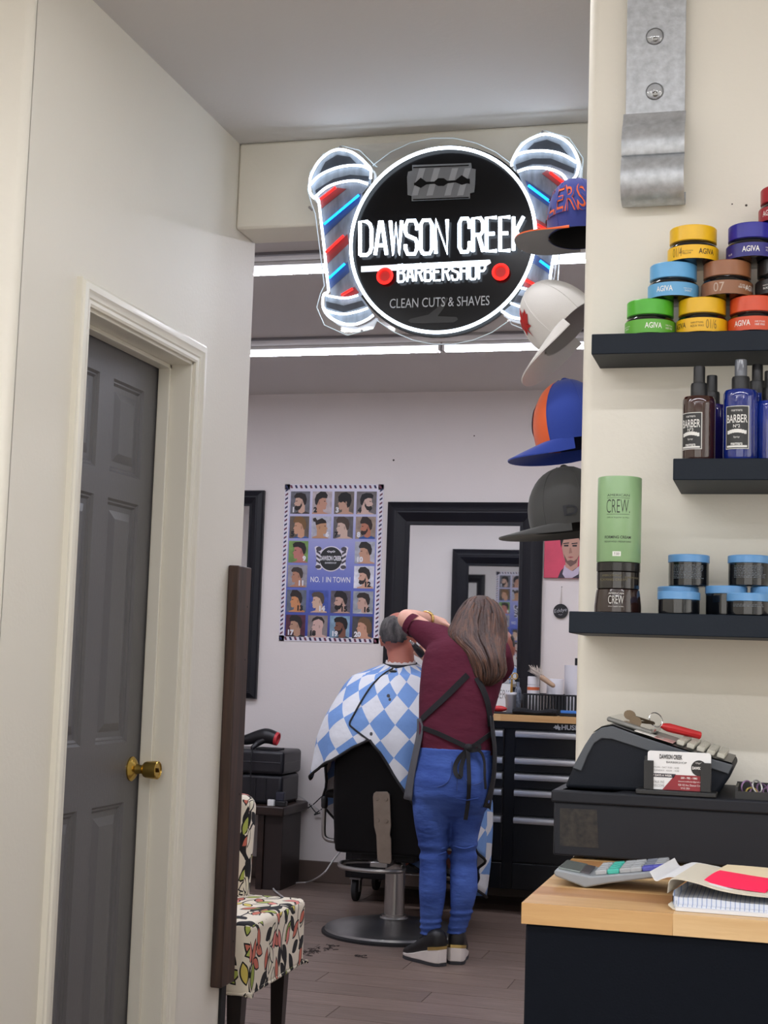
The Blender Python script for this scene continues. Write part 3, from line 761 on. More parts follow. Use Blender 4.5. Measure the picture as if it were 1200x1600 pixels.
b = MB(); f = cyl_fn(xc, YC, z+.075, 0.0376, 0.04); put_text(b, '7.50', f, .009, .004, -.001, -.062); b.build('price_lettering', mat('print_dark', (38, 44, 38)), st, smooth=0)

def pomade_jar(px, Y, z, hgt, label, text=True):
    x = px_x(px, 900, Y); r = 0.0352
    t = thing('pomade_jar', label, 'jar', (x, Y, z), 'black jars with light blue lids')
    b = MB(); b.lathe((x, Y, z), [(r*.88, 0), (r*.96, .0015), (r*.97, .005), (r*.97, hgt-.014)], 40); b.build('body', mat('pomade_black', (14, 17, 22), .12, coat=.5), t)
    b = MB(); b.lathe((x, Y, z), [(r*.97, hgt-.0138), (r, hgt-.0132), (r, hgt-.002), (r*.97, hgt-.0005), (r*.8, hgt)], 40); b.build('lid', mat('pomade_lid', (98, 152, 204), .3), t)
    if text:
        b = MB(); f = cyl_fn(x, Y, z, r*.985, 0)
        rr = random.Random(int(px)); v = hgt-.020
        while v > .012:
            u = -.026
            while u < .026:
                w_ = rr.uniform(.002, .007); b.add([f(u, v), f(u+w_, v), f(u+w_, v+.0011), f(u, v+.0011)], [(0, 1, 2, 3)]); u += w_+.0012
            v -= .0027
        o = b.build('label_print', mat('print_fine', (96, 104, 112), .5), t, smooth=0); o['kind'] = 'stuff'
    return t
hs, ht = 0.038, 0.0545
g1 = pomade_jar(1060, 2.575, Z3, 0.0505, 'blue-lidded black jar standing behind the front left one on the lowest shelf', False)
g2 = pomade_jar(1061, 2.495, Z3, hs, 'blue-lidded black jar at the front left, right of the green tube', False)
g3 = pomade_jar(1135, 2.565, Z3, 0.0525, 'taller blue-lidded black jar in the middle of the back row', False)
g4 = pomade_jar(1170, 2.485, Z3, hs-.001, 'low blue-lidded black jar at the front right of the lowest shelf')
g5 = pomade_jar(1206, 2.570, Z3, 0.0525, 'blue-lidded black jar in the back row at the picture edge', False)
g6 = pomade_jar(1076, 2.572, Z3+.0508, ht, 'printed black jar with blue lid stacked on top at the left')
g7 = pomade_jar(1170, 2.568, Z3+.0528, ht-.002, 'printed black jar with blue lid stacked on top at the right')

# ================================================================== caps on the opening's side
def hat(label, pxy, Y, pitch, af, ab, bs, hh, brimL, droop, m_front, m_back, m_top, m_under, m_edge, curve=0.012, brim_pitch=0.0, flat=2.6, wide=1.0, lining=None, arc=72):
    c = P(pxy[0], pxy[1], Y)
    t = thing('baseball_cap', label, 'cap', c, 'caps hanging in a column on the wall edge')
    T = Matrix.Translation(c) @ Matrix.Rotation(math.radians(-pitch), 4, 'Y') @ Matrix.Rotation(PI, 4, 'Z')
    def pt(a, s):
        # a angle from front, s 0..1 base to top
        k = (1-s**flat)**(1/2.1)
        fx = math.cos(a); rx = af if fx > 0 else ab
        zz = hh*s
        bulge = 1+0.04*math.sin(PI*min(1, s*1.4))
        return T @ Vector((rx*fx*k*bulge, bs*math.sin(a)*k*bulge, zz))
    n, kk = 48, 16
    b = MB(); rings = [[pt(2*PI*i/n, s) for i in range(n)] for s in [0, .06, .15, .25, .36, .47, .58, .68, .77, .84, .9, .945, .975, .993]]
    b.loft(rings, False, True)
    for q in range(len(b.f)):
        i = q % n; a = abs(((i+.5)/n*360+180) % 360-180)
        b.m[q] = 0 if a < 62 else 1
    cr = b.build('crown', [m_front, m_back], t, smooth=60)
    b = MB(); rings = [[T @ Vector((p.x*.96, p.y*.96, p.z*.94)) for p in [T.inverted() @ pt(2*PI*i/n, s) for i in range(n)]] for s in [0, .15, .36, .58, .77, .9, .975]]
    b.loft(rings, False, True); b.build('lining', lining or mat('cap_lining', (22, 22, 26), .8), t, smooth=60)
    b = MB(); b.ellipsoid(T @ Vector((0, 0, hh)), .008, .008, .005, 12, 8); b.build('top_button', m_back, t)
    # panel seams
    for k2 in range(6):
        a = math.radians(k2*60+.01); b = MB(); b.tube([pt(a, s)+(pt(a, s)-c).normalized()*.0004 for s in [i/12*.98 for i in range(13)]], .0009, 5); b.build('seam', m_back if k2 not in (0,) else m_front, cr)
    # brim
    top = []; bot = []; NU, NV = 24, 8
    bp = math.radians(brim_pitch)
    for i in range(NU+1):
        u = -1+2*i/NU; a = u*math.radians(arc)
        inn = Vector((af*math.cos(a)*.99, bs*math.sin(a)*.99, 0.004))
        ext = brimL*(max(0, 1-abs(u)**2.6))**.7
        for v in range(NV+1):
            s = v/NV
            d_ = ext*s
            x = inn.x + d_*math.cos(bp) + (1-abs(u))*0.0
            y = inn.y*(1+(0.10+(wide-1)*2.2)*s*(1-u*u*.8))
            z = inn.z - d_*math.sin(bp) - droop*s*s*0.4 - curve*(u*u)*s*1.6
            top.append(T @ Vector((x, y, z+.0015))); bot.append(T @ Vector((x, y, z-.0015)))
    W = NV+1
    def fs(flip): 
        out = []
        for i in range(NU):
            for v in range(NV):
                q = (i*W+v, i*W+v+1, (i+1)*W+v+1, (i+1)*W+v); out.append(q if flip else q[::-1])
        return out
    b = MB(); b.add(top, fs(False), 0); b.add(bot, fs(True), 1)
    o2 = len(top)
    ed = [(i*W+NV) for i in range(NU+1)]
    b.add([top[i] for i in ed]+[bot[i] for i in ed], [(i, i+1, NU+2+i, NU+1+i) for i in range(NU)], 2)
    b.build('brim', [m_top, m_under, m_edge], t, smooth=60)
    return t, T, cr
HY = 3.08
F_ = lambda n, c: mat(n, c, .85, bump=.08, bscale=500, sheen=.2)
M_cb = F_('cap_blue', (44, 56, 132)); M_cg = F_('cap_grey_under', (128, 128, 132)); M_co = F_('cap_orange', (226, 96, 40)); M_cw = F_('cap_white', (214, 212, 210))
M_cc = F_('cap_charcoal', (66, 67, 68)); M_crb = F_('cap_royal', (34, 62, 156))
t, T, cr = hat('blue cap with orange outlined letters and flat grey under-brim, topmost in the column', (903, 372), HY, 4, .062, .075, .085, .128, .074, 0.0, M_cb, M_cb, M_co, M_cg, M_co, .004, 2, 3.2, wide=1.18, arc=84)
def crown_text(T, s, af, bs, a0, z, w, h, hh, flat, mi_mat, par, ring=True, outline=None, bold=0.0):
    def fn(u, v):
        s_ = (z+v)/hh; k = (1-max(0, min(.98, s_))**flat)**(1/2.1)*(1+0.04*math.sin(PI*min(1, s_*1.4)))
        a = a0+u/.08
        return T @ Vector((af*math.cos(a)*k*1.02+.0012*math.cos(a), bs*math.sin(a)*k*1.02+.0012*math.sin(a), z+v))
    b = MB(); put_text(b, s, fn, w, h, bold=bold); return b.build('cap_lettering', mi_mat, par, smooth=0), fn
o, fn = crown_text(T, 'OILERS', .062, .085, math.radians(54), .066, .185, .066, .128, 3.2, M_co, t, bold=.03)
def crown_text2(fn, par, s, w, h, m, off):
    b = MB(); put_text(b, s, fn, w, h, bold=-.012); ob = b.build('letter_fill', m, par, smooth=0)
    return ob
b = MB()
def fn_out(u, v):
    p = fn(u, v); c_ = T @ Vector((0, 0, .03)); return p + (p-c_).normalized()*.0008
put_text(b, 'OILERS', fn_out, .185, .066, bold=-.006); b.build('letter_fill', M_cb, o, smooth=0)
t, T, cr = hat('white cap with a red maple leaf, hung brim-down below the blue cap', (892, 512), HY, 47, .078, .070, .086, .125, .080, .012, M_cw, M_cw, M_cw, M_cw, M_cw, .010, 6, 2.8, wide=1.15, lining=F_('cap_white_lining', (176, 172, 172)), arc=88)
leaf = [(0, -.5), (.04, -.2), (.3, -.26), (.24, -.12), (.5, .08), (.42, .12), (.46, .3), (.28, .24), (.24, .32), (.1, .16), (.14, .42), (.06, .38), (0, .55)]
leaf = leaf + [(-x, y) for x, y in leaf[::-1][1:-1]]
def leaf_fn(u, v):
    z = .068+v; s_ = z/.125; k = (1-max(0, min(.98, s_))**2.8)**(1/2.1)*(1+0.04*math.sin(PI*min(1, s_*1.4)))
    a = math.radians(32)+u/.08
    return T @ Vector((.078*math.cos(a)*k*1.015+.0015, .086*math.sin(a)*k*1.015, z))
b = MB(); n = len(leaf)
b.add([leaf_fn(0, 0)]+[leaf_fn(x*.06, y*.07) for x, y in leaf], [(0, 1+i, 1+(i+1) % n) for i in range(n)]); b.build('maple_leaf', mat('leaf_red', (176, 34, 34), .8), t, smooth=0)
t, T, cr = hat('royal blue cap with orange front panel, third in the column', (898, 694), HY, 10, .080, .070, .085, .140, .068, .008, M_co, M_crb, M_crb, M_crb, M_crb, .014, 12, 3.0, arc=97, lining=F_('cap_royal_lining', (20, 30, 70)))
b = MB(); rings = []
for rr in (.0, .026):
    rings.append([])
def disc_fn(u, v, k_=1.0):
    z = .066+v; s_ = z/.14; k = (1-max(0, min(.98, s_))**3.0)**(1/2.1)*(1+0.04*math.sin(PI*min(1, s_*1.4)))
    a = math.radians(-8)+u/.08
    return T @ Vector((.080*math.cos(a)*k*1.01+.001*k_, .085*math.sin(a)*k*1.01, z))
b.add([disc_fn(0, 0)]+[disc_fn(.036*math.cos(2*PI*i/24), .036*math.sin(2*PI*i/24)) for i in range(24)], [(0, 1+i, 1+(i+1) % 24) for i in range(24)], 0)
b.add([disc_fn(0, 0, 2)]+[disc_fn(.031*math.cos(2*PI*i/24), .031*math.sin(2*PI*i/24), 2) for i in range(24)], [(0, 1+i, 1+(i+1) % 24) for i in range(24)], 1)
b.build('round_emblem', [mat('emblem_white', (228, 228, 228), .7), M_crb], t, smooth=0)
t, T, cr = hat('charcoal grey cap with a dark letter D, lowest in the column', (894, 824), HY, 9, .086, .070, .085, .130, .072, .006, M_cc, M_cc, M_cc, M_cc, M_cc, .010, 3, 3.2, arc=97, lining=F_('cap_charcoal_lining', (34, 34, 36)))
crown_text(T, 'D', .086, .085, math.radians(98), .026, .026, .022, .130, 3.2, mat('cap_dark_ink', (28, 32, 42), .6), t, bold=.02)

# ================================================================== counter
def wood_mat(name, c1, c2, scale=(1.2, 12, 12), rough=.4):
    m = mat(name, c1, rough, noise=.2, nscale=3.0, stretch=scale, col2=c2, bump=.03, bscale=20)
    return m
ZT = 0.965
M_blocks = [wood_mat('butcher_block_%d' % i, c, d_, rough=.38) for i, (c, d_) in enumerate((((206, 166, 112), (186, 142, 90)), ((216, 180, 128), (198, 156, 104)), ((190, 142, 92), (168, 120, 74)), ((222, 190, 142), (204, 166, 116))))]
ct = thing('worktop', 'butcher-block wooden counter top on the dark cabinet', 'counter top', (0.4, 2.2, ZT-0.026))
rr = random.Random(4); yy = 1.863; k = 0
while yy < 2.60:
    x = -0.313; wd_ = 0.0735
    first = True
    while x < 1.2:
        L = rr.uniform(.22, .5) if not first else rr.uniform(.12, .4); first = False
        b = MB(); b.box(x, min(x+L, 1.2), yy, yy+wd_, ZT-0.026, ZT)
        b.build('wood_stave', M_blocks[rr.randrange(4)], ct, bevel=.0004, bseg=1); x += L
    yy += wd_; k += 1
M_cab = mat('cabinet_black', (9, 14, 23), 0.7, spec=.12, noise=.05, nscale=60, bump=.04, bscale=400)
cb = thing('counter_cabinet', 'plain dark navy-black cabinet under the wooden counter', 'cabinet', (0.4, 2.2, 0))
b = MB(); b.box(-0.308, 1.2, 1.868, 2.58, 0.0, ZT-0.0265); b.build('body', M_cab, cb, bevel=.003)

# ------------------------------------------------------------------ cash register (seen from its side)
YR = 2.312
A = P(859, 1345, YR)
reg = thing('cash_register', 'dark grey cash register seen from the side on the wooden counter', 'cash register', (A.x+.2, YR+.15, ZT))
M_rg = mat('register_dark', (36, 38, 44), .55, spec=.2, bump=.05, bscale=600)
M_rgp = mat('register_side', (26, 30, 38), .6, spec=.2, bump=.06, bscale=500)
M_rgl = mat('register_grey', (74, 79, 86), .45, bump=.05, bscale=500)
M_rgt = mat('register_top', (92, 92, 92), .35, noise=.06, nscale=20)
zt_ = P(859, 1234, YR).z; xr = A.x+0.40; YRB = 2.615
b = MB(); b.box(A.x+.004, xr, YR+.003, YRB, ZT+.004, zt_-.018); dr = b.build('cash_drawer', M_rg, reg, bevel=.003)
b = MB(); b.box(A.x, xr+.004, YR-.001, YRB+.002, zt_-.0185, zt_); b.build('drawer_lid', M_rg, reg, bevel=.003)
for (x, y) in ((A.x+.03, YR+.03), (xr-.03, YR+.03), (A.x+.06, YRB-.03), (xr-.03, YRB-.03)):
    b = MB(); b.lathe((x+ .03, y, ZT), [(.012, 0), (.012, .005)], 12); b.build('rubber_foot', M_matblack, reg)
def RZ(zx, zy, Y=YR+.052): return P(800+zx/3.0, 1100+zy/3.0, Y)
side = [(245, 378), (285, 300), (340, 195), (375, 142), (420, 112), (470, 104), (600, 152), (760, 204), (900, 248), (1030, 284), (1042, 300), (1020, 345), (975, 410), (955, 418)]
dpt = YRB-YR-.07
pts = [RZ(*q) for q in side]
pts[0].z = zt_+.0003; pts[-1].z = zt_+.0003
b = MB(); b.prism(pts, (0, dpt, 0)); body = b.build('register_body', [M_rgp], reg, bevel=.006, bseg=3)
# grey shoulder band along the upper edge of the side
bandi = [(325, 316), (355, 240), (385, 185), (420, 162), (470, 166), (600, 208), (760, 258), (900, 292), (1015, 330)]
bo = [(283, 300), (340, 194), (375, 141), (420, 111), (470, 103), (600, 151), (760, 203), (900, 247), (1036, 286)]
band = [RZ(x, y, YR+.048) for x, y in bo]+[RZ(x, y, YR+.048) for x, y in bandi[::-1]]
b = MB(); b.prism(band, (0, .006, 0)); b.build('side_band', M_rgl, reg, bevel=.0015)
# top skin: the sloping keyboard deck
b = MB()
topl = [(375, 141), (420, 111), (470, 103), (600, 151), (760, 203), (900, 247), (1030, 283)]
rings = [[RZ(x, y)+Vector((0, .004+f_*(dpt-.008), .0022)) for x, y in topl] for f_ in (0, 1)]
b.loft(rings, False, False, closed=False); b.build('keyboard_deck', M_rgt, reg)
def deck(s, t_):
    """point on the deck: s 0..1 down the slope from zx 470 to 1030, t_ 0..1 from the near edge to the far one"""
    x = 470+s*560; y = 103+s*180
    return RZ(x, y)+Vector((0, .004+t_*(dpt-.008), .0026))
dirx = (deck(1, 0)-deck(0, 0)).normalized(); nrm = Vector((0, 1, 0)).cross(dirx).normalized()
if nrm.z < 0: nrm = -nrm
M_key = mat('register_key', (186, 184, 172), .35)
mrot = Matrix((( dirx.x, 0, nrm.x), (dirx.y, 1, nrm.y), (dirx.z, 0, nrm.z))).to_4x4()
for i in range(5):
    for j_ in range(6):
        c = deck(.56+i*.085, .10+j_*.155)+nrm*.004
        b = MB(); b.obox(Matrix.Translation(c)@mrot, .0125, .026, .008); b.build('key', M_key, body, bevel=.0015, bseg=1)
for i, (s_, t_, w_, h_, cc) in enumerate(((.30, .10, .045, .05, (214, 212, 206)), (.43, .10, .03, .06, (196, 150, 146)), (.46, .45, .04, .10, (150, 146, 140)))):
    b = MB(); b.obox(Matrix.Translation(deck(s_, t_)+nrm*.001)@mrot, w_, h_, .0012); b.build('paper_label', mat('reg_label_%d' % i, cc, .6), body)
b = MB(); b.obox(Matrix.Translation(deck(.12, .55)+nrm*.004)@mrot, .075, .19, .008); b.build('receipt_cover', mat('receipt_cover', (110, 110, 106), .12, coat=.5), body, bevel=.003)
# label strip lying on the drawer, tape residue on its side
b = MB(); b.prism([P(878, 1232, 2.33), P(888, 1226, 2.36), P(972, 1231.5, 2.36), P(958, 1237.5, 2.325)], (0, 0, .0004))
o = b.build('label_strip', mat('paper_white', (206, 206, 204), .6), reg)
for v in o.data.vertices: v.co.z = zt_+.0006
b = MB()
def resid_mat():
    m = mat('tape_residue', (40, 40, 42), .55, spec=.2, noise=.4, nscale=120, col2=(62, 59, 55)); return m
q = [(225, 488), (398, 496), (405, 676), (225, 664)]
b.prism([RZ(x, y, YR+.0026) for x, y in q], (0, .0006, 0)); b.build('tape_residue', resid_mat(), reg)

# keys with a red tag on the register
kt = thing('key_ring', 'bunch of keys with a red tag lying on the register', 'keys', deck(.2, .4)+nrm*.009)
c0 = deck(.30, .48)+nrm*.010
b = MB(); b.tube([c0+Vector((0, 0, .012))+dirx*.011*math.cos(a)+Vector((0, .004*math.sin(a), .011*math.sin(a))) for a in [2*PI*i/28 for i in range(28)]], .0009, 6, closed=True); b.build('split_ring', M_chrome, kt)
M_ky = mat('key_bronze', (110, 96, 80), .35, .9)
for (a1, c1) in ((.6, deck(.10, .40)+nrm*.017), (.2, deck(.16, .30)+nrm*.012)):
    dv = (c0+Vector((0, 0, .006))-c1); L = dv.length
    b = MB(); b.tube([c1, c1+dv*.9], .0022, 6)
    pp = [c1 - dv.normalized()*.006 + (dirx*math.cos(2*PI*i/14)*.010+nrm*math.sin(2*PI*i/14)*.008) for i in range(14)]
    b.prism(pp, (0, .003, 0)); b.build('key', M_ky, kt)
tg0 = deck(.33, .56)+nrm*.014; tg1 = deck(.66, .72)+nrm*.016
b = MB(); b.tube([tg0, tg0*.9+tg1*.1, tg0*.8+tg1*.2, tg1], [.003, .006, .0075, .0065], 10); b.build('red_tag', mat('tag_red', (196, 40, 44), .35), kt)

# business card holder
Yc_ = YR-.004
bch = thing('card_holder', 'black business card holder with a white and red card on the register', 'card holder', P(1058, 1243, YR+.01))
def CP(zx, zy, Y): return P(860+.28333*zx, 1100+.28333*zy, Y)
hb = CP(468, 500, YR+.012); zb = zt_
x0 = CP(468, 480, YR).x; x1 = CP(916, 500, YR).x
b = MB(); b.box(x0, x1, YR+.002, YR+.045, zb+.0003, zb+.0085); b.build('holder_base', M_black, bch, bevel=.002)
xa = CP(512, 400, YR).x; xb = CP(566, 400, YR).x; xcR = CP(826, 400, YR).x; xd = CP(884, 400, YR).x
zhi = CP(540, 312, YR).z
for (u, v) in ((xa, xb), (xcR, xd)):
    b = MB(); b.box(u, v, YR+.007, YR+.0095, zb+.0085, zhi); b.build('front_lip', M_black, bch, bevel=.0006)
b = MB(); b.box(xa, xd, YR+.018, YR+.021, zb+.0085, zhi+.006); b.build('back_plate', M_black, bch, bevel=.0006)
# the cards
x0 = CP(533, 300, YR).x; x1 = CP(884, 300, YR).x; z0 = zb+.009; z1 = CP(700, 266, YR).z
cd = thing('business_card', 'white and dark red barbershop business card standing in the black holder', 'business card', ((x0+x1)/2, YR+.012, z0))
b = MB(); rr_ = .004; cpts = []
for (cx_, cz_, a0) in ((x1-rr_, z1-rr_, 0), (x0+rr_, z1-rr_, 90)):
    for i in range(5): a = math.radians(a0+i*22.5); cpts.append(Vector((cx_+rr_*math.cos(a), YR+.0105, cz_+rr_*math.sin(a))))
cpts += [Vector((x0, YR+.0105, z0)), Vector((x1, YR+.0105, z0))]
b.prism(cpts, (0, .006, 0)); b.build('card_stack', mat('card_white', (226, 228, 230), .5), cd, smooth=0)
W_ = x1-x0; Hh = z1-z0
def cf(u, v, k_=1): return Vector((x0+u*W_, YR+.0105-.0003*k_, z0+v*Hh))
b = MB(); b.face([cf(0, 0), cf(1, 0), cf(1, .40), cf(.44, .40), cf(.24, 0)][1:] ); b.build('card_red_field', mat('card_red', (140, 36, 46), .5), cd, smooth=0)
b = MB(); b.face([cf(0, .32), cf(.42, .32), cf(.45, .42), cf(0, .42)]); b.build('card_dark_bar', mat('card_dark', (48, 44, 56), .5), cd, smooth=0)
def cpl(u, v, k_=2): return plane_fn(cf(u, v, k_))
M_ink = mat('ink_black', (28, 28, 30), .5); M_inkw = mat('ink_white', (230, 228, 226), .5); M_inkg = mat('ink_grey', (150, 150, 152), .5)
b = MB(); put_text(b, 'DAWSON CREEK', cpl(.37, .86), W_*.36, Hh*.12, bold=.03); put_text(b, 'BARBERSHOP', cpl(.46, .72), W_*.32, Hh*.05); b.build('card_title', M_ink, cd, smooth=0)
b = MB(); put_text(b, 'MON - SAT 9:00 - 6:00', cpl(.30, .58), W_*.4, Hh*.045); put_text(b, 'SUNDAY  10:00 - 4:00', cpl(.30, .50), W_*.4, Hh*.045); b.build('card_hours', M_inkg, cd, smooth=0)
b = MB(); put_text(b, '7 DAYS A WEEK', cpl(.24, .37), W_*.3, Hh*.055, bold=.02); put_text(b, '250 - 782 - 1082', cpl(.66, .33), W_*.26, Hh*.05, bold=.02)
put_text(b, 'dawsoncreekbarber@gmail.com', cpl(.68, .235), W_*.38, Hh*.045); put_text(b, '920 102 Ave. Dawson Creek', cpl(.68, .145), W_*.38, Hh*.05); put_text(b, 'V1G 2B3', cpl(.6, .06), W_*.14, Hh*.045); b.build('card_contact', M_inkw, cd, smooth=0)
b = MB(); put_text(b, 'WALK INS', cpl(.17, .20), W_*.2, Hh*.07); put_text(b, 'WELCOME.', cpl(.18, .10), W_*.2, Hh*.07); b.build('card_welcome', M_inkg, cd, smooth=0)
b = MB(); ce = cf(.815, .60, 2); rd = Hh*.205
b.add([ce]+[ce+Vector((rd*math.cos(2*PI*i/28), 0, rd*math.sin(2*PI*i/28))) for i in range(28)], [(0, 1+i, 1+(i+1) % 28) for i in range(28)])
o = b.build('card_emblem', M_ink, cd, smooth=0)
b = MB(); put_text(b, 'DAWSON C', plane_fn(ce+Vector((0, -.0003, 0))), rd*1.7, rd*.38, bold=.03); put_text(b, '<>o<>', plane_fn(ce+Vector((0, -.0003, rd*.62))), rd*.9, rd*.26); b.build('emblem_lettering', M_inkw, o, smooth=0)

# small tray with trinkets at the right end of the drawer lid
tx0 = P(1147, 1240, YR+.03).x
tr = thing('trinket_tray', 'small black tray of rings and trinkets at the right picture edge', 'tray', (tx0+.04, YR+.06, zt_))
b = MB(); b.box(tx0+.006, tx0+.10, YR+.02, YR+.11, zt_+.0003, zt_+.003)
b.box(tx0+.002, tx0+.006, YR+.02, YR+.11, zt_+.0003, zt_+.018); b.box(tx0+.10, tx0+.104, YR+.02, YR+.11, zt_+.0003, zt_+.018)
b.box(tx0+.002, tx0+.104, YR+.016, YR+.02, zt_+.0003, zt_+.012); b.box(tx0+.002, tx0+.104, YR+.11, YR+.114, zt_+.0003, zt_+.02)
b.build('tray', M_black, tr)
rr = random.Random(3)
for i in range(9):
    c = Vector((tx0+.018+i*.008, YR+.03+rr.random()*.05, zt_+.010+rr.random()*.012)); a_ = rr.random()*3
    u_ = Vector((math.cos(a_), .4, math.sin(a_))).normalized(); v_ = u_.orthogonal().normalized(); rad = rr.uniform(.007, .012)
    b = MB(); b.tube([c+u_*rad*math.cos(q*PI/9)+v_*rad*math.sin(q*PI/9) for q in range(18)], .0014, 6, closed=True)
    cc = rr.choice([(150, 70, 170), (190, 170, 90), (190, 190, 192), (190, 190, 192), (150, 120, 160)])
    b.build('trinket_ring', mat('trinket_%d_%d_%d' % cc, cc, .3, .6), tr)

# ------------------------------------------------------------------ calculator
def TZ(px, py, z): return PZ(px, py, z)
cal = thing('calculator', 'grey desk calculator with tilted display on the wooden counter', 'calculator', PZ(950, 1380, ZT))
M_cal = mat('calculator_grey', (136, 142, 148), .4); M_cal2 = mat('calculator_dark', (96, 102, 108), .35)
def K(zx, zy): return P(860+.28333*zx, 1330+.28333*zy, 2.02)
prof_ = [(18, 98), (34, 72), (80, 55), (240, 75), (640, 58), (668, 82), (664, 105), (560, 140), (320, 170), (190, 195), (120, 165), (22, 125)]
# side profile (long axis along the counter), 0.10 deep
pts = [K(*q) for q in [(18, 110), (30, 92), (220, 132), (640, 98), (664, 110), (655, 128), (560, 142), (320, 172), (190, 195), (24, 130)]]
zmin = min(p.z for p in pts)
for p in pts: p.z += ZT+.0005-zmin
b = MB(); b.prism(pts, (0, .10, 0)); b.build('case', M_cal, cal, bevel=.004, bseg=3)
def on(p0, p1, s, t_, up=.0): return p0.lerp(p1, s)+Vector((0, t_*.10, up))
a0, a1 = pts[2], pts[3]
ux = (a1-a0).normalized(); un = Vector((0, 1, 0)).cross(ux); un = un if un.z > 0 else -un
mk = Matrix(((ux.x, 0, un.x), (ux.y, 1, un.y), (ux.z, 0, un.z))).to_4x4()
rows_ = [(.14, (160, 164, 168)), (.30, (64, 176, 160)), (.46, (160, 164, 168)), (.60, (160, 164, 168)), (.76, (112, 118, 132)), (.90, (150, 154, 160))]
for s_, cc in rows_:
    for j_ in range(4):
        c_ = cc if not (s_ > .7 and j_ == 0) else (76, 80, 170)
        if s_ < .2 and j_ == 0: c_ = (160, 164, 168)
        b = MB(); b.obox(Matrix.Translation(on(a0, a1, s_, .14+j_*.235)+un*.003)@mk, .016, .018, .007); b.build('key', mat('calc_key_%d_%d_%d' % c_, c_, .4), cal, bevel=.0015, bseg=1)
d0, d1 = pts[1], pts[2]
ux2 = (d1-d0).normalized(); un2 = Vector((0, 1, 0)).cross(ux2); un2 = un2 if un2.z > 0 else -un2
mk2 = Matrix(((ux2.x, 0, un2.x), (ux2.y, 1, un2.y), (ux2.z, 0, un2.z))).to_4x4()
b = MB(); b.obox(Matrix.Translation(on(d0, d1, .36, .5)+un2*.001)@mk2, .030, .082, .003); b.build('display', mat('calc_display', (112, 122, 120), .15, coat=.5), cal, bevel=.001)
b = MB(); b.obox(Matrix.Translation(on(d0, d1, .80, .5)+un2*.001)@mk2, .012, .07, .0025); b.build('solar_strip', mat('solar_cell', (84, 80, 84), .2), cal)

# ------------------------------------------------------------------ heap of papers
def K2(zx, zy, Y): return P(860+.28333*zx, 1330+.28333*zy, Y)
M_pap = mat('paper', (216, 218, 222), .7, bump=.1, bscale=40); M_pap2 = mat('paper_warm', (206, 200, 184), .7, bump=.1, bscale=40)
def ruled():
    m = mat('paper_ruled', (206, 210, 218), .7)
    nt = m.node_tree; b_ = nt.nodes['Principled BSDF']; tc = nt.nodes.new('ShaderNodeTexCoord')
    w_ = nt.nodes.new('ShaderNodeTexWave'); w_.inputs['Scale'].default_value = 55; w_.bands_direction = 'X'
    nt.links.new(tc.outputs['Object'], w_.inputs[0])
    rp_ = nt.nodes.new('ShaderNodeValToRGB'); rp_.color_ramp.elements[0].position = .86; rp_.color_ramp.elements[0].color = lin((206, 210, 218)); rp_.color_ramp.elements[1].position = .95; rp_.color_ramp.elements[1].color = lin((140, 156, 190))
    nt.links.new(w_.outputs['Fac'], rp_.inputs[0]); nt.links.new(rp_.outputs[0], b_.inputs['Base Color']); return m
M_rul = ruled()
heap0 = PZ(1120, 1425, ZT)
def sheet(name, label, corners_near, Yn, Yf, m, th=.0012, cat='paper', lift=0.0):
    """a bent sheet: near edge polyline in photo pixels at depth Yn, swept back to Yf with a rise"""
    near = smoothpath([K2(x, y, Yn) for x, y in corners_near], 5)
    for p in near: p.z = max(p.z, ZT+th+.0005)
    rings = []
    for s_ in [i/6 for i in range(7)]:
        rings.append([p+Vector((.02*s_, (Yf-Yn)*s_, lift*math.sin(s_*PI/2))) for p in near])
    b = MB(); n = len(near)
    vs_ = [p for r_ in rings for p in r_]+[p+Vector((0, 0, -th)) for r_ in rings for p in r_]
    N_ = n*7; fs_ = []
    for k_ in range(6):
        for i in range(n-1):
            q_ = (k_*n+i, k_*n+i+1, (k_+1)*n+i+1, (k_+1)*n+i); fs_.append(q_); fs_.append(tuple(N_+j for j in q_[::-1]))
    for i in range(n-1): fs_.append((i+1, i, N_+i, N_+i+1))
    for k_ in range(6):
        fs_.append((k_*n, (k_+1)*n, N_+(k_+1)*n, N_+k_*n))
    b.add(vs_, fs_); o = b.build(name, m, None, smooth=50); tag(o, label, cat, 'papers heaped on the counter'); return o
sheet('paper_pad', 'bottom pad of the paper heap on the counter', [(690, 322), (720, 340), (900, 348), (1250, 365), (1500, 380)], 1.885, 2.03, M_pap, .004)
sheet('paper_sheet', 'grey folded sheet near the bottom of the paper heap', [(650, 290), (700, 325), (800, 335), (1000, 345), (1300, 362), (1500, 372)], 1.890, 2.04, M_pap2, .002)
sheet('paper_sheet', 'ruled sheet with blue lines in the middle of the paper heap', [(690, 275), (700, 300), (900, 310), (1100, 325), (1400, 345)], 1.895, 2.05, M_rul, .0060)
sheet('paper_sheet', 'folded ruled ledger sheet, upper middle of the paper heap', [(680, 215), (690, 252), (860, 262), (1050, 285), (1250, 300), (1450, 310)], 1.905, 2.055, M_rul, .012)
sheet('paper_sheet', 'curled cream sheet over the ruled ledger sheets', [(645, 225), (655, 165), (690, 148), (800, 170), (950, 215), (1150, 245), (1400, 262)], 1.900, 2.06, M_pap2, .0016)
sheet('paper_sheet', 'white sheet with a curled corner pointing at the calculator', [(548, 112), (580, 160), (620, 148), (680, 140), (850, 175), (1100, 235), (1400, 262)], 1.915, 2.07, M_pap, .001)
sheet('receipt', 'cream receipt with red print at the back of the paper heap', [(872, 138), (1000, 148), (1150, 162), (1400, 185)], 1.975, 2.075, mat('receipt_cream', (226, 210, 176), .6), .0008, 'receipt', .004)
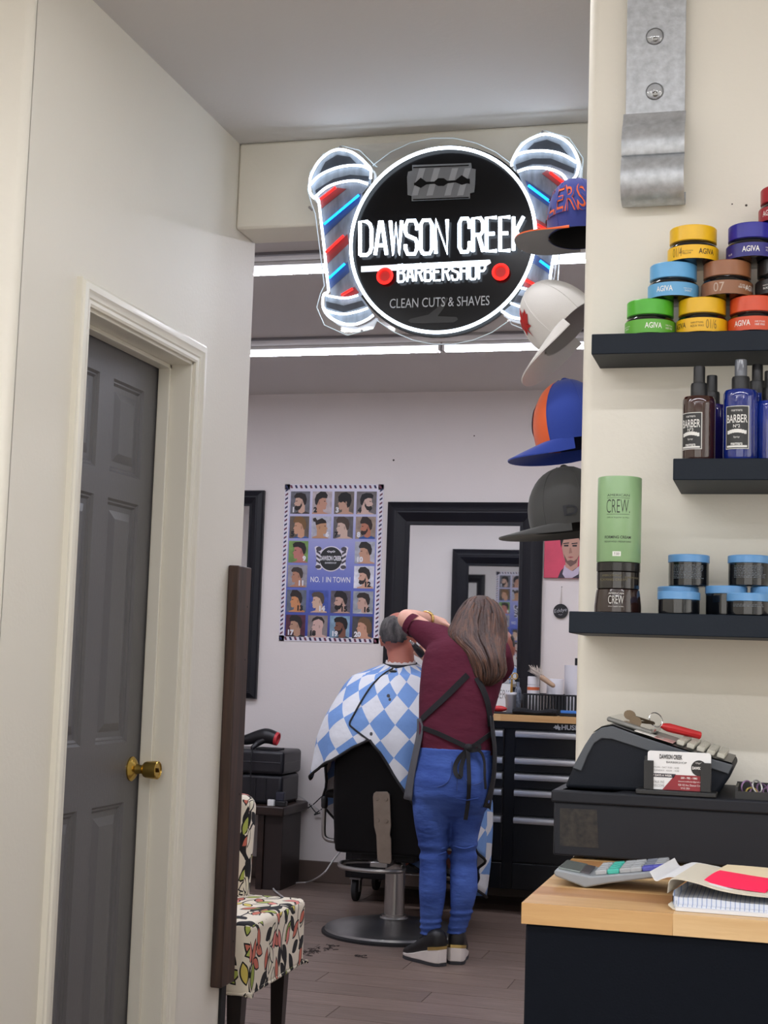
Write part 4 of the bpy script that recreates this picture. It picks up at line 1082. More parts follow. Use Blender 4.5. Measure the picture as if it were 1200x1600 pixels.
sheet('red_paper', 'bright pink-red paper slip folded on top of the heap', [(835, 168), (950, 188), (1050, 205), (1185, 225)], 1.925, 1.985, mat('paper_red', (244, 30, 84), .55, emit=None), .0012, 'paper slip', .008)
o = bpy.data.objects['receipt']; b = MB(); ro = K2(932, 140, 1.985)
b.prism([K2(902, 126, 1.972), K2(968, 134, 1.972), K2(968, 158, 1.972), K2(902, 148, 1.972)], (0, .0006, 0)); b.build('receipt_print', mat('receipt_red', (178, 40, 36), .6), o)

# ================================================================== plank on the wall end, patterned chair
b = MB()
pl0_ = PX(362, 882, XL+.03); 
yA = PX(362, 1200, XL+.001).y
b.box(XL+.0005, XL+.034, 4.125, 4.222, PX(375, 881, XL+.03).z-.012, 0)  if False else None
zt1 = PX(370, 884, XL+.02).z; zb1 = PX(345, 1540, XL+.02).z
b.box(XL+.0006, XL+.036, 4.118, 4.226, zb1, zt1)
M_walnut = wood_mat('walnut_stain', (78, 54, 42), (36, 25, 21), (14, 14, 1.0), .5)
o = b.build('wooden_plank', M_walnut, bevel=.004); tag(o, 'dark walnut plank fixed upright on the end of the cream wall', 'plank')
pk_ = o
for zz in (zb1+.12, zb1+.55, zb1+.95, zt1-.12):
    b = MB(); b.lathe((XL+.0362, 4.20, zz), [(.003, 0), (.003, .0006)], 10, M=RX); b.build('screw_hole', M_matblack, pk_)
# thin black strip below the plank
b = MB(); b.box(XL-.0, XL+.008, 4.196, 4.234, 0.0, zb1-.004); o = b.build('corner_guard', M_matblack); tag(o, 'thin black strip at the foot of the wall end below the plank', 'corner guard')

def leaf_fabric():
    m = bpy.data.materials.new('leaf_fabric'); m.use_nodes = True
    nt = m.node_tree; L = nt.links; bs = nt.nodes['Principled BSDF']; bs.inputs['Roughness'].default_value = .85
    uv = nt.nodes.new('ShaderNodeUVMap')
    def math_(op, a, b_=None, c=None):
        n = nt.nodes.new('ShaderNodeMath'); n.operation = op
        for i, v in enumerate((a, b_, c)):
            if v is None: continue
            if isinstance(v, (int, float)): n.inputs[i].default_value = v
            else: L.new(v, n.inputs[i])
        return n.outputs[0]
    def layer(scale, off, aw, bw, prev, palette):
        mp = nt.nodes.new('ShaderNodeMapping'); mp.inputs['Scale'].default_value = (scale, scale*.85, 1); mp.inputs['Location'].default_value = off
        L.new(uv.outputs[0], mp.inputs[0])
        vo = nt.nodes.new('ShaderNodeTexVoronoi'); vo.voronoi_dimensions = '2D'; vo.inputs['Scale'].default_value = 1; vo.inputs['Randomness'].default_value = .7
        L.new(mp.outputs[0], vo.inputs['Vector'])
        sb = nt.nodes.new('ShaderNodeVectorMath'); sb.operation = 'SUBTRACT'; L.new(mp.outputs[0], sb.inputs[0]); L.new(vo.outputs['Position'], sb.inputs[1])
        sx = nt.nodes.new('ShaderNodeSeparateColor'); L.new(vo.outputs['Color'], sx.inputs[0])
        rt = nt.nodes.new('ShaderNodeVectorRotate'); rt.rotation_type = 'Z_AXIS'
        ang = math_('MULTIPLY_ADD', sx.outputs[0], 2.4, -1.2)
        L.new(sb.outputs[0], rt.inputs['Vector']); L.new(ang, rt.inputs['Angle'])
        sp = nt.nodes.new('ShaderNodeSeparateXYZ'); L.new(rt.outputs[0], sp.inputs[0])
        ax = math_('DIVIDE', math_('ABSOLUTE', sp.outputs[0]), aw)
        by = math_('DIVIDE', sp.outputs[1], bw)
        d_ = math_('ADD', ax, math_('MULTIPLY', by, by))
        inside = math_('LESS_THAN', d_, 1.0); fill = math_('LESS_THAN', d_, .70)
        vein = math_('MULTIPLY', math_('LESS_THAN', math_('ABSOLUTE', sp.outputs[0]), .012), math_('LESS_THAN', by, .4))
        rp_ = nt.nodes.new('ShaderNodeValToRGB'); cr = rp_.color_ramp; cr.interpolation = 'CONSTANT'
        n = len(palette)
        cr.elements[0].color = lin(palette[0]); cr.elements[1].position = 1/n; cr.elements[1].color = lin(palette[1])
        for i in range(2, n):
            e = cr.elements.new(i/n); e.color = lin(palette[i])
        L.new(sx.outputs[1], rp_.inputs[0])
        m1 = nt.nodes.new('ShaderNodeMix'); m1.data_type = 'RGBA'; m1.inputs[7].default_value = lin((18, 16, 18))
        L.new(inside, m1.inputs[0]); L.new(prev, m1.inputs[6]) if not isinstance(prev, tuple) else setattr(m1.inputs[6], 'default_value', prev)
        m2 = nt.nodes.new('ShaderNodeMix'); m2.data_type = 'RGBA'
        L.new(fill, m2.inputs[0]); L.new(m1.outputs[2], m2.inputs[6]); L.new(rp_.outputs[0], m2.inputs[7])
        return m2.outputs[2]
    # thin stems
    wv = nt.nodes.new('ShaderNodeTexWave'); wv.inputs['Scale'].default_value = 2.0; wv.inputs['Distortion'].default_value = 6; wv.inputs['Detail'].default_value = 0; wv.inputs['Detail Scale'].default_value = 3
    L.new(uv.outputs[0], wv.inputs[0])
    st = math_('GREATER_THAN', wv.outputs['Fac'], .985)
    m0 = nt.nodes.new('ShaderNodeMix'); m0.data_type = 'RGBA'; m0.inputs[6].default_value = lin((226, 216, 196)); m0.inputs[7].default_value = lin((22, 20, 20))
    L.new(st, m0.inputs[0])
    c = layer(13, (3.1, 1.2, 0), .22, .50, m0.outputs[2], [(20, 18, 20), (198, 112, 92), (150, 164, 74), (222, 216, 190)])
    c = layer(15, (7.7, 4.4, 0), .24, .48, c, [(214, 128, 118), (168, 178, 84), (206, 186, 92), (20, 18, 20), (196, 106, 86), (226, 218, 198)])
    L.new(c, bs.inputs['Base Color'])
    _M['leaf_fabric'] = m
    return m
M_leaf = leaf_fabric()
ch = thing('upholstered_chair', 'armless chair in cream fabric printed with colourful leaves by the wall end', 'chair', (-1.83, 4.6, 0))
b = MB(); b.box(-2.12, -1.545, 4.30, 4.84, 0.235, 0.455); b.build('seat', M_leaf, ch, bevel=.022, bseg=5, boxuv=True)
b = MB(); b.tube(smoothpath([(-2.1, 4.308, .245), (-1.575, 4.308, .245), (-1.553, 4.328, .245), (-1.553, 4.800, .245), (-1.585, 4.822, .247), (-2.1, 4.825, .247)], 4), .007, 8)
b.build('piping', M_leaf, ch, boxuv=True)
b = MB()
b.obox(Matrix.Translation((-1.93, 4.815, .60))@Matrix.Rotation(-.10, 4, 'X'), .38, .10, .38); b.build('backrest', M_leaf, ch, bevel=.045, bseg=5, boxuv=True)
M_leg = wood_mat('leg_dark', (34, 26, 24), (22, 17, 16), (10, 10, 1), .35)
for (x, y) in ((-2.08, 4.35), (-1.60, 4.35), (-2.08, 4.75), (-1.60, 4.75)):
    b = MB(); b.loft([[Vector((x-s, y-s, z)), Vector((x+s, y-s, z)), Vector((x+s, y+s, z)), Vector((x-s, y+s, z))] for s, z in ((.017, 0.0005), (.024, .232))]); b.build('leg', M_leg, ch, smooth=0)

# ================================================================== mirrors, poster, pictures on the back wall
def framed_mirror(x0, x1, z0, z1, Y, label, fw, s=-1, inner=.012, dep=.045):
    """s=-1 hangs on a wall facing -Y, s=+1 faces +Y"""
    t = thing('framed_mirror', label, 'mirror', ((x0+x1)/2, Y, z0))
    b = MB(); b.box(x0+fw*.8, x1-fw*.8, min(Y+s*.002, Y+s*.012), max(Y+s*.002, Y+s*.012), z0+fw*.8, z1-fw*.8); b.build('mirror_glass', M_mirror, t, smooth=0)
    prof = [(0, .001), (0, dep*.55), (fw*.08, dep*.75), (fw*.35, dep), (fw*.40, dep*.97), (fw*.46, dep), (fw*.80, dep*.62), (fw*.84, dep*.5), (fw*.97, dep*.5), (fw, .013)]
    def ring(xc, zc, sx, sz): return [Vector((xc+sx*a, Y+s*h, zc+sz*a)) for a, h in prof]
    rs = [ring(x0, z0, 1, 1), ring(x1, z0, -1, 1), ring(x1, z1, -1, -1), ring(x0, z1, 1, -1)]
    for i, nm in enumerate(('bottom', 'side', 'top', 'side')):
        b = MB(); b.loft([rs[i], rs[(i+1) % 4]], False, False, closed=False); b.build('frame_rail', M_frame, t, smooth=25)
    b = MB(); e = .008; iz = dep*.36
    for (xa, xb, za, zb_) in ((x0+fw, x0+fw+e, z0+fw, z1-fw), (x1-fw-e, x1-fw, z0+fw, z1-fw), (x0+fw, x1-fw, z0+fw, z0+fw+e), (x0+fw, x1-fw, z1-fw-e, z1-fw)):
        pass
    return t
framed_mirror(-2.188, -1.290, 1.008, 2.166, YB, 'large black-framed mirror behind the tool chest, in front of the barber', .132)
framed_mirror(-3.75, -2.943, 1.015, 2.231, YB, 'black-framed mirror at the left, mostly hidden by the wall end', .092)
framed_mirror(-2.66, -1.85, 0.95, 2.205, 4.22, 'black-framed mirror on the partition, seen only as a reflection', .140, s=1)
bpy.data.objects['framed_mirror.002'].rotation_euler.z = -.026
bpy.data.objects['framed_mirror.002'].location.y += .012

# poster
px0, px1, pz0, pz1 = -2.822, -2.222, 1.355, 2.270
po = thing('haircut_poster', 'blue haircut style poster with twenty numbered portraits on the back wall', 'poster', ((px0+px1)/2, YB, pz0))
def poster_mat():
    m = mat('poster_print', (120, 132, 196), .45)
    nt = m.node_tree; b_ = nt.nodes['Principled BSDF']; tc = nt.nodes.new('ShaderNodeTexCoord')
    sp = nt.nodes.new('ShaderNodeSeparateXYZ'); nt.links.new(tc.outputs['Object'], sp.inputs[0])
    mr = nt.nodes.new('ShaderNodeMapRange'); mr.inputs[1].default_value = pz0; mr.inputs[2].default_value = pz1; nt.links.new(sp.outputs['Z'], mr.inputs[0])
    rp_ = nt.nodes.new('ShaderNodeValToRGB'); e = rp_.color_ramp.elements
    e[0].position = 0; e[0].color = lin((40, 56, 140)); e[1].position = 1; e[1].color = lin((222, 218, 232))
    q = e.new(.35); q.color = lin((96, 110, 190)); q = e.new(.7); q.color = lin((166, 168, 214))
    nt.links.new(mr.outputs[0], rp_.inputs[0]); nt.links.new(rp_.outputs[0], b_.inputs['Base Color']); return m
b = MB(); b.box(px0, px1, YB-.0030, YB-.0005, pz0, pz1); sh = b.build('poster_sheet', poster_mat(), po, smooth=0)
PW, PH = px1-px0, pz1-pz0
def pp(u, v, k=1): return Vector((px0+u*PW, YB-.003-.0009*k, pz1-v*PH))
b = MB(); bw = .052
for (u0, u1, v0, v1) in ((0, 1, 0, .034), (0, 1, .966, 1), (0, bw, 0, 1), (1-bw, 1, 0, 1)): b.face([pp(u0, v1), pp(u1, v1), pp(u1, v0), pp(u0, v0)])
b.build('border_white', mat('poster_white', (222, 218, 226), .5), sh, smooth=0)
b = MB(); br_ = MB(); k = 0
def stripe(mb, a, b_, c, d_): mb.face([pp(*a, 2), pp(*b_, 2), pp(*c, 2), pp(*d_, 2)])
n = 20
for i in range(n):
    u = i/n; tgt = b if i % 2 == 0 else br_
    stripe(tgt, (u+.012, .026), (u+.034, .026), (u+.022, .006), (u, .006)); stripe(tgt, (u+.012, .994), (u+.034, .994), (u+.022, .974), (u, .974))
n = 34
for i in range(n):
    v = .03+i*.94/n; tgt = b if i % 2 == 0 else br_
    stripe(tgt, (.008, v+.020), (.036, v+.008), (.036, v-.004), (.008, v+.008)); stripe(tgt, (.964, v+.020), (.992, v+.008), (.992, v-.004), (.964, v+.008))
o = b.build('border_stripe_blue', mat('poster_navy', (34, 40, 84), .5), sh, smooth=0); o['kind'] = 'stuff'
o = br_.build('border_stripe_red', mat('poster_maroon', (110, 56, 76), .5), sh, smooth=0); o['kind'] = 'stuff'
cols_ = [(.064, .262), (.288, .486), (.510, .708), (.734, .934)]
rows2 = [(.046, .190), (.206, .346), (.364, .502), (.518, .658), (.676, .816), (.834, .972)]
rr = random.Random(11)
HC = [(36, 28, 26), (30, 24, 24), (22, 20, 20), (28, 26, 28), (120, 88, 52), (40, 30, 26), (70, 56, 48), (46, 32, 26), (34, 26, 26), (38, 32, 32), (60, 50, 46), (44, 36, 34), (42, 34, 32), (84, 72, 64), (30, 24, 24), (44, 36, 34), (40, 34, 34), (40, 34, 32), (24, 20, 20), (104, 78, 52)]
SK = [(206, 168, 148), (196, 146, 122), (190, 150, 128), (206, 176, 162), (200, 152, 122), (190, 144, 108), (204, 176, 160), (182, 116, 90), (188, 120, 110), (196, 150, 124), (180, 130, 104), (208, 164, 142), (206, 142, 96), (210, 176, 152), (196, 158, 142), (196, 160, 144), (180, 140, 116), (206, 172, 162), (120, 78, 62), (200, 150, 124)]
BG = [(104, 104, 112), (182, 170, 172), (110, 100, 92), (110, 104, 104), (96, 84, 74), (176, 176, 188), (96, 92, 94), (148, 130, 116), (116, 150, 80), (170, 172, 182), (150, 146, 152), (214, 214, 222), (100, 108, 122), (66, 84, 160), (92, 86, 96), (148, 152, 158), (84, 40, 58), (132, 122, 120), (126, 156, 178), (66, 66, 70)]
FACE = [-1, 1, -1, 1, -1, 1, -1, -1, -1, -1, -1, -1, -1, -1, -1, -1, -1, -1, -1, -1]
NUMC = 'wkwkkwkwwwwkkwkkwkww'
SHIRT = {4: (60, 96, 160), 7: (50, 84, 150), 0: (70, 60, 58), 15: (190, 190, 196), 16: (40, 40, 46), 18: (60, 70, 80)}
cells = [(c_, r_) for r_ in (0, 1) for c_ in range(4)] + [(0, 2), (3, 2), (0, 3), (3, 3)] + [(c_, r_) for r_ in (4, 5) for c_ in range(4)]
def blob(pts, k):
    return pts
for i, (ci, ri) in enumerate(cells):
    u0, u1 = cols_[ci]; v0, v1 = rows2[ri]; fc = FACE[i]
    def q(x, y, k_):  # x,y in -1..1 of the cell; flips with facing direction
        return pp((u0+u1)/2+(u1-u0)/2*max(-1, min(1, x*-fc if fc < 0 else x*-fc)), (v0+v1)/2-(v1-v0)/2*max(-1, min(1, y)), k_)
    b = MB(); b.face([pp(u0, v1, 2), pp(u1, v1, 2), pp(u1, v0, 2), pp(u0, v0, 2)], 0)
    # profile head facing +fc: coordinates drawn facing left
    jx = rr.uniform(-.08, .08); sc = rr.uniform(.95, 1.08)
    def poly_(pts, mi, k_): 
        P_ = [q((x+jx)*sc, y*sc, k_) for x, y in pts]
        b.face(P_ if fc > 0 else P_[::-1], mi)
    # neck and shoulders
    poly_([(-.15, -.45), (-.2, -.80), (-.7, -.95), (-.7, -1.1), (.95, -1.1), (.95, -.9), (.5, -.75), (.48, -.2)], 3 if i in SHIRT else 1, 3)
    poly_([(-.12, -.4), (-.15, -.85), (.2, -.95), (.5, -.8), (.5, -.2)], 1, 3.5)
    # face profile
    poly_([(-.42, .50), (-.48, .22), (-.46, .10), (-.62, -.14), (-.50, -.18), (-.52, -.30), (-.48, -.36), (-.50, -.50), (-.36, -.62), (-.10, -.56), (.15, -.40), (.48, -.30), (.60, .1), (.5, .55), (.1, .75)], 1, 4)
    # hair by style
    st = i % 5
    if i == 2: poly_([(-.55, .1), (-.6, .5), (-.3, .85), (.2, .92), (.65, .7), (.75, .2), (.6, -.3), (.35, -.45), (.25, -.1), (-.1, .1), (-.3, .0)], 2, 5)
    elif i == 17: poly_([(-.62, .40), (-.5, .72), (-.1, .92), (.45, .86), (.72, .5), (.66, .2), (.5, .5), (.1, .68), (-.3, .55)], 2, 5)
    elif i == 19: poly_([(-.50, .40), (-.3, .8), (.1, .92), (.6, .75), (.82, .3), (.86, -.3), (.66, -.62), (.40, -.4), (.35, .1), (.1, .35), (-.2, .45)], 2, 5)
    elif i == 5: poly_([(-.48, .40), (-.4, .62), (0, .85), (.5, .66), (.68, .9), (.95, .8), (.9, .55), (.68, .50), (.62, .2), (.1, .35)], 2, 5)
    else:
        top = .82+.12*(st % 3)
        poly_([(-.56, .38), (-.62, .55+.1*(st % 2)), (-.4, top), (.1, top+.04), (.52, .72), (.68, .30), (.62, -.12), (.45, -.24), (.34, .02), (.22, .28), (-.1, .42)], 2, 5)
    if i in (0, 3, 11, 14, 18, 7): poly_([(-.46, -.26), (-.54, -.52), (-.36, -.70), (-.02, -.62), (.2, -.3), (.24, .0), (.12, -.05), (.02, -.28), (-.2, -.32)], 2, 5)
    # ear, eye
    poly_([(.14, .08), (.26, .12), (.32, -.02), (.24, -.20), (.15, -.14)], 4, 6)
    poly_([(-.42, .14), (-.26, .16), (-.26, .10), (-.40, .08)], 2, 6)
    dk = tuple(int(v*.86) for v in SK[i])
    pm = [mat('print_bg_%d' % i, BG[i], .5, noise=.25, nscale=30), mat('print_skin_%d' % i, SK[i], .5), mat('print_hair_%d' % i, HC[i], .6), mat('print_shirt_%d' % i, SHIRT.get(i, SK[i]), .6), mat('print_ear_%d' % i, dk, .5)]
    ph = b.build('haircut_photo', pm, po, smooth=0)
    b = MB(); s_ = str(i+1); w_ = .05*len(s_)
    left = i in (0, 1, 2, 3, 4, 6, 7, 9, 16, 17, 18, 19)
    ux = u0+.012+w_/2*.9 if left else u1-.012-w_/2*.9
    put_text(b, s_, plane_fn(pp(ux, v1-.026, 7)), None, .032, bold=.055); b.build('photo_number', mat('poster_num_w', (226, 226, 230)) if NUMC[i] == 'w' else mat('poster_num_k', (20, 20, 24)), ph, smooth=0)
# centre emblem of the poster
ec = pp(.498, .475, 2); er = .066
b = MB()
def circ(c, r, n=36, k=0): return [c+Vector((r*math.cos(2*PI*i/n), -k*.0009, r*math.sin(2*PI*i/n))) for i in range(n)]
b.face(circ(ec, er*1.12)[::1], 0)
for s_ in (-1, 1):
    b.face([ec+Vector((s_*x*er, -.0002, z*er)) for x, z in ([(1.55, 1.0), (1.35, 1.12), (.95, 1.0), (.7, .5), (.7, -.6), (.9, -.95), (1.2, -.98), (1.42, -.75), (1.3, -.2)][::-1 if s_ > 0 else 1])], 0)
em = b.build('poster_emblem', mat('poster_white', (222, 218, 226), .5), po, smooth=0)
b = MB(); b.face(circ(ec, er*1.03, k=2), 0); b.build('emblem_disc', mat('poster_black', (32, 34, 36), .5), em, smooth=0)
b = MB()
for s_ in (-1, 1):
    for (z0_, z1_) in ((.62, .42), (.22, .02), (-.18, -.38)):
        b.face([ec+Vector((s_*x*er, -.0012, z*er)) for x, z in ([(1.36, z0_+.14), (1.36, z1_+.14), (.98, z1_-.1), (.98, z0_-.1)][::1 if s_ > 0 else -1])], 0)
    for zc_, rz in ((.86, .2), (-.72, .17)):
        b.face([ec+Vector((s_*1.15*er+er*.26*math.cos(a), -.0012, zc_*er+er*rz*math.sin(a))) for a in [2*PI*i/16 for i in range(16)]], 0)
o = b.build('emblem_pole', mat('poster_pole', (70, 66, 74), .5), em, smooth=0); o['kind'] = 'stuff'
b = MB(); f = plane_fn(ec+Vector((0, -.0036, 0))); put_text(b, 'DAWSON CREEK', f, er*2.0, er*.42, 0, er*.05, bold=.03); put_text(b, 'BARBERSHOP', f, er*1.05, er*.15, 0, -er*.36); put_text(b, '<>o<>', f, er*.75, er*.22, 0, er*.62, bold=.04); b.build('emblem_lettering', mat('poster_num_w', (226, 226, 230)), em, smooth=0)
b = MB(); put_text(b, 'NO. 1 IN TOWN', plane_fn(pp(.498, .607, 2)), PW*.40, .032, bold=.01); b.build('poster_slogan', mat('poster_num_w', (226, 226, 230)), po, smooth=0)

# pink portrait picture
a_ = P(852, 828, YB); c_ = P(850, 903, YB)
qx0, qx1, qz0, qz1 = a_.x, a_.x+.26, c_.z, a_.z+.012
pt_ = thing('portrait_picture', 'pink print of a dark-haired man in a jacket right of the mirror', 'picture', ((qx0+qx1)/2, YB, qz0))
b = MB(); b.box(qx0, qx1, YB-.02, YB-.0005, qz0, qz1); b.build('canvas', mat('picture_pink', (206, 70, 96), .5, noise=.12, nscale=9), pt_, bevel=.002)
def qf(u, v, k=1): return Vector((qx0+(qx1-qx0)*u, YB-.0202-.0006*k, qz1-(qz1-qz0)*v))
def qpoly(name, pts, m, k):
    b = MB(); b.face([qf(u, v, k) for u, v in pts][::-1]); b.build(name, m, pt_, smooth=0)
sk_ = mat('pic_skin', (186, 142, 124), .5); hr_ = mat('pic_hair', (34, 28, 32), .6); jk_ = mat('pic_jacket', (54, 48, 60), .6)
qpoly('painted_jacket', [(.30, 1), (.36, .86), (.46, .76), (.58, .82), (.78, .78), (.96, .9), (1, 1)], jk_, 1)
qpoly('painted_shirt', [(.40, .92), (.44, .74), (.62, .86), (.78, .74), (.74, .92), (.60, 1), (.46, 1)], mat('pic_shirt', (190, 178, 196), .6), 2)
qpoly('painted_neck', [(.46, .62), (.46, .78), (.60, .86), (.72, .78), (.74, .5)], sk_, 3)
qpoly('painted_face', [(.40, .22), (.38, .40), (.42, .58), (.50, .72), (.58, .76), (.68, .70), (.76, .54), (.80, .34), (.76, .16), (.56, .10)], sk_, 4)
qpoly('painted_hair', [(.36, .40), (.33, .18), (.40, .04), (.56, .0), (.74, .03), (.84, .18), (.82, .42), (.77, .30), (.72, .17), (.58, .14), (.46, .18), (.41, .24)], hr_, 5)
for u in (.47, .65): qpoly('painted_eye', [(u-.05, .345), (u+.05, .34), (u+.045, .375), (u-.045, .375)], hr_, 5); qpoly('painted_brow', [(u-.065, .31), (u+.06, .295), (u+.06, .315), (u-.065, .33)], hr_, 5)
qpoly('painted_nose', [(.545, .40), (.575, .40), (.60, .50), (.53, .515)], mat('pic_shade', (156, 112, 98), .5), 5)
qpoly('painted_mouth', [(.50, .585), (.57, .57), (.64, .58), (.57, .61)], mat('pic_lip', (160, 84, 84), .5), 5)
qpoly('painted_beard', [(.42, .52), (.46, .68), (.57, .775), (.69, .70), (.76, .52), (.70, .62), (.64, .66), (.57, .64), (.50, .66)], mat('pic_beard', (112, 82, 74), .6), 4.5)

# round black slate with a cord
dc = P(876, 955, YB-.012)
rs_ = thing('hanging_disc_sign', 'small round black sign with white script hanging from a string', 'sign', dc)
rd = .0405
b = MB(); b.lathe(dc+Vector((0, .006, 0)), [(rd, 0), (rd, .006), (rd-.002, .008)], 36, M=Matrix.Rotation(PI/2, 4, 'X')); b.build('disc', mat('slate_black', (24, 24, 27), .6), rs_)
b = MB(); put_text(b, 'Eddye', plane_fn(dc+Vector((0, -.0032, .002)), right=(1, 0, .18)), rd*1.7, rd*.62, bold=-.012)
b.tube([dc+Vector((-.012, -.003, -.018)), dc+Vector((0, -.003, -.021)), dc+Vector((.010, -.003, -.018))], .0008, 5); b.build('script_lettering', mat('chalk', (196, 196, 200), .8), rs_, smooth=0)
top_ = P(878, 917, YB)
b = MB(); b.tube([dc+Vector((-.004, 0, rd)), top_+Vector((0, -.006, 0)), dc+Vector((.004, 0, rd))], .0012, 6); b.build('string', mat('jute', (150, 136, 112), .9), rs_)
b = MB(); b.lathe(top_, [(.004, 0), (.002, .012)], 10, M=Matrix.Rotation(PI/2, 4, 'X')); b.build('nail', M_chrome, rs_)

# ================================================================== tool chest along the back wall
TX0, TX1, TY0, TY1 = -2.205, -0.63, 7.53, 8.08
tc_ = thing('tool_chest', 'wide black steel tool chest with silver drawer pulls under the mirror', 'tool chest', ((TX0+TX1)/2, 7.8, 0))
M_tc = mat('toolchest_black', (8, 9, 13), .32, spec=.3, noise=.1, nscale=200)
M_alu = mat('drawer_pull_alu', (206, 208, 212), .28, .85)
zt2, zb2 = .972, .125
b = MB(); b.box(TX0, TX1, TY0+.02, TY1, zb2, zt2); b.build('carcass', M_tc, tc_, bevel=.004)
b = MB(); b.box(TX0, TX1, TY0+.005, TY0+.02, .935, zt2); b.build('top_rail', M_tc, tc_, bevel=.002)
hz = [.902, .767, .687, .605, .468]; edges = [.930, .795, .715, .633, .496, .262]
for (xa, xb) in ((TX0+.035, -1.375), (-1.318, TX1-.035)):
    for k_ in range(5):
        b = MB(); b.box(xa, xb, TY0, TY0+.02, edges[k_+1]+.004, edges[k_]); dw = b.build('drawer', M_tc, tc_, bevel=.003)
        b = MB(); zc_ = edges[k_]-.022
        b.prism([Vector((xa+.004, TY0-.0005, zc_+.017)), Vector((xa+.004, TY0-.020, zc_+.013)), Vector((xa+.004, TY0-.024, zc_)), Vector((xa+.004, TY0-.018, zc_-.014)), Vector((xa+.004, TY0-.0005, zc_-.016))], (xb-xa-.008, 0, 0))
        b.build('drawer_pull', M_alu, dw, smooth=60)
    b = MB(); b.box(xa, xb, TY0, TY0+.02, zb2+.005, .258); b.build('lower_panel', M_tc, tc_, bevel=.003)
# wood top in staves
wt = thing('chest_worktop', 'light wooden top of the black tool chest', 'worktop', ((TX0+TX1)/2, 7.8, zt2))
yy = TY0-.006; rr = random.Random(9)
while yy < TY1-.02:
    x = TX0-.01
    while x < TX1+.01:
        L = rr.uniform(.3, .6); b = MB(); b.box(x, min(x+L, TX1+.01), yy, min(yy+.072, TY1), zt2+.0005, 1.006); b.build('wood_stave', M_blocks[rr.randrange(4)], wt); x += L
    yy += .072
ZW = 1.006
# casters
for (x, y, sc) in ((TX0+.05, TY0+.07, 1), (TX1-.05, TY0+.07, 1), (TX0+.05, TY1-.08, 1), (TX1-.05, TY1-.08, 1)):
    b = MB(); b.box(x-.03, x+.03, y-.03, y+.03, zb2-.012, zb2-.0005); b.box(x-.024, x-.018, y-.022, y+.022, .05, zb2-.012); b.box(x+.018, x+.024, y-.022, y+.022, .05, zb2-.012)
    cs_ = b.build('caster', mat('caster_steel', (130, 130, 132), .4, .7), tc_)
    b = MB(); b.lathe((x-.015, y, .058), [(.030, 0), (.054, .002), (.0575, .006), (.0575, .024), (.054, .028), (.030, .030)], 28, M=RX); w_ = b.build('wheel', mat('caster_rubber', (30, 30, 32), .7), cs_)
# emblem and name on the top rail
la = P(864, 1141, TY0+.004); lb_ = P(876, 1128, TY0+.004); z_ = .953
wx = P(878, 1135, TY0).x
b = MB(); sx_ = P(864, 1135, TY0).x; ex_ = P(876, 1135, TY0).x; W2 = ex_-sx_
pts = [(0, .35), (.2, .55), (.3, .8), (.5, .62), (.62, 1), (.75, .62), (1, .45), (.9, .2), (1, .05), (.72, 0), (.6, .25), (.4, .1), (.25, .3)]
b.prism([Vector((sx_+u*W2, TY0+.0042, z_-.016+v*.032)) for u, v in pts], (0, .0006, 0)); b.build('emblem', mat('tool_logo', (150, 152, 156), .5), tc_, smooth=0)
b = MB(); put_text(b, 'HUSKY', plane_fn((wx+.055, TY0+.0040, z_)), .115, .026, bold=.03); b.build('chest_lettering', mat('tool_logo', (150, 152, 156), .5), tc_, smooth=0)

# ------------------------------------------------------------------ things on the chest
def TW(px, Y): return P(px, 1095, Y).x
bk = thing('wire_basket', 'black slotted basket of supplies on the wooden chest top', 'basket', (TW(860, 7.72), 7.72, ZW))
bx0_, bx1_ = TW(818, 7.64), TW(899, 7.64); by0, by1 = 7.64, 7.82; bh = .105
b = MB(); b.box(bx0_, bx1_, by0, by1, ZW+.0005, ZW+.006); b.build('basket_floor', M_matblack, bk)
n = 16
for i in range(n+1):
    x = bx0_+(bx1_-bx0_)*i/n
    for y in (by0, by1):
        b = MB(); b.box(x-.0045, x+.0045, y-.002, y+.002, ZW+.006, ZW+bh); b.build('slat', M_matblack, bk)
for i in range(1, 9):
    y = by0+(by1-by0)*i/9
    for x in (bx0_, bx1_):
        b = MB(); b.box(x-.002, x+.002, y-.0045, y+.0045, ZW+.006, ZW+bh); b.build('slat', M_matblack, bk)
b = MB(); b.tube([(bx0_, by0, ZW+bh), (bx1_, by0, ZW+bh), (bx1_, by1, ZW+bh), (bx0_, by1, ZW+bh)], .0045, 8, closed=True); b.build('rim', M_matblack, bk)
c = Vector((TW(866, 7.73), 7.745, ZW+.10))
t = thing('paper_roll', 'white paper roll standing in the black basket', 'paper roll', c)
b = MB(); b.lathe(c, [(.020, 0), (.044, 0), (.044, .085), (.042, .088), (.018, .088), (.018, .004)], 32); b.build('roll', mat('tissue', (214, 212, 216), .9, bump=.1, bscale=60), t)
c = Vector((TW(833, 7.70), 7.70, ZW+.008))
t = thing('spray_can', 'white can with an orange band standing in the basket', 'can', c)
b = MB(); b.lathe(c, [(.030, 0), (.032, .003), (.032, .14), (.030, .145)], 28, 0); b.build('can_body', mat('can_white', (214, 212, 214), .4), t)
b = MB(); b.lathe(c, [(.0326, .118), (.0326, .134)], 28, cap=False); b.build('can_band', mat('can_orange', (206, 98, 50), .4), t)
b = MB(); b.lathe(c, [(.029, .1455), (.031, .147), (.031, .186), (.029, .189)], 28); b.build('can_cap', mat('can_cap', (222, 220, 222), .35), t)
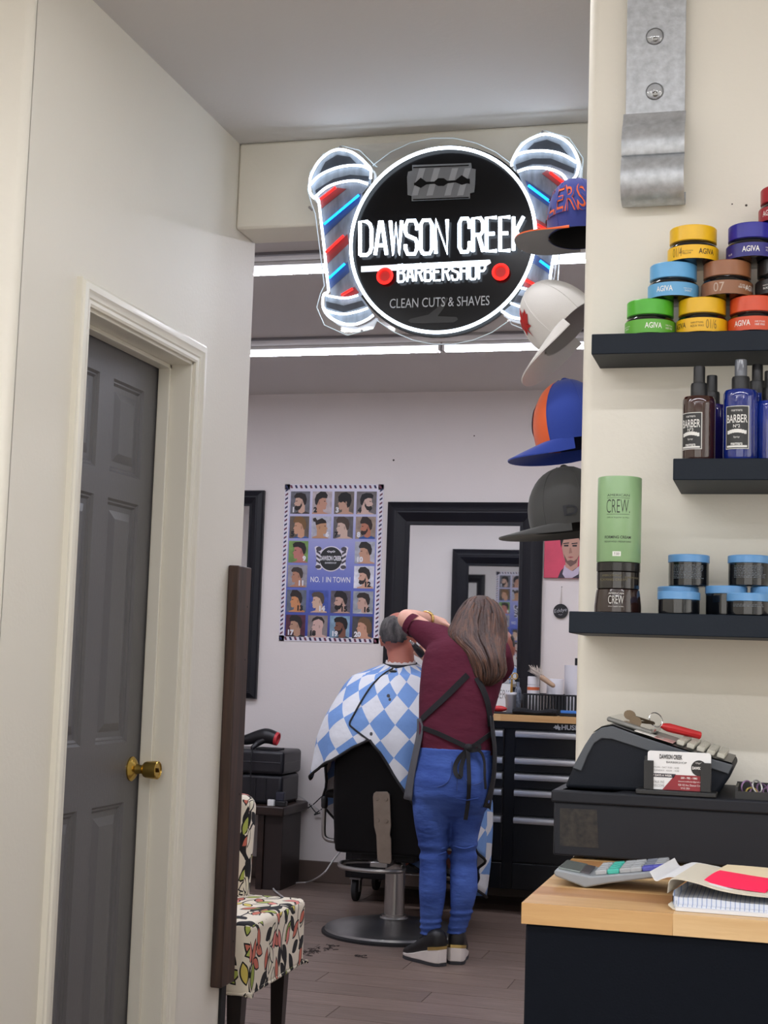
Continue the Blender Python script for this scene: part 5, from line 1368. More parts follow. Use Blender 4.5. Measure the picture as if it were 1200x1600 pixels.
# brush
t = thing('neck_brush', 'pale bristle duster brush lying across the basket', 'brush', (TW(850, 7.66), 7.66, ZW+.13))
p0 = P(864, 1071, 7.655); p1 = P(846, 1058, 7.655); p2 = P(836, 1045, 7.655)
b = MB(); b.cap_tube(p0, p1, .012, .015); b.build('handle', mat('brush_wood', (176, 146, 118), .5), t)
b = MB(); rr = random.Random(5)
for i in range(90):
    e = p2+Vector((rr.uniform(-.035, .035), rr.uniform(-.03, .03), rr.uniform(-.02, .02))); s_ = p1+Vector((rr.uniform(-.012, .012), rr.uniform(-.012, .012), rr.uniform(-.01, .01))); b.tube([s_, s_.lerp(e, .6), e], [.0012, .001, .0006], 4)
o = b.build('bristles', mat('bristle', (206, 196, 184), .8), t); o['kind'] = 'stuff'
# paper towel
c = Vector((TW(893, 7.78), 7.80, ZW))
t = thing('towel_roll', 'tall white paper towel roll at the right end of the chest', 'paper towel', c)
b = MB(); b.lathe(c+Vector((.012, .05, .0005)), [(.07, 0), (.07, .008), (.008, .010), (.008, .30)], 28); b.build('holder', M_matblack, t)
b = MB(); b.lathe(c+Vector((.012, .05, .012)), [(.016, 0), (.062, 0), (.062, .25), (.016, .25)], 32); b.build('roll', mat('tissue', (214, 212, 216), .9), t)
# metal cup with comb and scissors
c = Vector((TW(798, 7.70), 7.70, ZW))
t = thing('metal_cup', 'silver cup beside the basket on the chest', 'cup', c)
b = MB(); b.lathe(c, [(.022, .0005), (.024, .003), (.029, .095), (.030, .10), (.0285, .10), (.023, .006)], 28); b.build('cup', mat('cup_silver', (176, 178, 184), .35, .8), t)
b = MB(); b.lathe(c, [(.0305, .098), (.0312, .101), (.0312, .108), (.0300, .11)], 28, cap=False); b.build('cup_rim', mat('cup_rim', (222, 222, 226), .4), t)
t = thing('gold_scissors', 'gold styling tool standing up in the silver cup', 'scissors', c+Vector((0, 0, .008)))
b = MB(); b.tube([c+Vector((-.006, 0, .008)), c+Vector((.004, 0, .18))], [.004, .005], 8); b.tube([c+Vector((.008, .004, .008)), c+Vector((.002, .004, .18))], [.004, .005], 8); b.build('blades', mat('gold_metal', (186, 152, 84), .3, 1.0), t)
b = MB()
for s_ in (-1, 1): b.tube([c+Vector((.003+s_*.016+.014*math.cos(a), .002, .195+.016*math.sin(a))) for a in [2*PI*i/16 for i in range(16)]], .003, 6, closed=True)
b.build('finger_loops', mat('gold_metal', (186, 152, 84), .3, 1.0), t)
c = Vector((TW(809, 7.76), 7.76, ZW))
t = thing('spray_bottle', 'small patterned dark bottle between silver cup and basket', 'bottle', c)
b = MB(); b.lathe(c, [(.016, .0005), (.017, .004), (.017, .12), (.012, .135), (.008, .14), (.008, .165)], 24); b.build('body', mat('bottle_pattern', (40, 50, 72), .3, noise=.6, nscale=60, col2=(150, 160, 176)), t)
b = MB(); b.box(c.x-.018, c.x+.008, c.y-.006, c.y+.006, c.z+.165, c.z+.185); b.build('spray_head', M_black, t, bevel=.003)
# white sign card behind
c = Vector((TW(786, 7.86), 7.88, ZW))
t = thing('letter_block_sign', 'white card sign with thin dark letters behind the silver cup', 'sign', c)
b = MB(); b.box(c.x-.10, c.x+.04, c.y, c.y+.02, ZW+.0005, ZW+.15); b.build('card', mat('card_white', (226, 228, 230), .5), t, bevel=.002)
b = MB(); put_text(b, 'BARBERY', plane_fn((c.x-.036, c.y-.0006, ZW+.095)), .13, .045, bold=-.02); b.build('card_lettering', M_ink, t, smooth=0)
# tray mat, clipper, towel, blue box
b = MB(); b.box(TW(760, 7.60), TW(812, 7.60), 7.56, 7.70, ZW+.0003, ZW+.006); o = b.build('rubber_mat', M_matblack, bevel=.002); tag(o, 'flat black rubber mat on the chest beside the silver cup', 'mat')
c = Vector((TW(778, 7.63), 7.63, ZW+.0065))
t = thing('red_clipper', 'red hair clipper lying on the black mat', 'clipper', c)
b = MB(); b.ellipsoid(c+Vector((0, 0, .018)), .05, .02, .0165, 20, 10); b.build('body', mat('clipper_red', (190, 40, 44), .3), t)
b = MB(); b.box(c.x-.065, c.x-.042, c.y-.015, c.y+.015, c.z+.012, c.z+.022); b.build('blade', M_chrome, t)
b = MB(); x0_, x1_ = TW(803, 7.585), TW(871, 7.585)
rings = []
for i in range(13):
    s_ = i/12; x = x0_+(x1_-x0_)*s_; h_ = .030+.006*math.sin(s_*9)
    rings.append([Vector((x, 7.585+.042*math.cos(a)*(1-.15*math.sin(s_*7)), ZW+.0005+h_/2+h_/2*math.sin(a))) for a in [2*PI*j/16 for j in range(16)]])
b.loft(rings); o = b.build('folded_towel', mat('towel_black', (22, 22, 26), .95, bump=.4, bscale=200)); tag(o, 'rolled black towel along the front edge of the chest top', 'towel')
x0_ = TW(877, 7.60)
t = thing('clipper_case', 'small black box with a bright blue lid at the right of the towel', 'box', (x0_+.05, 7.6, ZW))
b = MB(); b.box(x0_-.004, x0_+.104, 7.575, 7.62, ZW+.0005, ZW+.0155); b.build('base', M_matblack, t, bevel=.002)
b = MB(); b.box(x0_, x0_+.10, 7.578, 7.617, ZW+.0158, ZW+.030); b.build('lid', mat('lid_blue', (60, 120, 200), .4), t, bevel=.002)

# ================================================================== left corner: dark table, booster cushions, hair dryer, cables
ZL = .452
lt = thing('side_table', 'dark brown wooden side table in the left corner', 'table', (-2.95, 7.9, 0))
M_dk = wood_mat('dark_table', (52, 36, 30), (34, 24, 20), (3, 3, 10), .35)
fx = P(445, 1262, 7.70).x; sx2 = P(445, 1300, 7.70).x
b = MB(); b.box(-3.45, fx, 7.68, 8.115, ZL-.05, ZL); b.build('table_top', M_dk, lt, bevel=.008, bseg=3)
b = MB(); b.box(-3.38, -3.34, 7.72, 8.08, 0, ZL-.0505); b.build('side_panel', M_dk, lt)
x0_ = P(402, 1300, 7.72).x; x1_ = P(440, 1300, 7.72).x
b = MB(); b.box(x0_, x0_+.035, 7.72, 7.755, 0, ZL-.0505); b.build('leg', M_dk, lt, bevel=.003)
b = MB(); b.box(x0_+.035, x1_, 7.735, 8.05, 0, ZL-.0505); b.build('side_panel', mat('table_panel', (38, 28, 26), .5), lt, bevel=.003)
M_vinyl = mat('black_vinyl', (24, 24, 30), .38, bump=.06, bscale=200)
bxr = P(447, 1200, 7.80).x
bs_ = thing('booster_seat', 'black vinyl booster cushion, lower of the stacked pair on the dark table', 'booster seat', (bxr-.25, 7.9, ZL))
zA = ZL+.0005; zM = P(440, 1212, 7.74).z; zT = P(440, 1174, 7.74).z
b = MB(); b.box(bxr-.52, bxr-.006, 7.76, 8.06, zA, zM); b.build('cushion', M_vinyl, bs_, bevel=.022, bseg=4)
for (x_) in (bxr-.10, bxr-.16):
    b = MB(); b.tube([(x_, 7.759, zA+.02), (x_, 7.757, zM-.02)], .004, 8); b.build('seam', M_vinyl, bs_)
bs2 = thing('booster_seat', 'black vinyl booster cushion lying on top of the pair, under the hair dryer', 'booster seat', (bxr-.25, 7.9, zM))
b = MB(); b.box(bxr-.52, bxr, 7.75, 8.07, zM+.0008, zT); b.build('cushion', M_vinyl, bs2, bevel=.02, bseg=4)
zs_ = (zM+zT)/2
b = MB(); b.tube([(bxr-.50, 7.752, zs_), (bxr-.02, 7.752, zs_), (bxr-.003, 7.77, zs_), (bxr-.003, 8.05, zs_)], .0045, 8); b.build('piping', M_vinyl, bs2)
# hair dryer
Yd = 7.84
hd = thing('hair_dryer', 'black hair dryer with a red front ring on the booster cushions', 'hair dryer', P(420, 1165, Yd))
e1 = P(436, 1155, Yd); e0 = P(385, 1158, Yd)
zl = zT+.002
M_hd = mat('dryer_black', (22, 22, 26), .35)
ax_ = [P(368, 1156, Yd), P(384, 1156, Yd), P(404, 1151, Yd), P(418, 1150, Yd), P(431, 1154, Yd)]
b = MB(); b.tube(smoothpath(ax_, 4), [.020+.022*min(1, (i/16)*1.5)*(1 if i < 13 else 1-(i-12)*.05) for i in range(17)], 20); b.build('barrel', M_hd, hd)
dv_ = (ax_[4]-ax_[3]).normalized()
q_ = dv_.to_track_quat('Z', 'Y').to_matrix().to_4x4()
b = MB(); b.lathe(ax_[4]-dv_*.004, [(.037, 0), (.038, .004), (.036, .018), (.030, .019), (.027, .006), (.0, .005)], 28, M=q_); b.build('red_ring', mat('dryer_red', (200, 52, 60), .35), hd)
b = MB(); b.chain([P(412, 1156, Yd-.02), P(402, 1162, Yd-.03), P(395, 1168, Yd-.05)], [.02, .017, .013]); b.build('handle', M_hd, hd)
b = MB(); b.tube(smoothpath([P(395, 1168, Yd-.05), P(393, 1176, 7.73), P(392, 1200, 7.725), P(391, 1230, 7.725), P(391, 1250, 7.72)], 4), .004, 8); b.build('power_cord', M_matblack, hd)
b = MB(); b.box(P(404, 1170, Yd).x, P(441, 1170, Yd).x, Yd-.05, Yd+.04, zT+.0005, zT+.010); o = b.build('comb_case', M_matblack, bevel=.003); tag(o, 'flat black case under the hair dryer', 'case')
# power strip and plugs
ps = thing('power_strip', 'black power strip with plugs on the edge of the dark table', 'power strip', P(440, 1250, 7.75))
x0_ = P(428, 1250, 7.74).x; x1_ = P(459, 1250, 7.74).x
b = MB(); b.box(x0_-.02, fx-.002, 7.71, 7.755, ZL+.0005, ZL+.028); b.build('strip_body', M_black, ps, bevel=.004)
b = MB(); b.box(P(433, 1240, 7.74).x, P(446, 1240, 7.74).x, 7.715, 7.75, ZL+.0285, ZL+.075); b.build('charger', mat('charger_blue', (40, 42, 56), .35), ps, bevel=.004)
t = b = MB(); xw = P(421, 1250, 7.72).x; b.box(xw, xw+.038, 7.685, 7.708, ZL+.0005, ZL+.036); o = b.build('phone_charger', M_white, bevel=.004); tag(o, 'small white charger plug on the dark table', 'charger')
# cables behind
def cable(pts, r, m, label, name='power_cable'):
    b = MB(); b.tube(smoothpath(pts, 6), r, 8); o = b.build(name, m); tag(o, label, 'cable'); return o
Yk = 8.10
M_cw2 = mat('cable_white', (196, 192, 190), .5); M_cblk = mat('cable_black', (26, 26, 28), .5)
cable([P(446, 1236, 7.9), P(456, 1240, 8.0), P(470, 1246, Yk), P(485, 1255, Yk), P(498, 1265, Yk), P(510, 1268, Yk)], .004, M_cw2, 'white cable running from the dark table towards the barber chair')
cable([P(452, 1243, 7.95), P(475, 1262, Yk), P(488, 1258, Yk), P(505, 1243, Yk), P(516, 1242, Yk)], .003, M_cblk, 'thin black cable looping up along the wall beside the chair arm')
cable([P(483, 1256, Yk), P(494, 1270, Yk), P(500, 1270, Yk-.01), P(491, 1273, Yk), P(506, 1262, Yk), P(516, 1258, Yk)], .003, M_cblk, 'black cable tied in a bundle beside the chair arm')
cable([P(455, 1255, 8.02), P(452, 1280, 8.1), P(462, 1288, Yk), P(466, 1292, Yk), P(458, 1292, Yk), P(448, 1286, Yk), P(456, 1300, Yk), P(461, 1325, Yk)], .0035, M_cblk, 'black cable hanging down the wall under the table edge')
cable([PZ(450, 1408, .008), PZ(428, 1390, .008), PZ(432, 1384, .008), PZ(455, 1380, .008), PZ(482, 1378, .008), P(505, 1365, 7.6), P(520, 1345, 7.7), P(532, 1330, 7.75)], .0045, M_cw2, 'pale cord curving across the floor by the baseboard')
cable([PZ(540, 1360, .007), PZ(525, 1372, .007), PZ(500, 1374, .007), PZ(478, 1372, .007), PZ(480, 1364, .007), PZ(500, 1366, .007)], .0045, M_cblk, 'black cord coiled on the floor along the baseboard')
# hair clippings on the floor
b = MB(); rr = random.Random(2)
for (cx_, cy_, n, sp) in ((487, 1487, 26, 8), (505, 1482, 14, 7), (563, 1494, 14, 4), (520, 1478, 8, 5), (476, 1492, 8, 4)):
    for i in range(n):
        c = PZ(cx_+rr.gauss(0, sp), cy_+rr.gauss(0, sp*.22), .002); a = rr.random()*6; L_ = rr.uniform(.006, .018)
        b.tube([c, c+Vector((math.cos(a)*L_, math.sin(a)*L_, .002)), c+Vector((math.cos(a+.5)*L_*1.7, math.sin(a+.5)*L_*1.7, 0))], .0013, 4)
o = b.build('hair_clippings', mat('clippings', (40, 32, 30), .9)); o['kind'] = 'stuff'; o['label'] = 'dark hair clippings scattered on the floor'; o['category'] = 'hair clippings'

# ================================================================== barber chair
CX = P(598, 1250, 6.50).x
bc = thing('barber_chair', 'black padded barber chair on a chrome pedestal under the seated customer', 'barber chair', (CX, 6.80, 0))
M_bv = mat('chair_vinyl', (8, 8, 10), .5, spec=.2, bump=.05, bscale=150)
M_st = mat('chair_steel', (168, 166, 164), .3, .9); M_plate = mat('chair_plate', (150, 138, 126), .42, .75, noise=.08, nscale=30)
BCX, BCY = CX-.005, 6.79
b = MB(); b.lathe((BCX, BCY, 0), [(.335, 0), (.335, .010), (.325, .016)], 64); b.build('base_rim', M_matblack, bc)
b = MB(); b.lathe((BCX, BCY, .0162), [(.322, 0), (.318, .010), (.295, .018), (.275, .020), (.20, .036), (.10, .052), (.068, .056), (.064, .064), (.05, .064)], 64); b.build('pedestal_base', mat('base_steel', (150, 150, 150), .32, .9, noise=.06, nscale=12), bc)
b = MB(); b.lathe((BCX, BCY, .075), [(.058, 0), (.058, .012), (.047, .014), (.047, .29), (.05, .292), (.05, .31)], 40); b.build('hydraulic_column', M_st, bc)
b = MB(); b.box(BCX-.13, BCX+.13, BCY-.16, BCY+.18, .345, .40); b.build('seat_bracket', M_matblack, bc, bevel=.01)
b = MB(); b.box(CX-.255, CX+.255, 6.58, 7.10, .40, .52); b.build('seat_cushion', M_bv, bc, bevel=.03, bseg=4)
b = MB()
rings = []
for i in range(12):
    s_ = i/11; z = .385+s_*.50; hw = .235+.012*math.sin(s_*PI); 
    if s_ > .8: hw -= (s_-.8)**2*1.2
    y0 = 6.515+.02*(1-s_)-.02*s_; th_ = .10
    rings.append([Vector((CX+hw*sx*abs(c_)**.35, y0+th_/2+th_/2*sy*abs(s2)**.5, z)) for (c_, s2, sx, sy) in [(math.cos(a), math.sin(a), 1 if math.cos(a) >= 0 else -1, 1 if math.sin(a) >= 0 else -1) for a in [2*PI*j/40 for j in range(40)]]])
b.loft(rings); b.build('backrest', M_bv, bc, bevel=.015, bseg=3, smooth=50)
YP = 6.492
def BP(zx, zy, Y=YP): return P(480+.28333*zx, 1220+.28333*zy, Y)
pl_ = [(378, 60), (440, 60), (456, 76), (462, 250), (456, 300), (462, 320), (464, 445), (456, 460), (400, 452), (386, 436), (380, 300), (368, 250), (362, 90), (366, 70)]
b = MB(); b.prism([BP(*q) for q in pl_], (0, .010, 0)); plate = b.build('back_plate', M_plate, bc, bevel=.002)
for (x, y) in ((386, 98), (434, 102), (388, 218), (436, 222)):
    b = MB(); b.lathe(BP(x, y), [(.009, 0), (.008, .004), (.004, .0045)], 14, M=Matrix.Rotation(PI/2, 4, 'X')); b.build('bolt', M_plate, plate)
b = MB(); b.box(CX-.05, CX+.03, 6.50, 6.66, .335, .36); b.build('recline_bar', M_st, bc, bevel=.004)
zr = .325
lp_ = [PZ(x, y, zr) for x, y in ((531, 1350), (533, 1354), (550, 1358), (580, 1361), (610, 1362), (628, 1361), (630, 1355), (612, 1349), (585, 1346), (556, 1346), (536, 1347))]
b = MB(); b.tube(smoothpath(lp_, 5, True), .010, 10, closed=True); b.build('pedal_hoop', M_st, bc)
b = MB(); b.tube([lp_[6], Vector((BCX, BCY, zr))], .012, 10); b.build('pedal_arm', M_st, bc)
for s_ in (-1, 1):
    dxp = .36
    xa = CX+s_*dxp
    b = MB(); b.tube(smoothpath([(xa, 6.78, .585), (xa, 6.78, .45), (xa-s_*.012, 6.78, .415), (xa-s_*.05, 6.78, .405), (xa-s_*.14, 6.78, .405)], 5), .011, 12); ar = b.build('arm_tube', M_st, bc)
    b = MB(); b.cap_tube((xa, 6.78, .565), (xa, 6.78, .595), .016, .016); b.build('arm_cap', M_black, ar)
    b = MB(); b.box(CX+s_*.29-.035, CX+s_*.29+.035, 6.66, 7.0, .615, .65); b.build('arm_pad', M_bv, bc, bevel=.012, bseg=3)
    b = MB(); b.tube([(CX+s_*.27, 6.98, .62), (CX+s_*.27, 7.05, .45)], .012, 10); b.build('arm_support', M_st, bc)
b = MB(); b.tube([(CX-.12, 7.08, .40), (CX-.12, 7.42, .16), (CX+.12, 7.42, .16), (CX+.12, 7.08, .40)], .013, 10); b.build('footrest_frame', M_st, bc)
b = MB(); b.obox(Matrix.Translation((CX, 7.40, .16))@Matrix.Rotation(-.5, 4, 'X'), .32, .16, .015); b.build('footrest_plate', M_st, bc, bevel=.004)

# ================================================================== people
def skin_mat(name, c, c2):
    m = mat(name, c, .5, noise=.1, nscale=9, col2=c2, bump=.05, bscale=250)
    m.node_tree.nodes['Principled BSDF'].inputs['Subsurface Weight'].default_value = .12
    m.node_tree.nodes['Principled BSDF'].inputs['Subsurface Radius'].default_value = (.02, .008, .005)
    return m
def ell(xc, yc, z, a, b_, n=32, e=2.3, tilt=0.0):
    out = []
    for i in range(n):
        t_ = 2*PI*i/n; c_, s_ = math.cos(t_), math.sin(t_)
        out.append(Vector((xc+a*math.copysign(abs(c_)**(2/e), c_), yc+b_*math.copysign(abs(s_)**(2/e), s_), z+tilt*c_*a)))
    return out

# ---------------------------------------------------------------- seated customer
MX = P(624, 1035, 6.74).x; MY = 6.77
cu_ = thing('person', 'seated customer with grey hair under a blue and white diamond cape', 'person', (MX, MY, .5), None)
M_sk1 = skin_mat('skin_ruddy', (186, 118, 98), (170, 100, 84))
b = MB()
b.loft([ell(MX, y, z, a, c_) for z, a, c_, y in ((.52, .17, .14, 6.80), (.62, .175, .13, 6.78), (.78, .18, .125, 6.77), (.95, .19, .12, 6.76), (1.06, .195, .11, 6.76), (1.13, .175, .095, 6.76), (1.18, .115, .08, 6.76), (1.22, .066, .066, 6.765), (1.30, .058, .06, 6.775), (1.36, .055, .058, 6.785))])
for s_ in (-1, 1):
    b.chain([(MX+s_*.165, 6.76, 1.09), (MX+s_*.245, 6.79, .80), (MX+s_*.20, 7.05, .71), (MX+s_*.17, 7.12, .70)], [.065, .048, .032, .03])
    for k_ in range(5):
        f0 = Vector((MX+s_*(.17-.03*k_+.05), 7.12, .70)); b.chain([f0, f0+Vector((-s_*.005, .04, -.004)), f0+Vector((-s_*.012, .065, -.02))], [.010, .009, .007], 10)
    b.chain([(MX+s_*.09, 6.84, .60), (MX+s_*.12, 7.26, .60), (MX+s_*.11, 7.34, .27)], [.092, .068, .045])
HC_ = Vector((P(622, 1000, 6.78).x, 6.795, 1.365))
def headmesh(b, c, sx=1.0, s=1.0, yaw=0.0, pitch=0.0):
    Mh = Matrix.Rotation(yaw, 4, 'Z') @ Matrix.Rotation(pitch, 4, 'X')
    L_ = lambda x, y, z: c + (Mh @ Vector((x*s*sx, y*s, z*s)))
    b.ellipsoid(L_(0, -.012, .022), .080*s*sx, .098*s, .102*s, 28, 18, M=Mh)     # skull
    b.ellipsoid(L_(0, .030, -.045), .062*s*sx, .066*s, .085*s, 24, 14, M=Mh)     # face
    b.ellipsoid(L_(0, .066, -.098), .030*s, .026*s, .022*s, 16, 10, M=Mh)        # chin
    b.ellipsoid(L_(0, .078, .012), .052*s, .020*s, .016*s, 16, 10, M=Mh)         # brow
    b.chain([L_(0, .090, .004), L_(0, .112, -.034)], [.010*s, .014*s])            # nose
    for q in (-1, 1):
        b.ellipsoid(L_(q*.013, .098, -.038), .010*s, .010*s, .008*s, 10, 8, M=Mh)
        b.ellipsoid(L_(q*.040, .070, -.030), .022*s, .020*s, .018*s, 12, 8, M=Mh)  # cheeks
        b.ellipsoid(L_(q*.081*sx, -.002, -.012), .010*s, .018*s, .032*s, 12, 10, M=Mh)  # ears
        b.ellipsoid(L_(q*.085*sx, -.012, -.004), .010*s, .012*s, .024*s, 12, 10, M=Mh)
    b.ellipsoid(L_(0, .092, -.066), .024*s, .008*s, .006*s, 12, 8, M=Mh); b.ellipsoid(L_(0, .090, -.076), .021*s, .008*s, .006*s, 12, 8, M=Mh)
    return L_, Mh
LH, MH = headmesh(b, HC_, 1.0, 1.0, -.10, -.24)
body = b.build('body', M_sk1, cu_, remesh=.0075, smoothing=3)
for q in (-1, 1):
    b = MB(); b.ellipsoid(LH(q*.033, .082, -.002), .012, .008, .008, 14, 10); ey = b.build('eye', mat('eye_white', (222, 218, 212), .3), cu_)
    b = MB(); b.ellipsoid(LH(q*.033, .0885, -.002), .005, .003, .005, 12, 8); b.build('iris', mat('iris', (60, 44, 34), .3), ey)
    b = MB(); b.chain([LH(q*.016, .096, .016), LH(q*.036, .094, .020), LH(q*.052, .080, .014)], [.004, .005, .003], 8); b.build('eyebrow', mat('hair_grey_dark', (70, 66, 64), .9), cu_)
# hair: short, grey at the back and sides, bald crown
b = MB(); NU, NV = 72, 40; idx = {}; rr = random.Random(8); vs_ = []; fs_ = []
def hair_pt(i, j, off):
    th = 2*PI*i/NU; ph = -PI/2+PI*j/NV
    d = Vector((math.cos(ph)*math.cos(th), math.cos(ph)*math.sin(th), math.sin(ph)))
    return d, LH(0, -.012, .022) + MH @ Vector((d.x*(.080+off), d.y*(.098+off), d.z*(.102+off)))
def keep(d):
    n_ = .10*math.sin(9*d.x+4*d.y)+.06*math.sin(23*d.x+11*d.z)
    if d.y > .30+n_*.5-.25*max(0, -d.z): return False
    if d.z > .56+n_*.35+.10*max(0, -d.y): return False
    low = -.62 if d.y < -.55 else -.42
    if d.z < low+n_*.3: return False
    if abs(d.x) > .80 and d.z < -.20: return False
    return True
for j in range(NV):
    for i in range(NU):
        d_, _p = hair_pt(i+.5, j+.5, 0)
        if keep(d_):
            q_ = []
            for (a, c_) in ((i, j), (i+1, j), (i+1, j+1), (i, j+1)):
                k_ = (a % NU, c_)
                if k_ not in idx:
                    dd, _ = hair_pt(*k_, 0); ok = sum(keep(hair_pt(a+da, c_+dc_, 0)[0]) for da in (-.5, .5) for dc_ in (-.5, .5))
                    off = (.0065+.0035*rr.random()) if ok == 4 else -.002
                    idx[k_] = len(vs_); vs_.append(hair_pt(*k_, off)[1])
                q_.append(idx[k_])
            fs_.append(tuple(q_))
b.add(vs_, fs_); b.build('hair', mat('hair_grey', (112, 108, 106), .9, noise=.5, nscale=40, col2=(50, 48, 50), bump=.8, bscale=350, stretch=(1, 1, .35)), cu_, smooth=80)

# tissue strip and collar
def ringpts(r, rz, z, n=40, tilt=.03, yo=0.0, wob=0.0):
    return [Vector((MX+r*math.sin(2*PI*i/n), MY-.005+yo-rz*math.cos(2*PI*i/n), z+tilt*(-math.cos(2*PI*i/n))*.35+wob*math.sin(i*2.3))) for i in range(n)]
b = MB(); b.loft([ringpts(.074, .072, 1.238), ringpts(.070, .068, 1.262, wob=.004), ringpts(.067, .065, 1.262, wob=.004), ringpts(.071, .069, 1.238)], False, False); b.build('neck_tissue', mat('neck_tissue', (226, 220, 218), .9), cu_, smooth=60)

# cape
cape = thing('barber_cape', 'light blue and white diamond-checked cape with black piping over the customer', 'cape', (MX, MY, .7))
def interp(tab, x):
    for k_ in range(len(tab)-1):
        if x <= tab[k_+1][0]:
            t_ = (x-tab[k_][0])/max(1e-9, tab[k_+1][0]-tab[k_][0]); t_ = max(0, min(1, t_))
            return [p+(q-p)*t_ for p, q in zip(tab[k_][1:], tab[k_+1][1:])]
    return list(tab[-1][1:])
# radii against height z (from the collar down): towards side, back, front
RT = [(-1.250, .076, .072, .072), (-1.235, .110, .085, .09), (-1.215, .160, .115, .11), (-1.185, .225, .170, .15), (-1.14, .262, .215, .18), (-1.08, .290, .255, .20), (-1.0, .322, .295, .22), (-.90, .352, .325, .26), (-.78, .366, .335, .36), (-.72, .374, .335, .46), (-.66, .385, .335, .56), (-.60, .395, .335, .62), (-.45, .395, .335, .63), (-.30, .39, .33, .62), (-.10, .37, .33, .60)]
HEM = [(-180, .20), (-155, .12), (-130, .15), (-105, .30), (-80, .42), (-60, .46), (-40, .52), (-25, .64), (-12, .75), (0, .85), (9, .905), (22, .865), (36, .80), (48, .775), (58, .725), (66, .70), (78, .745), (95, .775), (110, .60), (130, .42), (155, .30), (180, .20)]
NT, NS = 132, 36; vs_ = []; uv_ = []
def cape_pt(th, z, s_):
    sd, bk_, ft = interp(RT, -z)
    c_, sn = math.cos(th), math.sin(th)            # th 0 = back, + towards -X
    ry = bk_ if c_ > 0 else ft
    g = max(0, (1.25-z)/.6)
    fold = 1+min(.06, .05*g)*math.sin(11*th+2.0*math.sin(2*th))+min(.03, .03*g)*math.sin(19*th+1)
    if c_ > .3: fold = 1+(fold-1)*.6
    ex = 2.5+.9*min(1, max(0, (1.12-z)/.15))*(1 if c_ > 0 else 0)
    rr_ = 1.0/((abs(sn)/sd)**ex+(abs(c_)/ry)**ex)**(1/ex)
    return Vector((MX-rr_*sn*fold, MY-rr_*c_*fold, z+.010*(-c_)*(1 if z > 1.2 else 0)))
for i in range(NT):
    th = -PI+2*PI*i/NT; hem = interp(HEM, math.degrees(th))[0]
    acc = 0; prev = None
    for j in range(NS+1):
        s_ = j/NS; z = 1.25+(hem-1.25)*(s_**1.15)
        p = cape_pt(th, z, s_)
        if prev is not None: acc += (p-prev).length
        prev = p; vs_.append(p); uv_.append((th, acc))
def cape_mat():
    m = mat('cape_cloth', (150, 178, 220), .75)
    nt = m.node_tree; L = nt.links; bs = nt.nodes['Principled BSDF']
    uv = nt.nodes.new('ShaderNodeUVMap'); sp = nt.nodes.new('ShaderNodeSeparateXYZ'); L.new(uv.outputs[0], sp.inputs[0])
    def mth(op, a, b_=None):
        n = nt.nodes.new('ShaderNodeMath'); n.operation = op
        for i, v in enumerate((a, b_)):
            if v is None: continue
            if isinstance(v, (int, float)): n.inputs[i].default_value = v
            else: L.new(v, n.inputs[i])
        return n.outputs[0]
    u = mth('MULTIPLY', sp.outputs[0], 16/(2*PI)); v = mth('MULTIPLY', sp.outputs[1], 1/.148)
    a = mth('FLOOR', mth('ADD', u, v)); c_ = mth('FLOOR', mth('SUBTRACT', u, v))
    par = mth('ABSOLUTE', mth('MODULO', mth('ADD', a, c_), 2.0))
    mx = nt.nodes.new('ShaderNodeMix'); mx.data_type = 'RGBA'; mx.inputs[6].default_value = lin((214, 216, 220)); mx.inputs[7].default_value = lin((112, 150, 206))
    L.new(par, mx.inputs[0]); L.new(mx.outputs[2], bs.inputs['Base Color'])
    tc = nt.nodes.new('ShaderNodeTexCoord'); n = nt.nodes.new('ShaderNodeTexNoise'); n.inputs['Scale'].default_value = 12; n.inputs['Detail'].default_value = 3
    L.new(tc.outputs['Object'], n.inputs['Vector']); bp = nt.nodes.new('ShaderNodeBump'); bp.inputs['Strength'].default_value = .25; bp.inputs['Distance'].default_value = .03
    L.new(n.outputs['Fac'], bp.inputs['Height']); L.new(bp.outputs[0], bs.inputs['Normal'])
    return m
b = MB(); W = NS+1; fs_ = []
vs2 = vs_ + vs_[:W]; uv2 = uv_ + [(PI, q[1]) for q in uv_[:W]]
for i in range(NT):
    for j in range(NS):
        fs_.append((i*W+j, (i+1)*W+j, (i+1)*W+j+1, i*W+j+1))
b.add(vs2, fs_, 0, uv2); co_ = b.build('cloth', cape_mat(), cape, smooth=60)
sd_ = co_.modifiers.new('thick', 'SOLIDIFY'); sd_.thickness = .003; sd_.offset = -1
M_pip = mat('cape_piping', (16, 17, 22), .6)
b = MB(); b.tube([vs_[i*W+NS] for i in range(NT)], .0065, 8, closed=True); b.build('hem_piping', M_pip, cape)
b = MB(); b.loft([ringpts(.082, .080, 1.232), ringpts(.079, .077, 1.252), ringpts(.074, .072, 1.252), ringpts(.076, .074, 1.232)], False, False); b.build('collar', M_pip, cape, smooth=60)
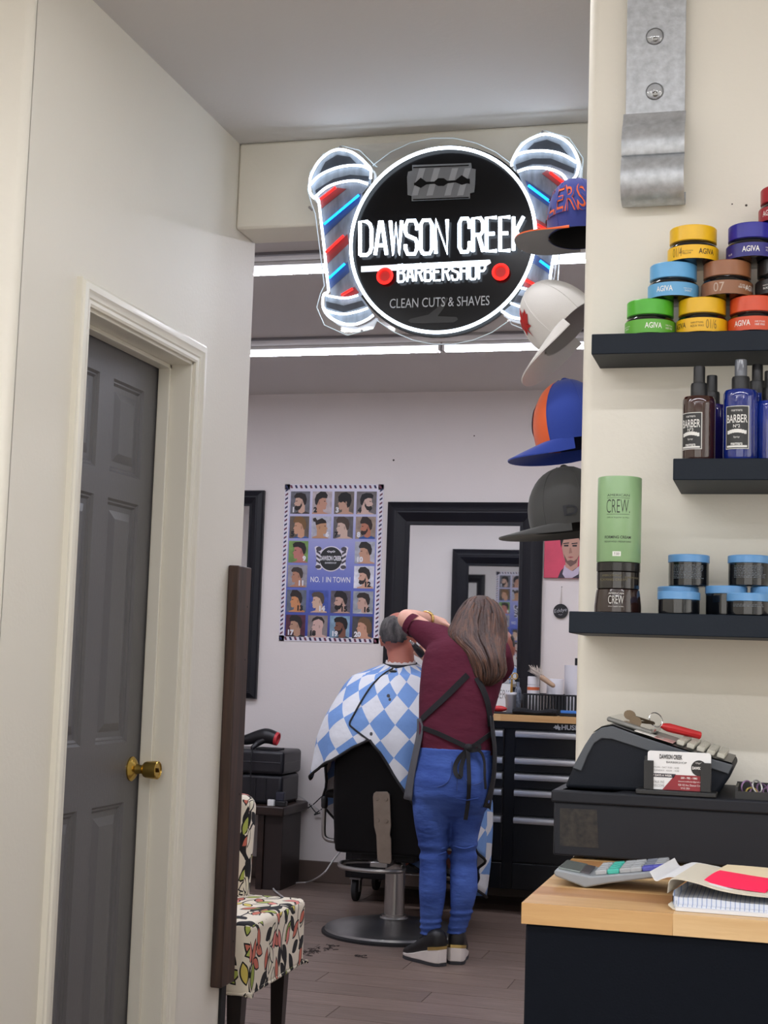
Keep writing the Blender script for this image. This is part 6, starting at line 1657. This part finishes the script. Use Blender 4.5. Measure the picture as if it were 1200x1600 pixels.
# overlapping flap edge down the back
ep = []
for (thd, z) in ((10, 1.235), (16, 1.20), (21, 1.15), (24, 1.08), (26, 1.01), (27, .97), (23, .95), (15, .92), (10, .905)):
    p = cape_pt(math.radians(thd), z, .5); n_ = Vector((p.x-MX, p.y-MY, 0)).normalized(); ep.append(p+n_*.004)
b = MB(); b.tube(smoothpath(ep, 5), .0042, 8); b.build('flap_edge', M_pip, cape)
c0_ = cape_pt(math.radians(4), 1.222, 0); b = MB(); b.ellipsoid(c0_+Vector((0, -.006, 0)), .018, .006, .007, 12, 8); b.build('collar_clasp', mat('clasp', (50, 50, 44), .3), cape)
sm = mat('cape_stain', (92, 92, 96), .9)
for (thd, z, r_) in ((-2, 1.10, .008), (-4, 1.085, .006), (-33, 1.02, .005), (-30, .97, .006), (8, .93, .007)):
    p = cape_pt(math.radians(thd), z, .5); n_ = Vector((p.x-MX, p.y-MY, 0)).normalized(); b = MB(); b.ellipsoid(p+n_*.003, r_, .002, r_*1.3, 10, 6); b.build('hair_fleck', sm, cape)

# ---------------------------------------------------------------- the barber
def Z7(zx, zy): return (480+.28333*zx, 900+.28333*zy)
wo = thing('person', 'barber with long brown hair in maroon shirt and blue jeans, seen from behind', 'person', (P(690, 1510, 6.2).x, 6.22, 0))
TOR = [(1179, 656, 771, 6.24, .118), (1155, 656, 769, 6.245, .113), (1127, 655.5, 767, 6.26, .108), (1098, 655.5, 775, 6.28, .108), (1070, 657, 783, 6.30, .112), (1042, 660, 790, 6.325, .113), (1022, 664, 790, 6.34, .110), (1008, 672, 786, 6.35, .100), (998, 688, 778, 6.36, .085), (988, 706, 766, 6.37, .065), (980, 716, 758, 6.375, .055)]
ring_tab = []
for (py, l, r_, Y, bb) in TOR:
    a = P(l, py, Y); c_ = P(r_, py, Y); ring_tab.append(((a.z+c_.z)/2, (a.x+c_.x)/2, (c_.x-a.x)/2, Y, bb))
M_shirt = mat('maroon_shirt', (88, 34, 50), .85, spec=.15, noise=.12, nscale=6, bump=.9, bscale=7, stretch=(1.2, 1.2, 2.4))
b = MB(); b.loft([ell(xc_, Y, z, a, bb, 40) for z, xc_, a, Y, bb in ring_tab])
# left sleeve (raised), right sleeve (forward)
sl = [P(704, 1016, 6.36), P(684, 1000, 6.40), P(664, 989, 6.42), P(652, 981, 6.43)]
b.chain(sl, [.085, .072, .056, .047], 20)
sr = [P(772, 1020, 6.36), P(782, 1040, 6.45), P(778, 1052, 6.54)]
b.chain(sr, [.075, .062, .052], 20)
b.build('shirt', M_shirt, wo, remesh=.009, smoothing=5)
# sleeve ends
b = MB(); dv_ = (sl[3]-sl[2]).normalized(); b.tube([sl[3]+dv_*.018, sl[3]+dv_*.035, sl[3]+dv_*.05], [.050, .0490, .0465], 24, cap=False); b.build('sleeve_hem', M_shirt, wo)
# body: torso core, head, arms with hands
M_sk2 = skin_mat('skin_fair', (226, 178, 156), (212, 158, 136))
b = MB()
b.loft([ell(xc_, Y, z, a*.86, bb*.86, 28) for z, xc_, a, Y, bb in ring_tab])
nk = P(738, 985, 6.38)
hw_ = P(749, 981, 6.45)
b.chain([nk+Vector((0, 0, -.06)), hw_+Vector((0, .0, -.05))], [.055, .05])
LW, MWm = headmesh(b, hw_, .95, .97, .25, -.35)
el = P(636, 967, 6.46); wr = P(668, 967, 6.66); hnd = P(690, 975, 6.74)
b.chain([sl[1], el], [.050, .045], 18); b.chain([el, el.lerp(wr, .35), wr], [.044, .042, .028], 18)
pd = (hnd-wr).normalized(); b.chain([wr, hnd], [.028, .030], 14)
upv = Vector((0, 0, 1)); sdv = pd.cross(upv).normalized()
for k_, L_ in enumerate((.062, .070, .066, .052)):
    f0 = hnd+sdv*(.026-.0175*k_)+pd*.018; f1 = f0+pd*L_*.5+Vector((0, 0, -.012)); f2 = f1+pd*L_*.25+Vector((0, 0, -.03)); b.chain([f0, f1, f2], [.0095, .009, .0075], 10)
b.chain([hnd+sdv*.028-pd*.02, hnd+sdv*.05+pd*.015+Vector((0, 0, -.012)), hnd+sdv*.052+pd*.035+Vector((0, 0, -.03))], [.011, .0105, .008], 10)
# right arm comes round in front to hold the clipper beside the customer's head
er_ = P(735, 1062, 6.66); wr2 = P(676, 1036, 6.72); hn2 = P(661, 1021, 6.74)
b.chain([sr[0], sr[2], er_], [.05, .045, .042], 18); b.chain([er_, er_.lerp(wr2, .4), wr2], [.042, .038, .026], 18); b.chain([wr2, hn2], [.026, .027], 14)
pd2 = (hn2-wr2).normalized(); sd2 = pd2.cross(Vector((0, 1, 0))).normalized()
for k_, L_ in enumerate((.055, .062, .058, .048)):
    f0 = hn2+sd2*(.024-.016*k_)+pd2*.012+Vector((0, -.006, 0)); f1 = f0+pd2*L_*.35+Vector((0, -.018, 0)); f2 = f1+pd2*L_*.1+Vector((.004, .022, .0)); b.chain([f0, f1, f2], [.009, .0085, .007], 10)
b.chain([hn2+Vector((0, .02, .01)), hn2+pd2*.025+Vector((0, .03, .012))], [.010, .008], 10)
b.build('body', M_sk2, wo, remesh=.007, smoothing=3)
# bracelet
b = MB(); wv = (wr-el).normalized(); o1 = wv.orthogonal().normalized(); o2 = wv.cross(o1); wc = el.lerp(wr, .93)
for k_ in range(2): b.tube([wc+wv*k_*.009+(o1*math.cos(2*PI*i/24)+o2*math.sin(2*PI*i/24))*.0345 for i in range(24)], .0042, 8, closed=True)
b.build('bracelet', mat('gold_band', (214, 182, 116), .25, 1.0), wo)
# clipper in the right hand
cp0 = P(655, 1014, 6.72); t = thing('hair_clipper', 'black and silver clipper held against the customer\'s head', 'clipper', cp0)
b = MB(); b.chain([P(659, 1022, 6.72), P(651, 1013, 6.705), P(647, 1008, 6.70)], [.018, .016, .012]); b.build('clipper_body', M_black, t)
b = MB(); b.obox(Matrix.Translation(P(644, 1004, 6.70))@Matrix.Rotation(.7, 4, 'Y'), .03, .03, .010); b.build('clipper_blade', M_chrome, t, bevel=.002)

# jeans
JT = [(1168, 657, 770, 6.24, .116), (1180, 654, 770, 6.24, .118), (1200, 649, 770, 6.235, .128), (1220, 646, 769, 6.225, .138), (1240, 645, 767, 6.225, .138), (1252, 645, 765, 6.23, .128), (1262, 649, 760, 6.235, .110), (1272, 656, 752, 6.24, .085), (1280, 668, 740, 6.245, .05)]
LL = [(1240, 646, 712, .105), (1262, 646, 710, .098), (1285, 648.5, 708, .09), (1305, 652, 705, .082), (1325, 657, 702, .072), (1345, 657, 699, .066), (1365, 656, 699.5, .066), (1390, 655.5, 699, .066), (1410, 656.5, 696.5, .060), (1430, 657, 693, .054), (1448, 657.5, 690.5, .051), (1462, 658, 690, .052)]
RL = [(1240, 703, 766, .105), (1262, 707, 759, .095), (1285, 706, 752, .086), (1305, 705, 747, .078), (1325, 704, 744, .07), (1345, 703, 744, .066), (1365, 702.5, 745.5, .066), (1390, 702.5, 746, .064), (1410, 703, 741, .058), (1430, 702.5, 736.5, .053), (1448, 699, 730, .05), (1460, 697, 726, .05)]
def jeans_mat():
    m = mat('denim', (78, 106, 180), .85, spec=.2, noise=.1, nscale=3.2, col2=(48, 70, 134), bump=.9, bscale=7, stretch=(1.5, 1.5, 4))
    return m
M_den = jeans_mat()
b = MB(); rings = []
for (py, l, r_, Y, bb) in JT:
    a = P(l, py, Y); c_ = P(r_, py, Y); rings.append(ell((a.x+c_.x)/2, Y, (a.z+c_.z)/2, (c_.x-a.x)/2, bb, 36, 2.4))
b.loft(rings)
for tab in (LL, RL):
    rings = []; base = [(py, l, r_, bb) for py, l, r_, bb in tab]
    for k_ in range(len(base)-1):
        for s_ in (0, .25, .5, .75):
            py, l, r_, bb = [p+(q-p)*s_ for p, q in zip(base[k_], base[k_+1])]
            dY_ = .03 if tab is RL else -.01
            Y = dY_+6.225 if py < 1330 else dY_+ 6.225-.02*math.sin((py-1330)/130*PI)
            a = P(l+(1.5 if tab is RL and py > 1262 else 0), py, Y); c_ = P(r_-(2.5 if tab is LL and py > 1262 else 0), py, Y)
            wrk = 0.0
            if 1318 < py < 1345: wrk = .005*math.sin((py-1318)*.9)
            if py > 1415: wrk = .006*math.sin((py-1415)*.62+(1 if tab is RL else 0))
            rings.append(ell((a.x+c_.x)/2, Y, (a.z+c_.z)/2, (c_.x-a.x)/2+wrk, bb+wrk, 28, 2.1, tilt=.05))
    b.loft(rings)
b.build('jeans', M_den, wo, remesh=.006, smoothing=2)
def Jp(py): pass
# pocket and seam stitching, waistband
M_stc = mat('denim_dark', (56, 76, 132), .85)
def jsurf(px, py, off=.004):
    Y = 6.10
    for _ in range(4):
        p = P(px, py, Y); best = None
        tabs = []
        for (y_, l, r_, Yc, bb) in JT: tabs.append((y_, l, r_, Yc, bb))
        if py <= 1250: l, r_, Yc, bb = interp([(q[0],)+q[1:] for q in tabs], py)
        else:
            tb = LL if px < 706 else RL; l, r_, bb = interp(tb, py); Yc = 6.225
        u = max(-.98, min(.98, (px-(l+r_)/2)/((r_-l)/2))); Y = Yc-bb*(1-abs(u)**2.3)**(1/2.3)-off
    return P(px, py, Y)
for pts in ([(664, 1182), (662, 1200), (662, 1220), (676, 1230), (694, 1226), (704, 1214), (706, 1190)], [(722, 1190), (724, 1212), (736, 1226), (752, 1222), (760, 1204), (760, 1184)]):
    b = MB(); b.tube(smoothpath([jsurf(*q) for q in pts], 4), .0022, 6); b.build('pocket_seam', M_stc, wo)
b = MB(); b.tube(smoothpath([jsurf(714, y) for y in (1180, 1200, 1220, 1236)], 4), .0022, 6); b.build('centre_seam', M_stc, wo)
for pts in ([(650, 1243), (664, 1247), (684, 1249), (704, 1247)], [(712, 1247), (730, 1250), (748, 1247)], [(660, 1326), (676, 1330), (696, 1324)], [(708, 1322), (726, 1326), (740, 1322)], [(660, 1334), (680, 1337), (697, 1331)]):
    b = MB(); b.tube(smoothpath([jsurf(*q, .0005) for q in pts], 4), [.0005]+[.004]*(4*len(pts)-5)+[.0005]*2 if False else .0035, 6); b.build('denim_fold', M_den, wo)
# apron straps
def tsurf(px, py, off=.008):
    Y = 6.18
    for _ in range(4):
        p = P(px, py, Y); tb = sorted(ring_tab)
        xc_, a, Yc, bb = interp(tb, p.z)
        u = max(-.985, min(.985, (p.x-xc_)/a)); Y = Yc-bb*(1-abs(u)**2.3)**(1/2.3)-off
    return P(px, py, Y)
M_ap = mat('apron_black', (22, 22, 25), .8, bump=.1, bscale=300); M_ag = mat('apron_grey', (84, 84, 88), .85, bump=.2, bscale=200)
def ribbon(name, pts, wid, m, surf=tsurf, par=None, off=.008, th=.003):
    P_ = smoothpath([surf(x, y, off) for x, y in pts], 6); b = MB(); rings = []
    for k_ in range(len(P_)):
        t_ = (P_[min(k_+1, len(P_)-1)]-P_[max(k_-1, 0)]).normalized(); n_ = Vector((P_[k_].x-P(715, 1100, 6.3).x, -.16, 0)).normalized()
        s_ = t_.cross(n_).normalized()*wid/2; rings.append([P_[k_]-s_, P_[k_]+s_, P_[k_]+s_+n_*th, P_[k_]-s_+n_*th])
    b.loft(rings); return b.build(name, m, par or wo, smooth=40)
apr = ribbon('apron_strap', [Z7(885, 545), Z7(830, 600), Z7(760, 670), Z7(690, 735), Z7(632, 790)], .026, M_ap)
ribbon('apron_strap', [Z7(935, 560), Z7(970, 630), Z7(995, 700), Z7(1006, 770), Z7(1010, 830)], .026, M_ap)
ribbon('apron_tie', [Z7(640, 838), Z7(720, 868), Z7(800, 905), Z7(885, 945)], .020, M_ap)
ribbon('apron_tie', [Z7(1015, 868), Z7(970, 900), Z7(930, 930), Z7(895, 948)], .020, M_ap)
kn = tsurf(*Z7(890, 948), .018); b = MB(); b.ellipsoid(kn, .020, .014, .018, 14, 10); b.build('apron_knot', M_ap, wo)
def loop(name, pts, w_, surf=jsurf, off=.012): return ribbon(name, pts, w_, M_ap, surf, None, off)
loop('apron_bow', [Z7(880, 960), Z7(840, 1000), Z7(815, 1050), Z7(822, 1095), Z7(845, 1105), Z7(850, 1050), Z7(870, 985), Z7(888, 962)], .018)
loop('apron_bow', [Z7(900, 955), Z7(920, 935), Z7(945, 935), Z7(948, 955), Z7(915, 962), Z7(895, 962)], .016)
loop('apron_tie_end', [Z7(885, 960), Z7(890, 1050), Z7(892, 1150), Z7(886, 1250), Z7(872, 1345)], .017)
loop('apron_tie_end', [Z7(905, 955), Z7(955, 970), Z7(975, 1020), Z7(978, 1100), Z7(983, 1175)], .011)
# apron sides that wrap round the hips
def flap(name, near, far, m):
    b = MB(); n = len(near); A_ = [P(x, y, Y) for x, y, Y in near]; B_ = [P(x, y, Y) for x, y, Y in far]
    A_ = smoothpath(A_, 4); B_ = smoothpath(B_, 4); N_ = len(A_)
    C_ = [(p+q)/2+Vector((-.012 if near[0][0] < 700 else .012, 0, 0)) for p, q in zip(A_, B_)]
    b.add(A_+C_+B_, [(i, i+1, N_+i+1, N_+i) for i in range(N_-1)]+[(N_+i, N_+i+1, 2*N_+i+1, 2*N_+i) for i in range(N_-1)])
    o = b.build(name, m, wo, smooth=60); sd = o.modifiers.new('t', 'SOLIDIFY'); sd.thickness = .004; return o
flap('apron_side', [(*Z7(628, 785), 6.19), (*Z7(640, 850), 6.17), (*Z7(612, 1000), 6.15), (*Z7(590, 1120), 6.14), (*Z7(578, 1240), 6.13)], [(*Z7(622, 790), 6.36), (*Z7(606, 880), 6.36), (*Z7(580, 1000), 6.36), (*Z7(555, 1120), 6.36), (*Z7(535, 1225), 6.36)], M_ag)
flap('apron_side', [(*Z7(1010, 770), 6.20), (*Z7(1018, 870), 6.17), (*Z7(1028, 970), 6.16), (*Z7(1018, 1120), 6.16), (*Z7(975, 1275), 6.16)], [(*Z7(1012, 775), 6.36), (*Z7(1026, 870), 6.36), (*Z7(1034, 970), 6.36), (*Z7(1030, 1120), 6.36), (*Z7(1012, 1292), 6.36)], M_ap)

# long brown hair
HR = [(930.5, 746, 758, 6.455, .02), (936, 734, 769, 6.455, .07), (944, 726, 779, 6.45, .095), (957, 718, 786, 6.44, .118), (972, 711, 788.5, 6.425, .128), (988, 702, 789.5, 6.40, .128), (998, 700, 790, 6.375, .120), (1007, 708, 789, 6.345, .108), (1016, 722, 788, 6.315, .095), (1030, 731, 789, 6.285, .085), (1046, 734, 792, 6.27, .075), (1056, 737, 789, 6.255, .065), (1064, 742, 781, 6.245, .05), (1072, 751, 768, 6.235, .02)]
hair_rings = []
for (py, l, r_, Y, bb) in HR:
    a = P(l, py, Y); c_ = P(r_, py, Y); hair_rings.append(((a.z+c_.z)/2, (a.x+c_.x)/2, (c_.x-a.x)/2, Y, bb))
M_hair = mat('hair_brown', (72, 46, 33), .42, noise=.4, nscale=14, col2=(50, 32, 24), bump=.5, bscale=60, stretch=(3, 3, .25))
b = MB(); rings = []
tabz = sorted(hair_rings)
zmax = tabz[-1][0]; zmin = tabz[0][0]; rr = random.Random(12)
for k_ in range(40):
    z = zmax+(zmin-zmax)*k_/39; xc_, a, Yc, bb = interp(tabz, z); n = 72; ring = []
    for i in range(n):
        t_ = 2*PI*i/n; w_ = 1+(.035*math.sin(13*t_+k_*.10)+.025*math.sin(29*t_-k_*.13+1.3)+.018*math.sin(41*t_+k_*.22))*min(1, k_/6)
        ring.append(Vector((xc_+a*.97*math.cos(t_)*w_, Yc+bb*.95*math.sin(t_)*w_, z)))
    rings.append(ring)
b.loft(rings); hb = b.build('hair', M_hair, wo, smooth=70)
M_hair2 = mat('hair_brown_light', (106, 70, 48), .42, noise=.3, nscale=20, col2=(72, 46, 34), stretch=(3, 3, .3))
for k_ in range(120):
    t0 = PI+rr.uniform(0, PI) if k_ % 6 else rr.uniform(0, 2*PI)
    z0 = zmax-rr.uniform(.004, .10); z1 = zmin+abs(rr.gauss(0, .05))+(.0 if rr.random() < .7 else .06); pts = []; rs_2 = []
    ph = rr.uniform(0, 6); am = rr.uniform(.03, .10)
    for q in range(16):
        s_ = q/15; z = z0+(z1-z0)*s_; xc_, a, Yc, bb = interp(tabz, z)
        t_ = t0+am*math.sin(ph+s_*7)+.15*(s_-.5)
        pts.append(Vector((xc_+a*1.0*math.cos(t_), Yc+bb*1.02*math.sin(t_), z))); rs_2.append((.005+.005*math.sin(PI*min(1, s_*1.2)))*(1-.75*s_**3))
    b = MB() if k_ % 30 == 0 else b
    b.tube(pts, rs_2, 6)
    if k_ % 30 == 29: o = b.build('hair_locks', M_hair if (k_//30) % 2 else M_hair2, wo, smooth=80); o['kind'] = 'stuff'

# shoes
def shoe(heel, toe, label):
    heel = Vector(heel); toe = Vector(toe); ax = (toe-heel); ax.z = 0; L = ax.length; ax.normalize(); sdx = Vector((-ax.y, ax.x, 0))
    M_up = mat('shoe_black', (20, 20, 23), .45, noise=.2, nscale=60); M_so = mat('shoe_sole_white', (216, 208, 202), .5); M_ou = mat('shoe_outsole', (48, 48, 52), .7)
    def ringf(l, hw, z0, z1, n=20):
        return [heel+ax*(l*L)+sdx*(hw*math.copysign(abs(math.cos(t_))**.8, math.cos(t_)))+Vector((0, 0, (z0+z1)/2+(z1-z0)/2*math.copysign(abs(math.sin(t_))**.8, math.sin(t_)))) for t_ in [2*PI*i/n for i in range(n)]]
    b = MB(); b.loft([ringf(*q) for q in ((-.005, .018, .07, .125), (.02, .030, .058, .140), (.12, .036, .054, .150), (.24, .038, .050, .148), (.36, .038, .044, .125), (.50, .041, .034, .100), (.66, .044, .024, .076), (.82, .042, .018, .060), (.94, .032, .016, .045), (1.0, .014, .018, .034))])
    up = b.build('shoe', M_up, wo, smooth=60)
    b = MB(); outl = [(-.02, .022), (.05, .034), (.2, .039), (.4, .039), (.6, .045), (.8, .045), (.93, .034), (1.01, .012)]
    tops = {-.02: .070, .05: .068, .2: .062, .4: .050, .6: .036, .8: .026, .93: .024, 1.01: .026}
    rings = [[heel+ax*(l*L)+sdx*s_*hw+Vector((0, 0, z)) for s_, z in ((-1, .013), (-1.03, tops[l]), (1.03, tops[l]), (1, .013))] for l, hw in outl]
    b.loft(rings); so = b.build('sole', M_so, up, smooth=40, bevel=.003)
    b = MB(); b.loft([[heel+ax*(l*L)+sdx*s_*hw*1.02+Vector((0, 0, z)) for s_, z in ((-1, .0006), (-1, .0128+(.012 if l < .5 else 0)*(0)), (1, .0128), (1, .0006))] for l, hw in outl]); b.build('outsole', M_ou, up, smooth=40)
    b = MB(); b.loft([[heel+ax*(l*L)+sdx*s_*hw*1.06+Vector((0, 0, z)) for s_, z in ((-1, tops[l]-.001), (-1, tops[l]+.012), (1, tops[l]+.012), (1, tops[l]-.001))] for l, hw in outl[:3]]); b.build('heel_strip', mat('gold_trim', (200, 176, 110), .25, .9), up, smooth=40)
    b = MB()
    for q in range(4):
        l = .40+q*.08; c_ = heel+ax*(l*L)+Vector((0, 0, .120-q*.016)); b.tube([c_-sdx*.022+Vector((0, 0, -.008)), c_+Vector((0, 0, .004)), c_+ax*.012+sdx*.022+Vector((0, 0, -.008))], .0028, 6)
    o = b.build('laces', mat('lace_black', (36, 36, 40), .8), up); o['kind'] = 'stuff'
h1 = PZ(690, 1510, 0); shoe(h1, h1+Vector((-.185, .135, 0)), 'l')
h2 = PZ(711, 1508, 0); shoe(h2+Vector((.0, .01, 0)), h2+Vector((-.035, .235, 0)), 'r')
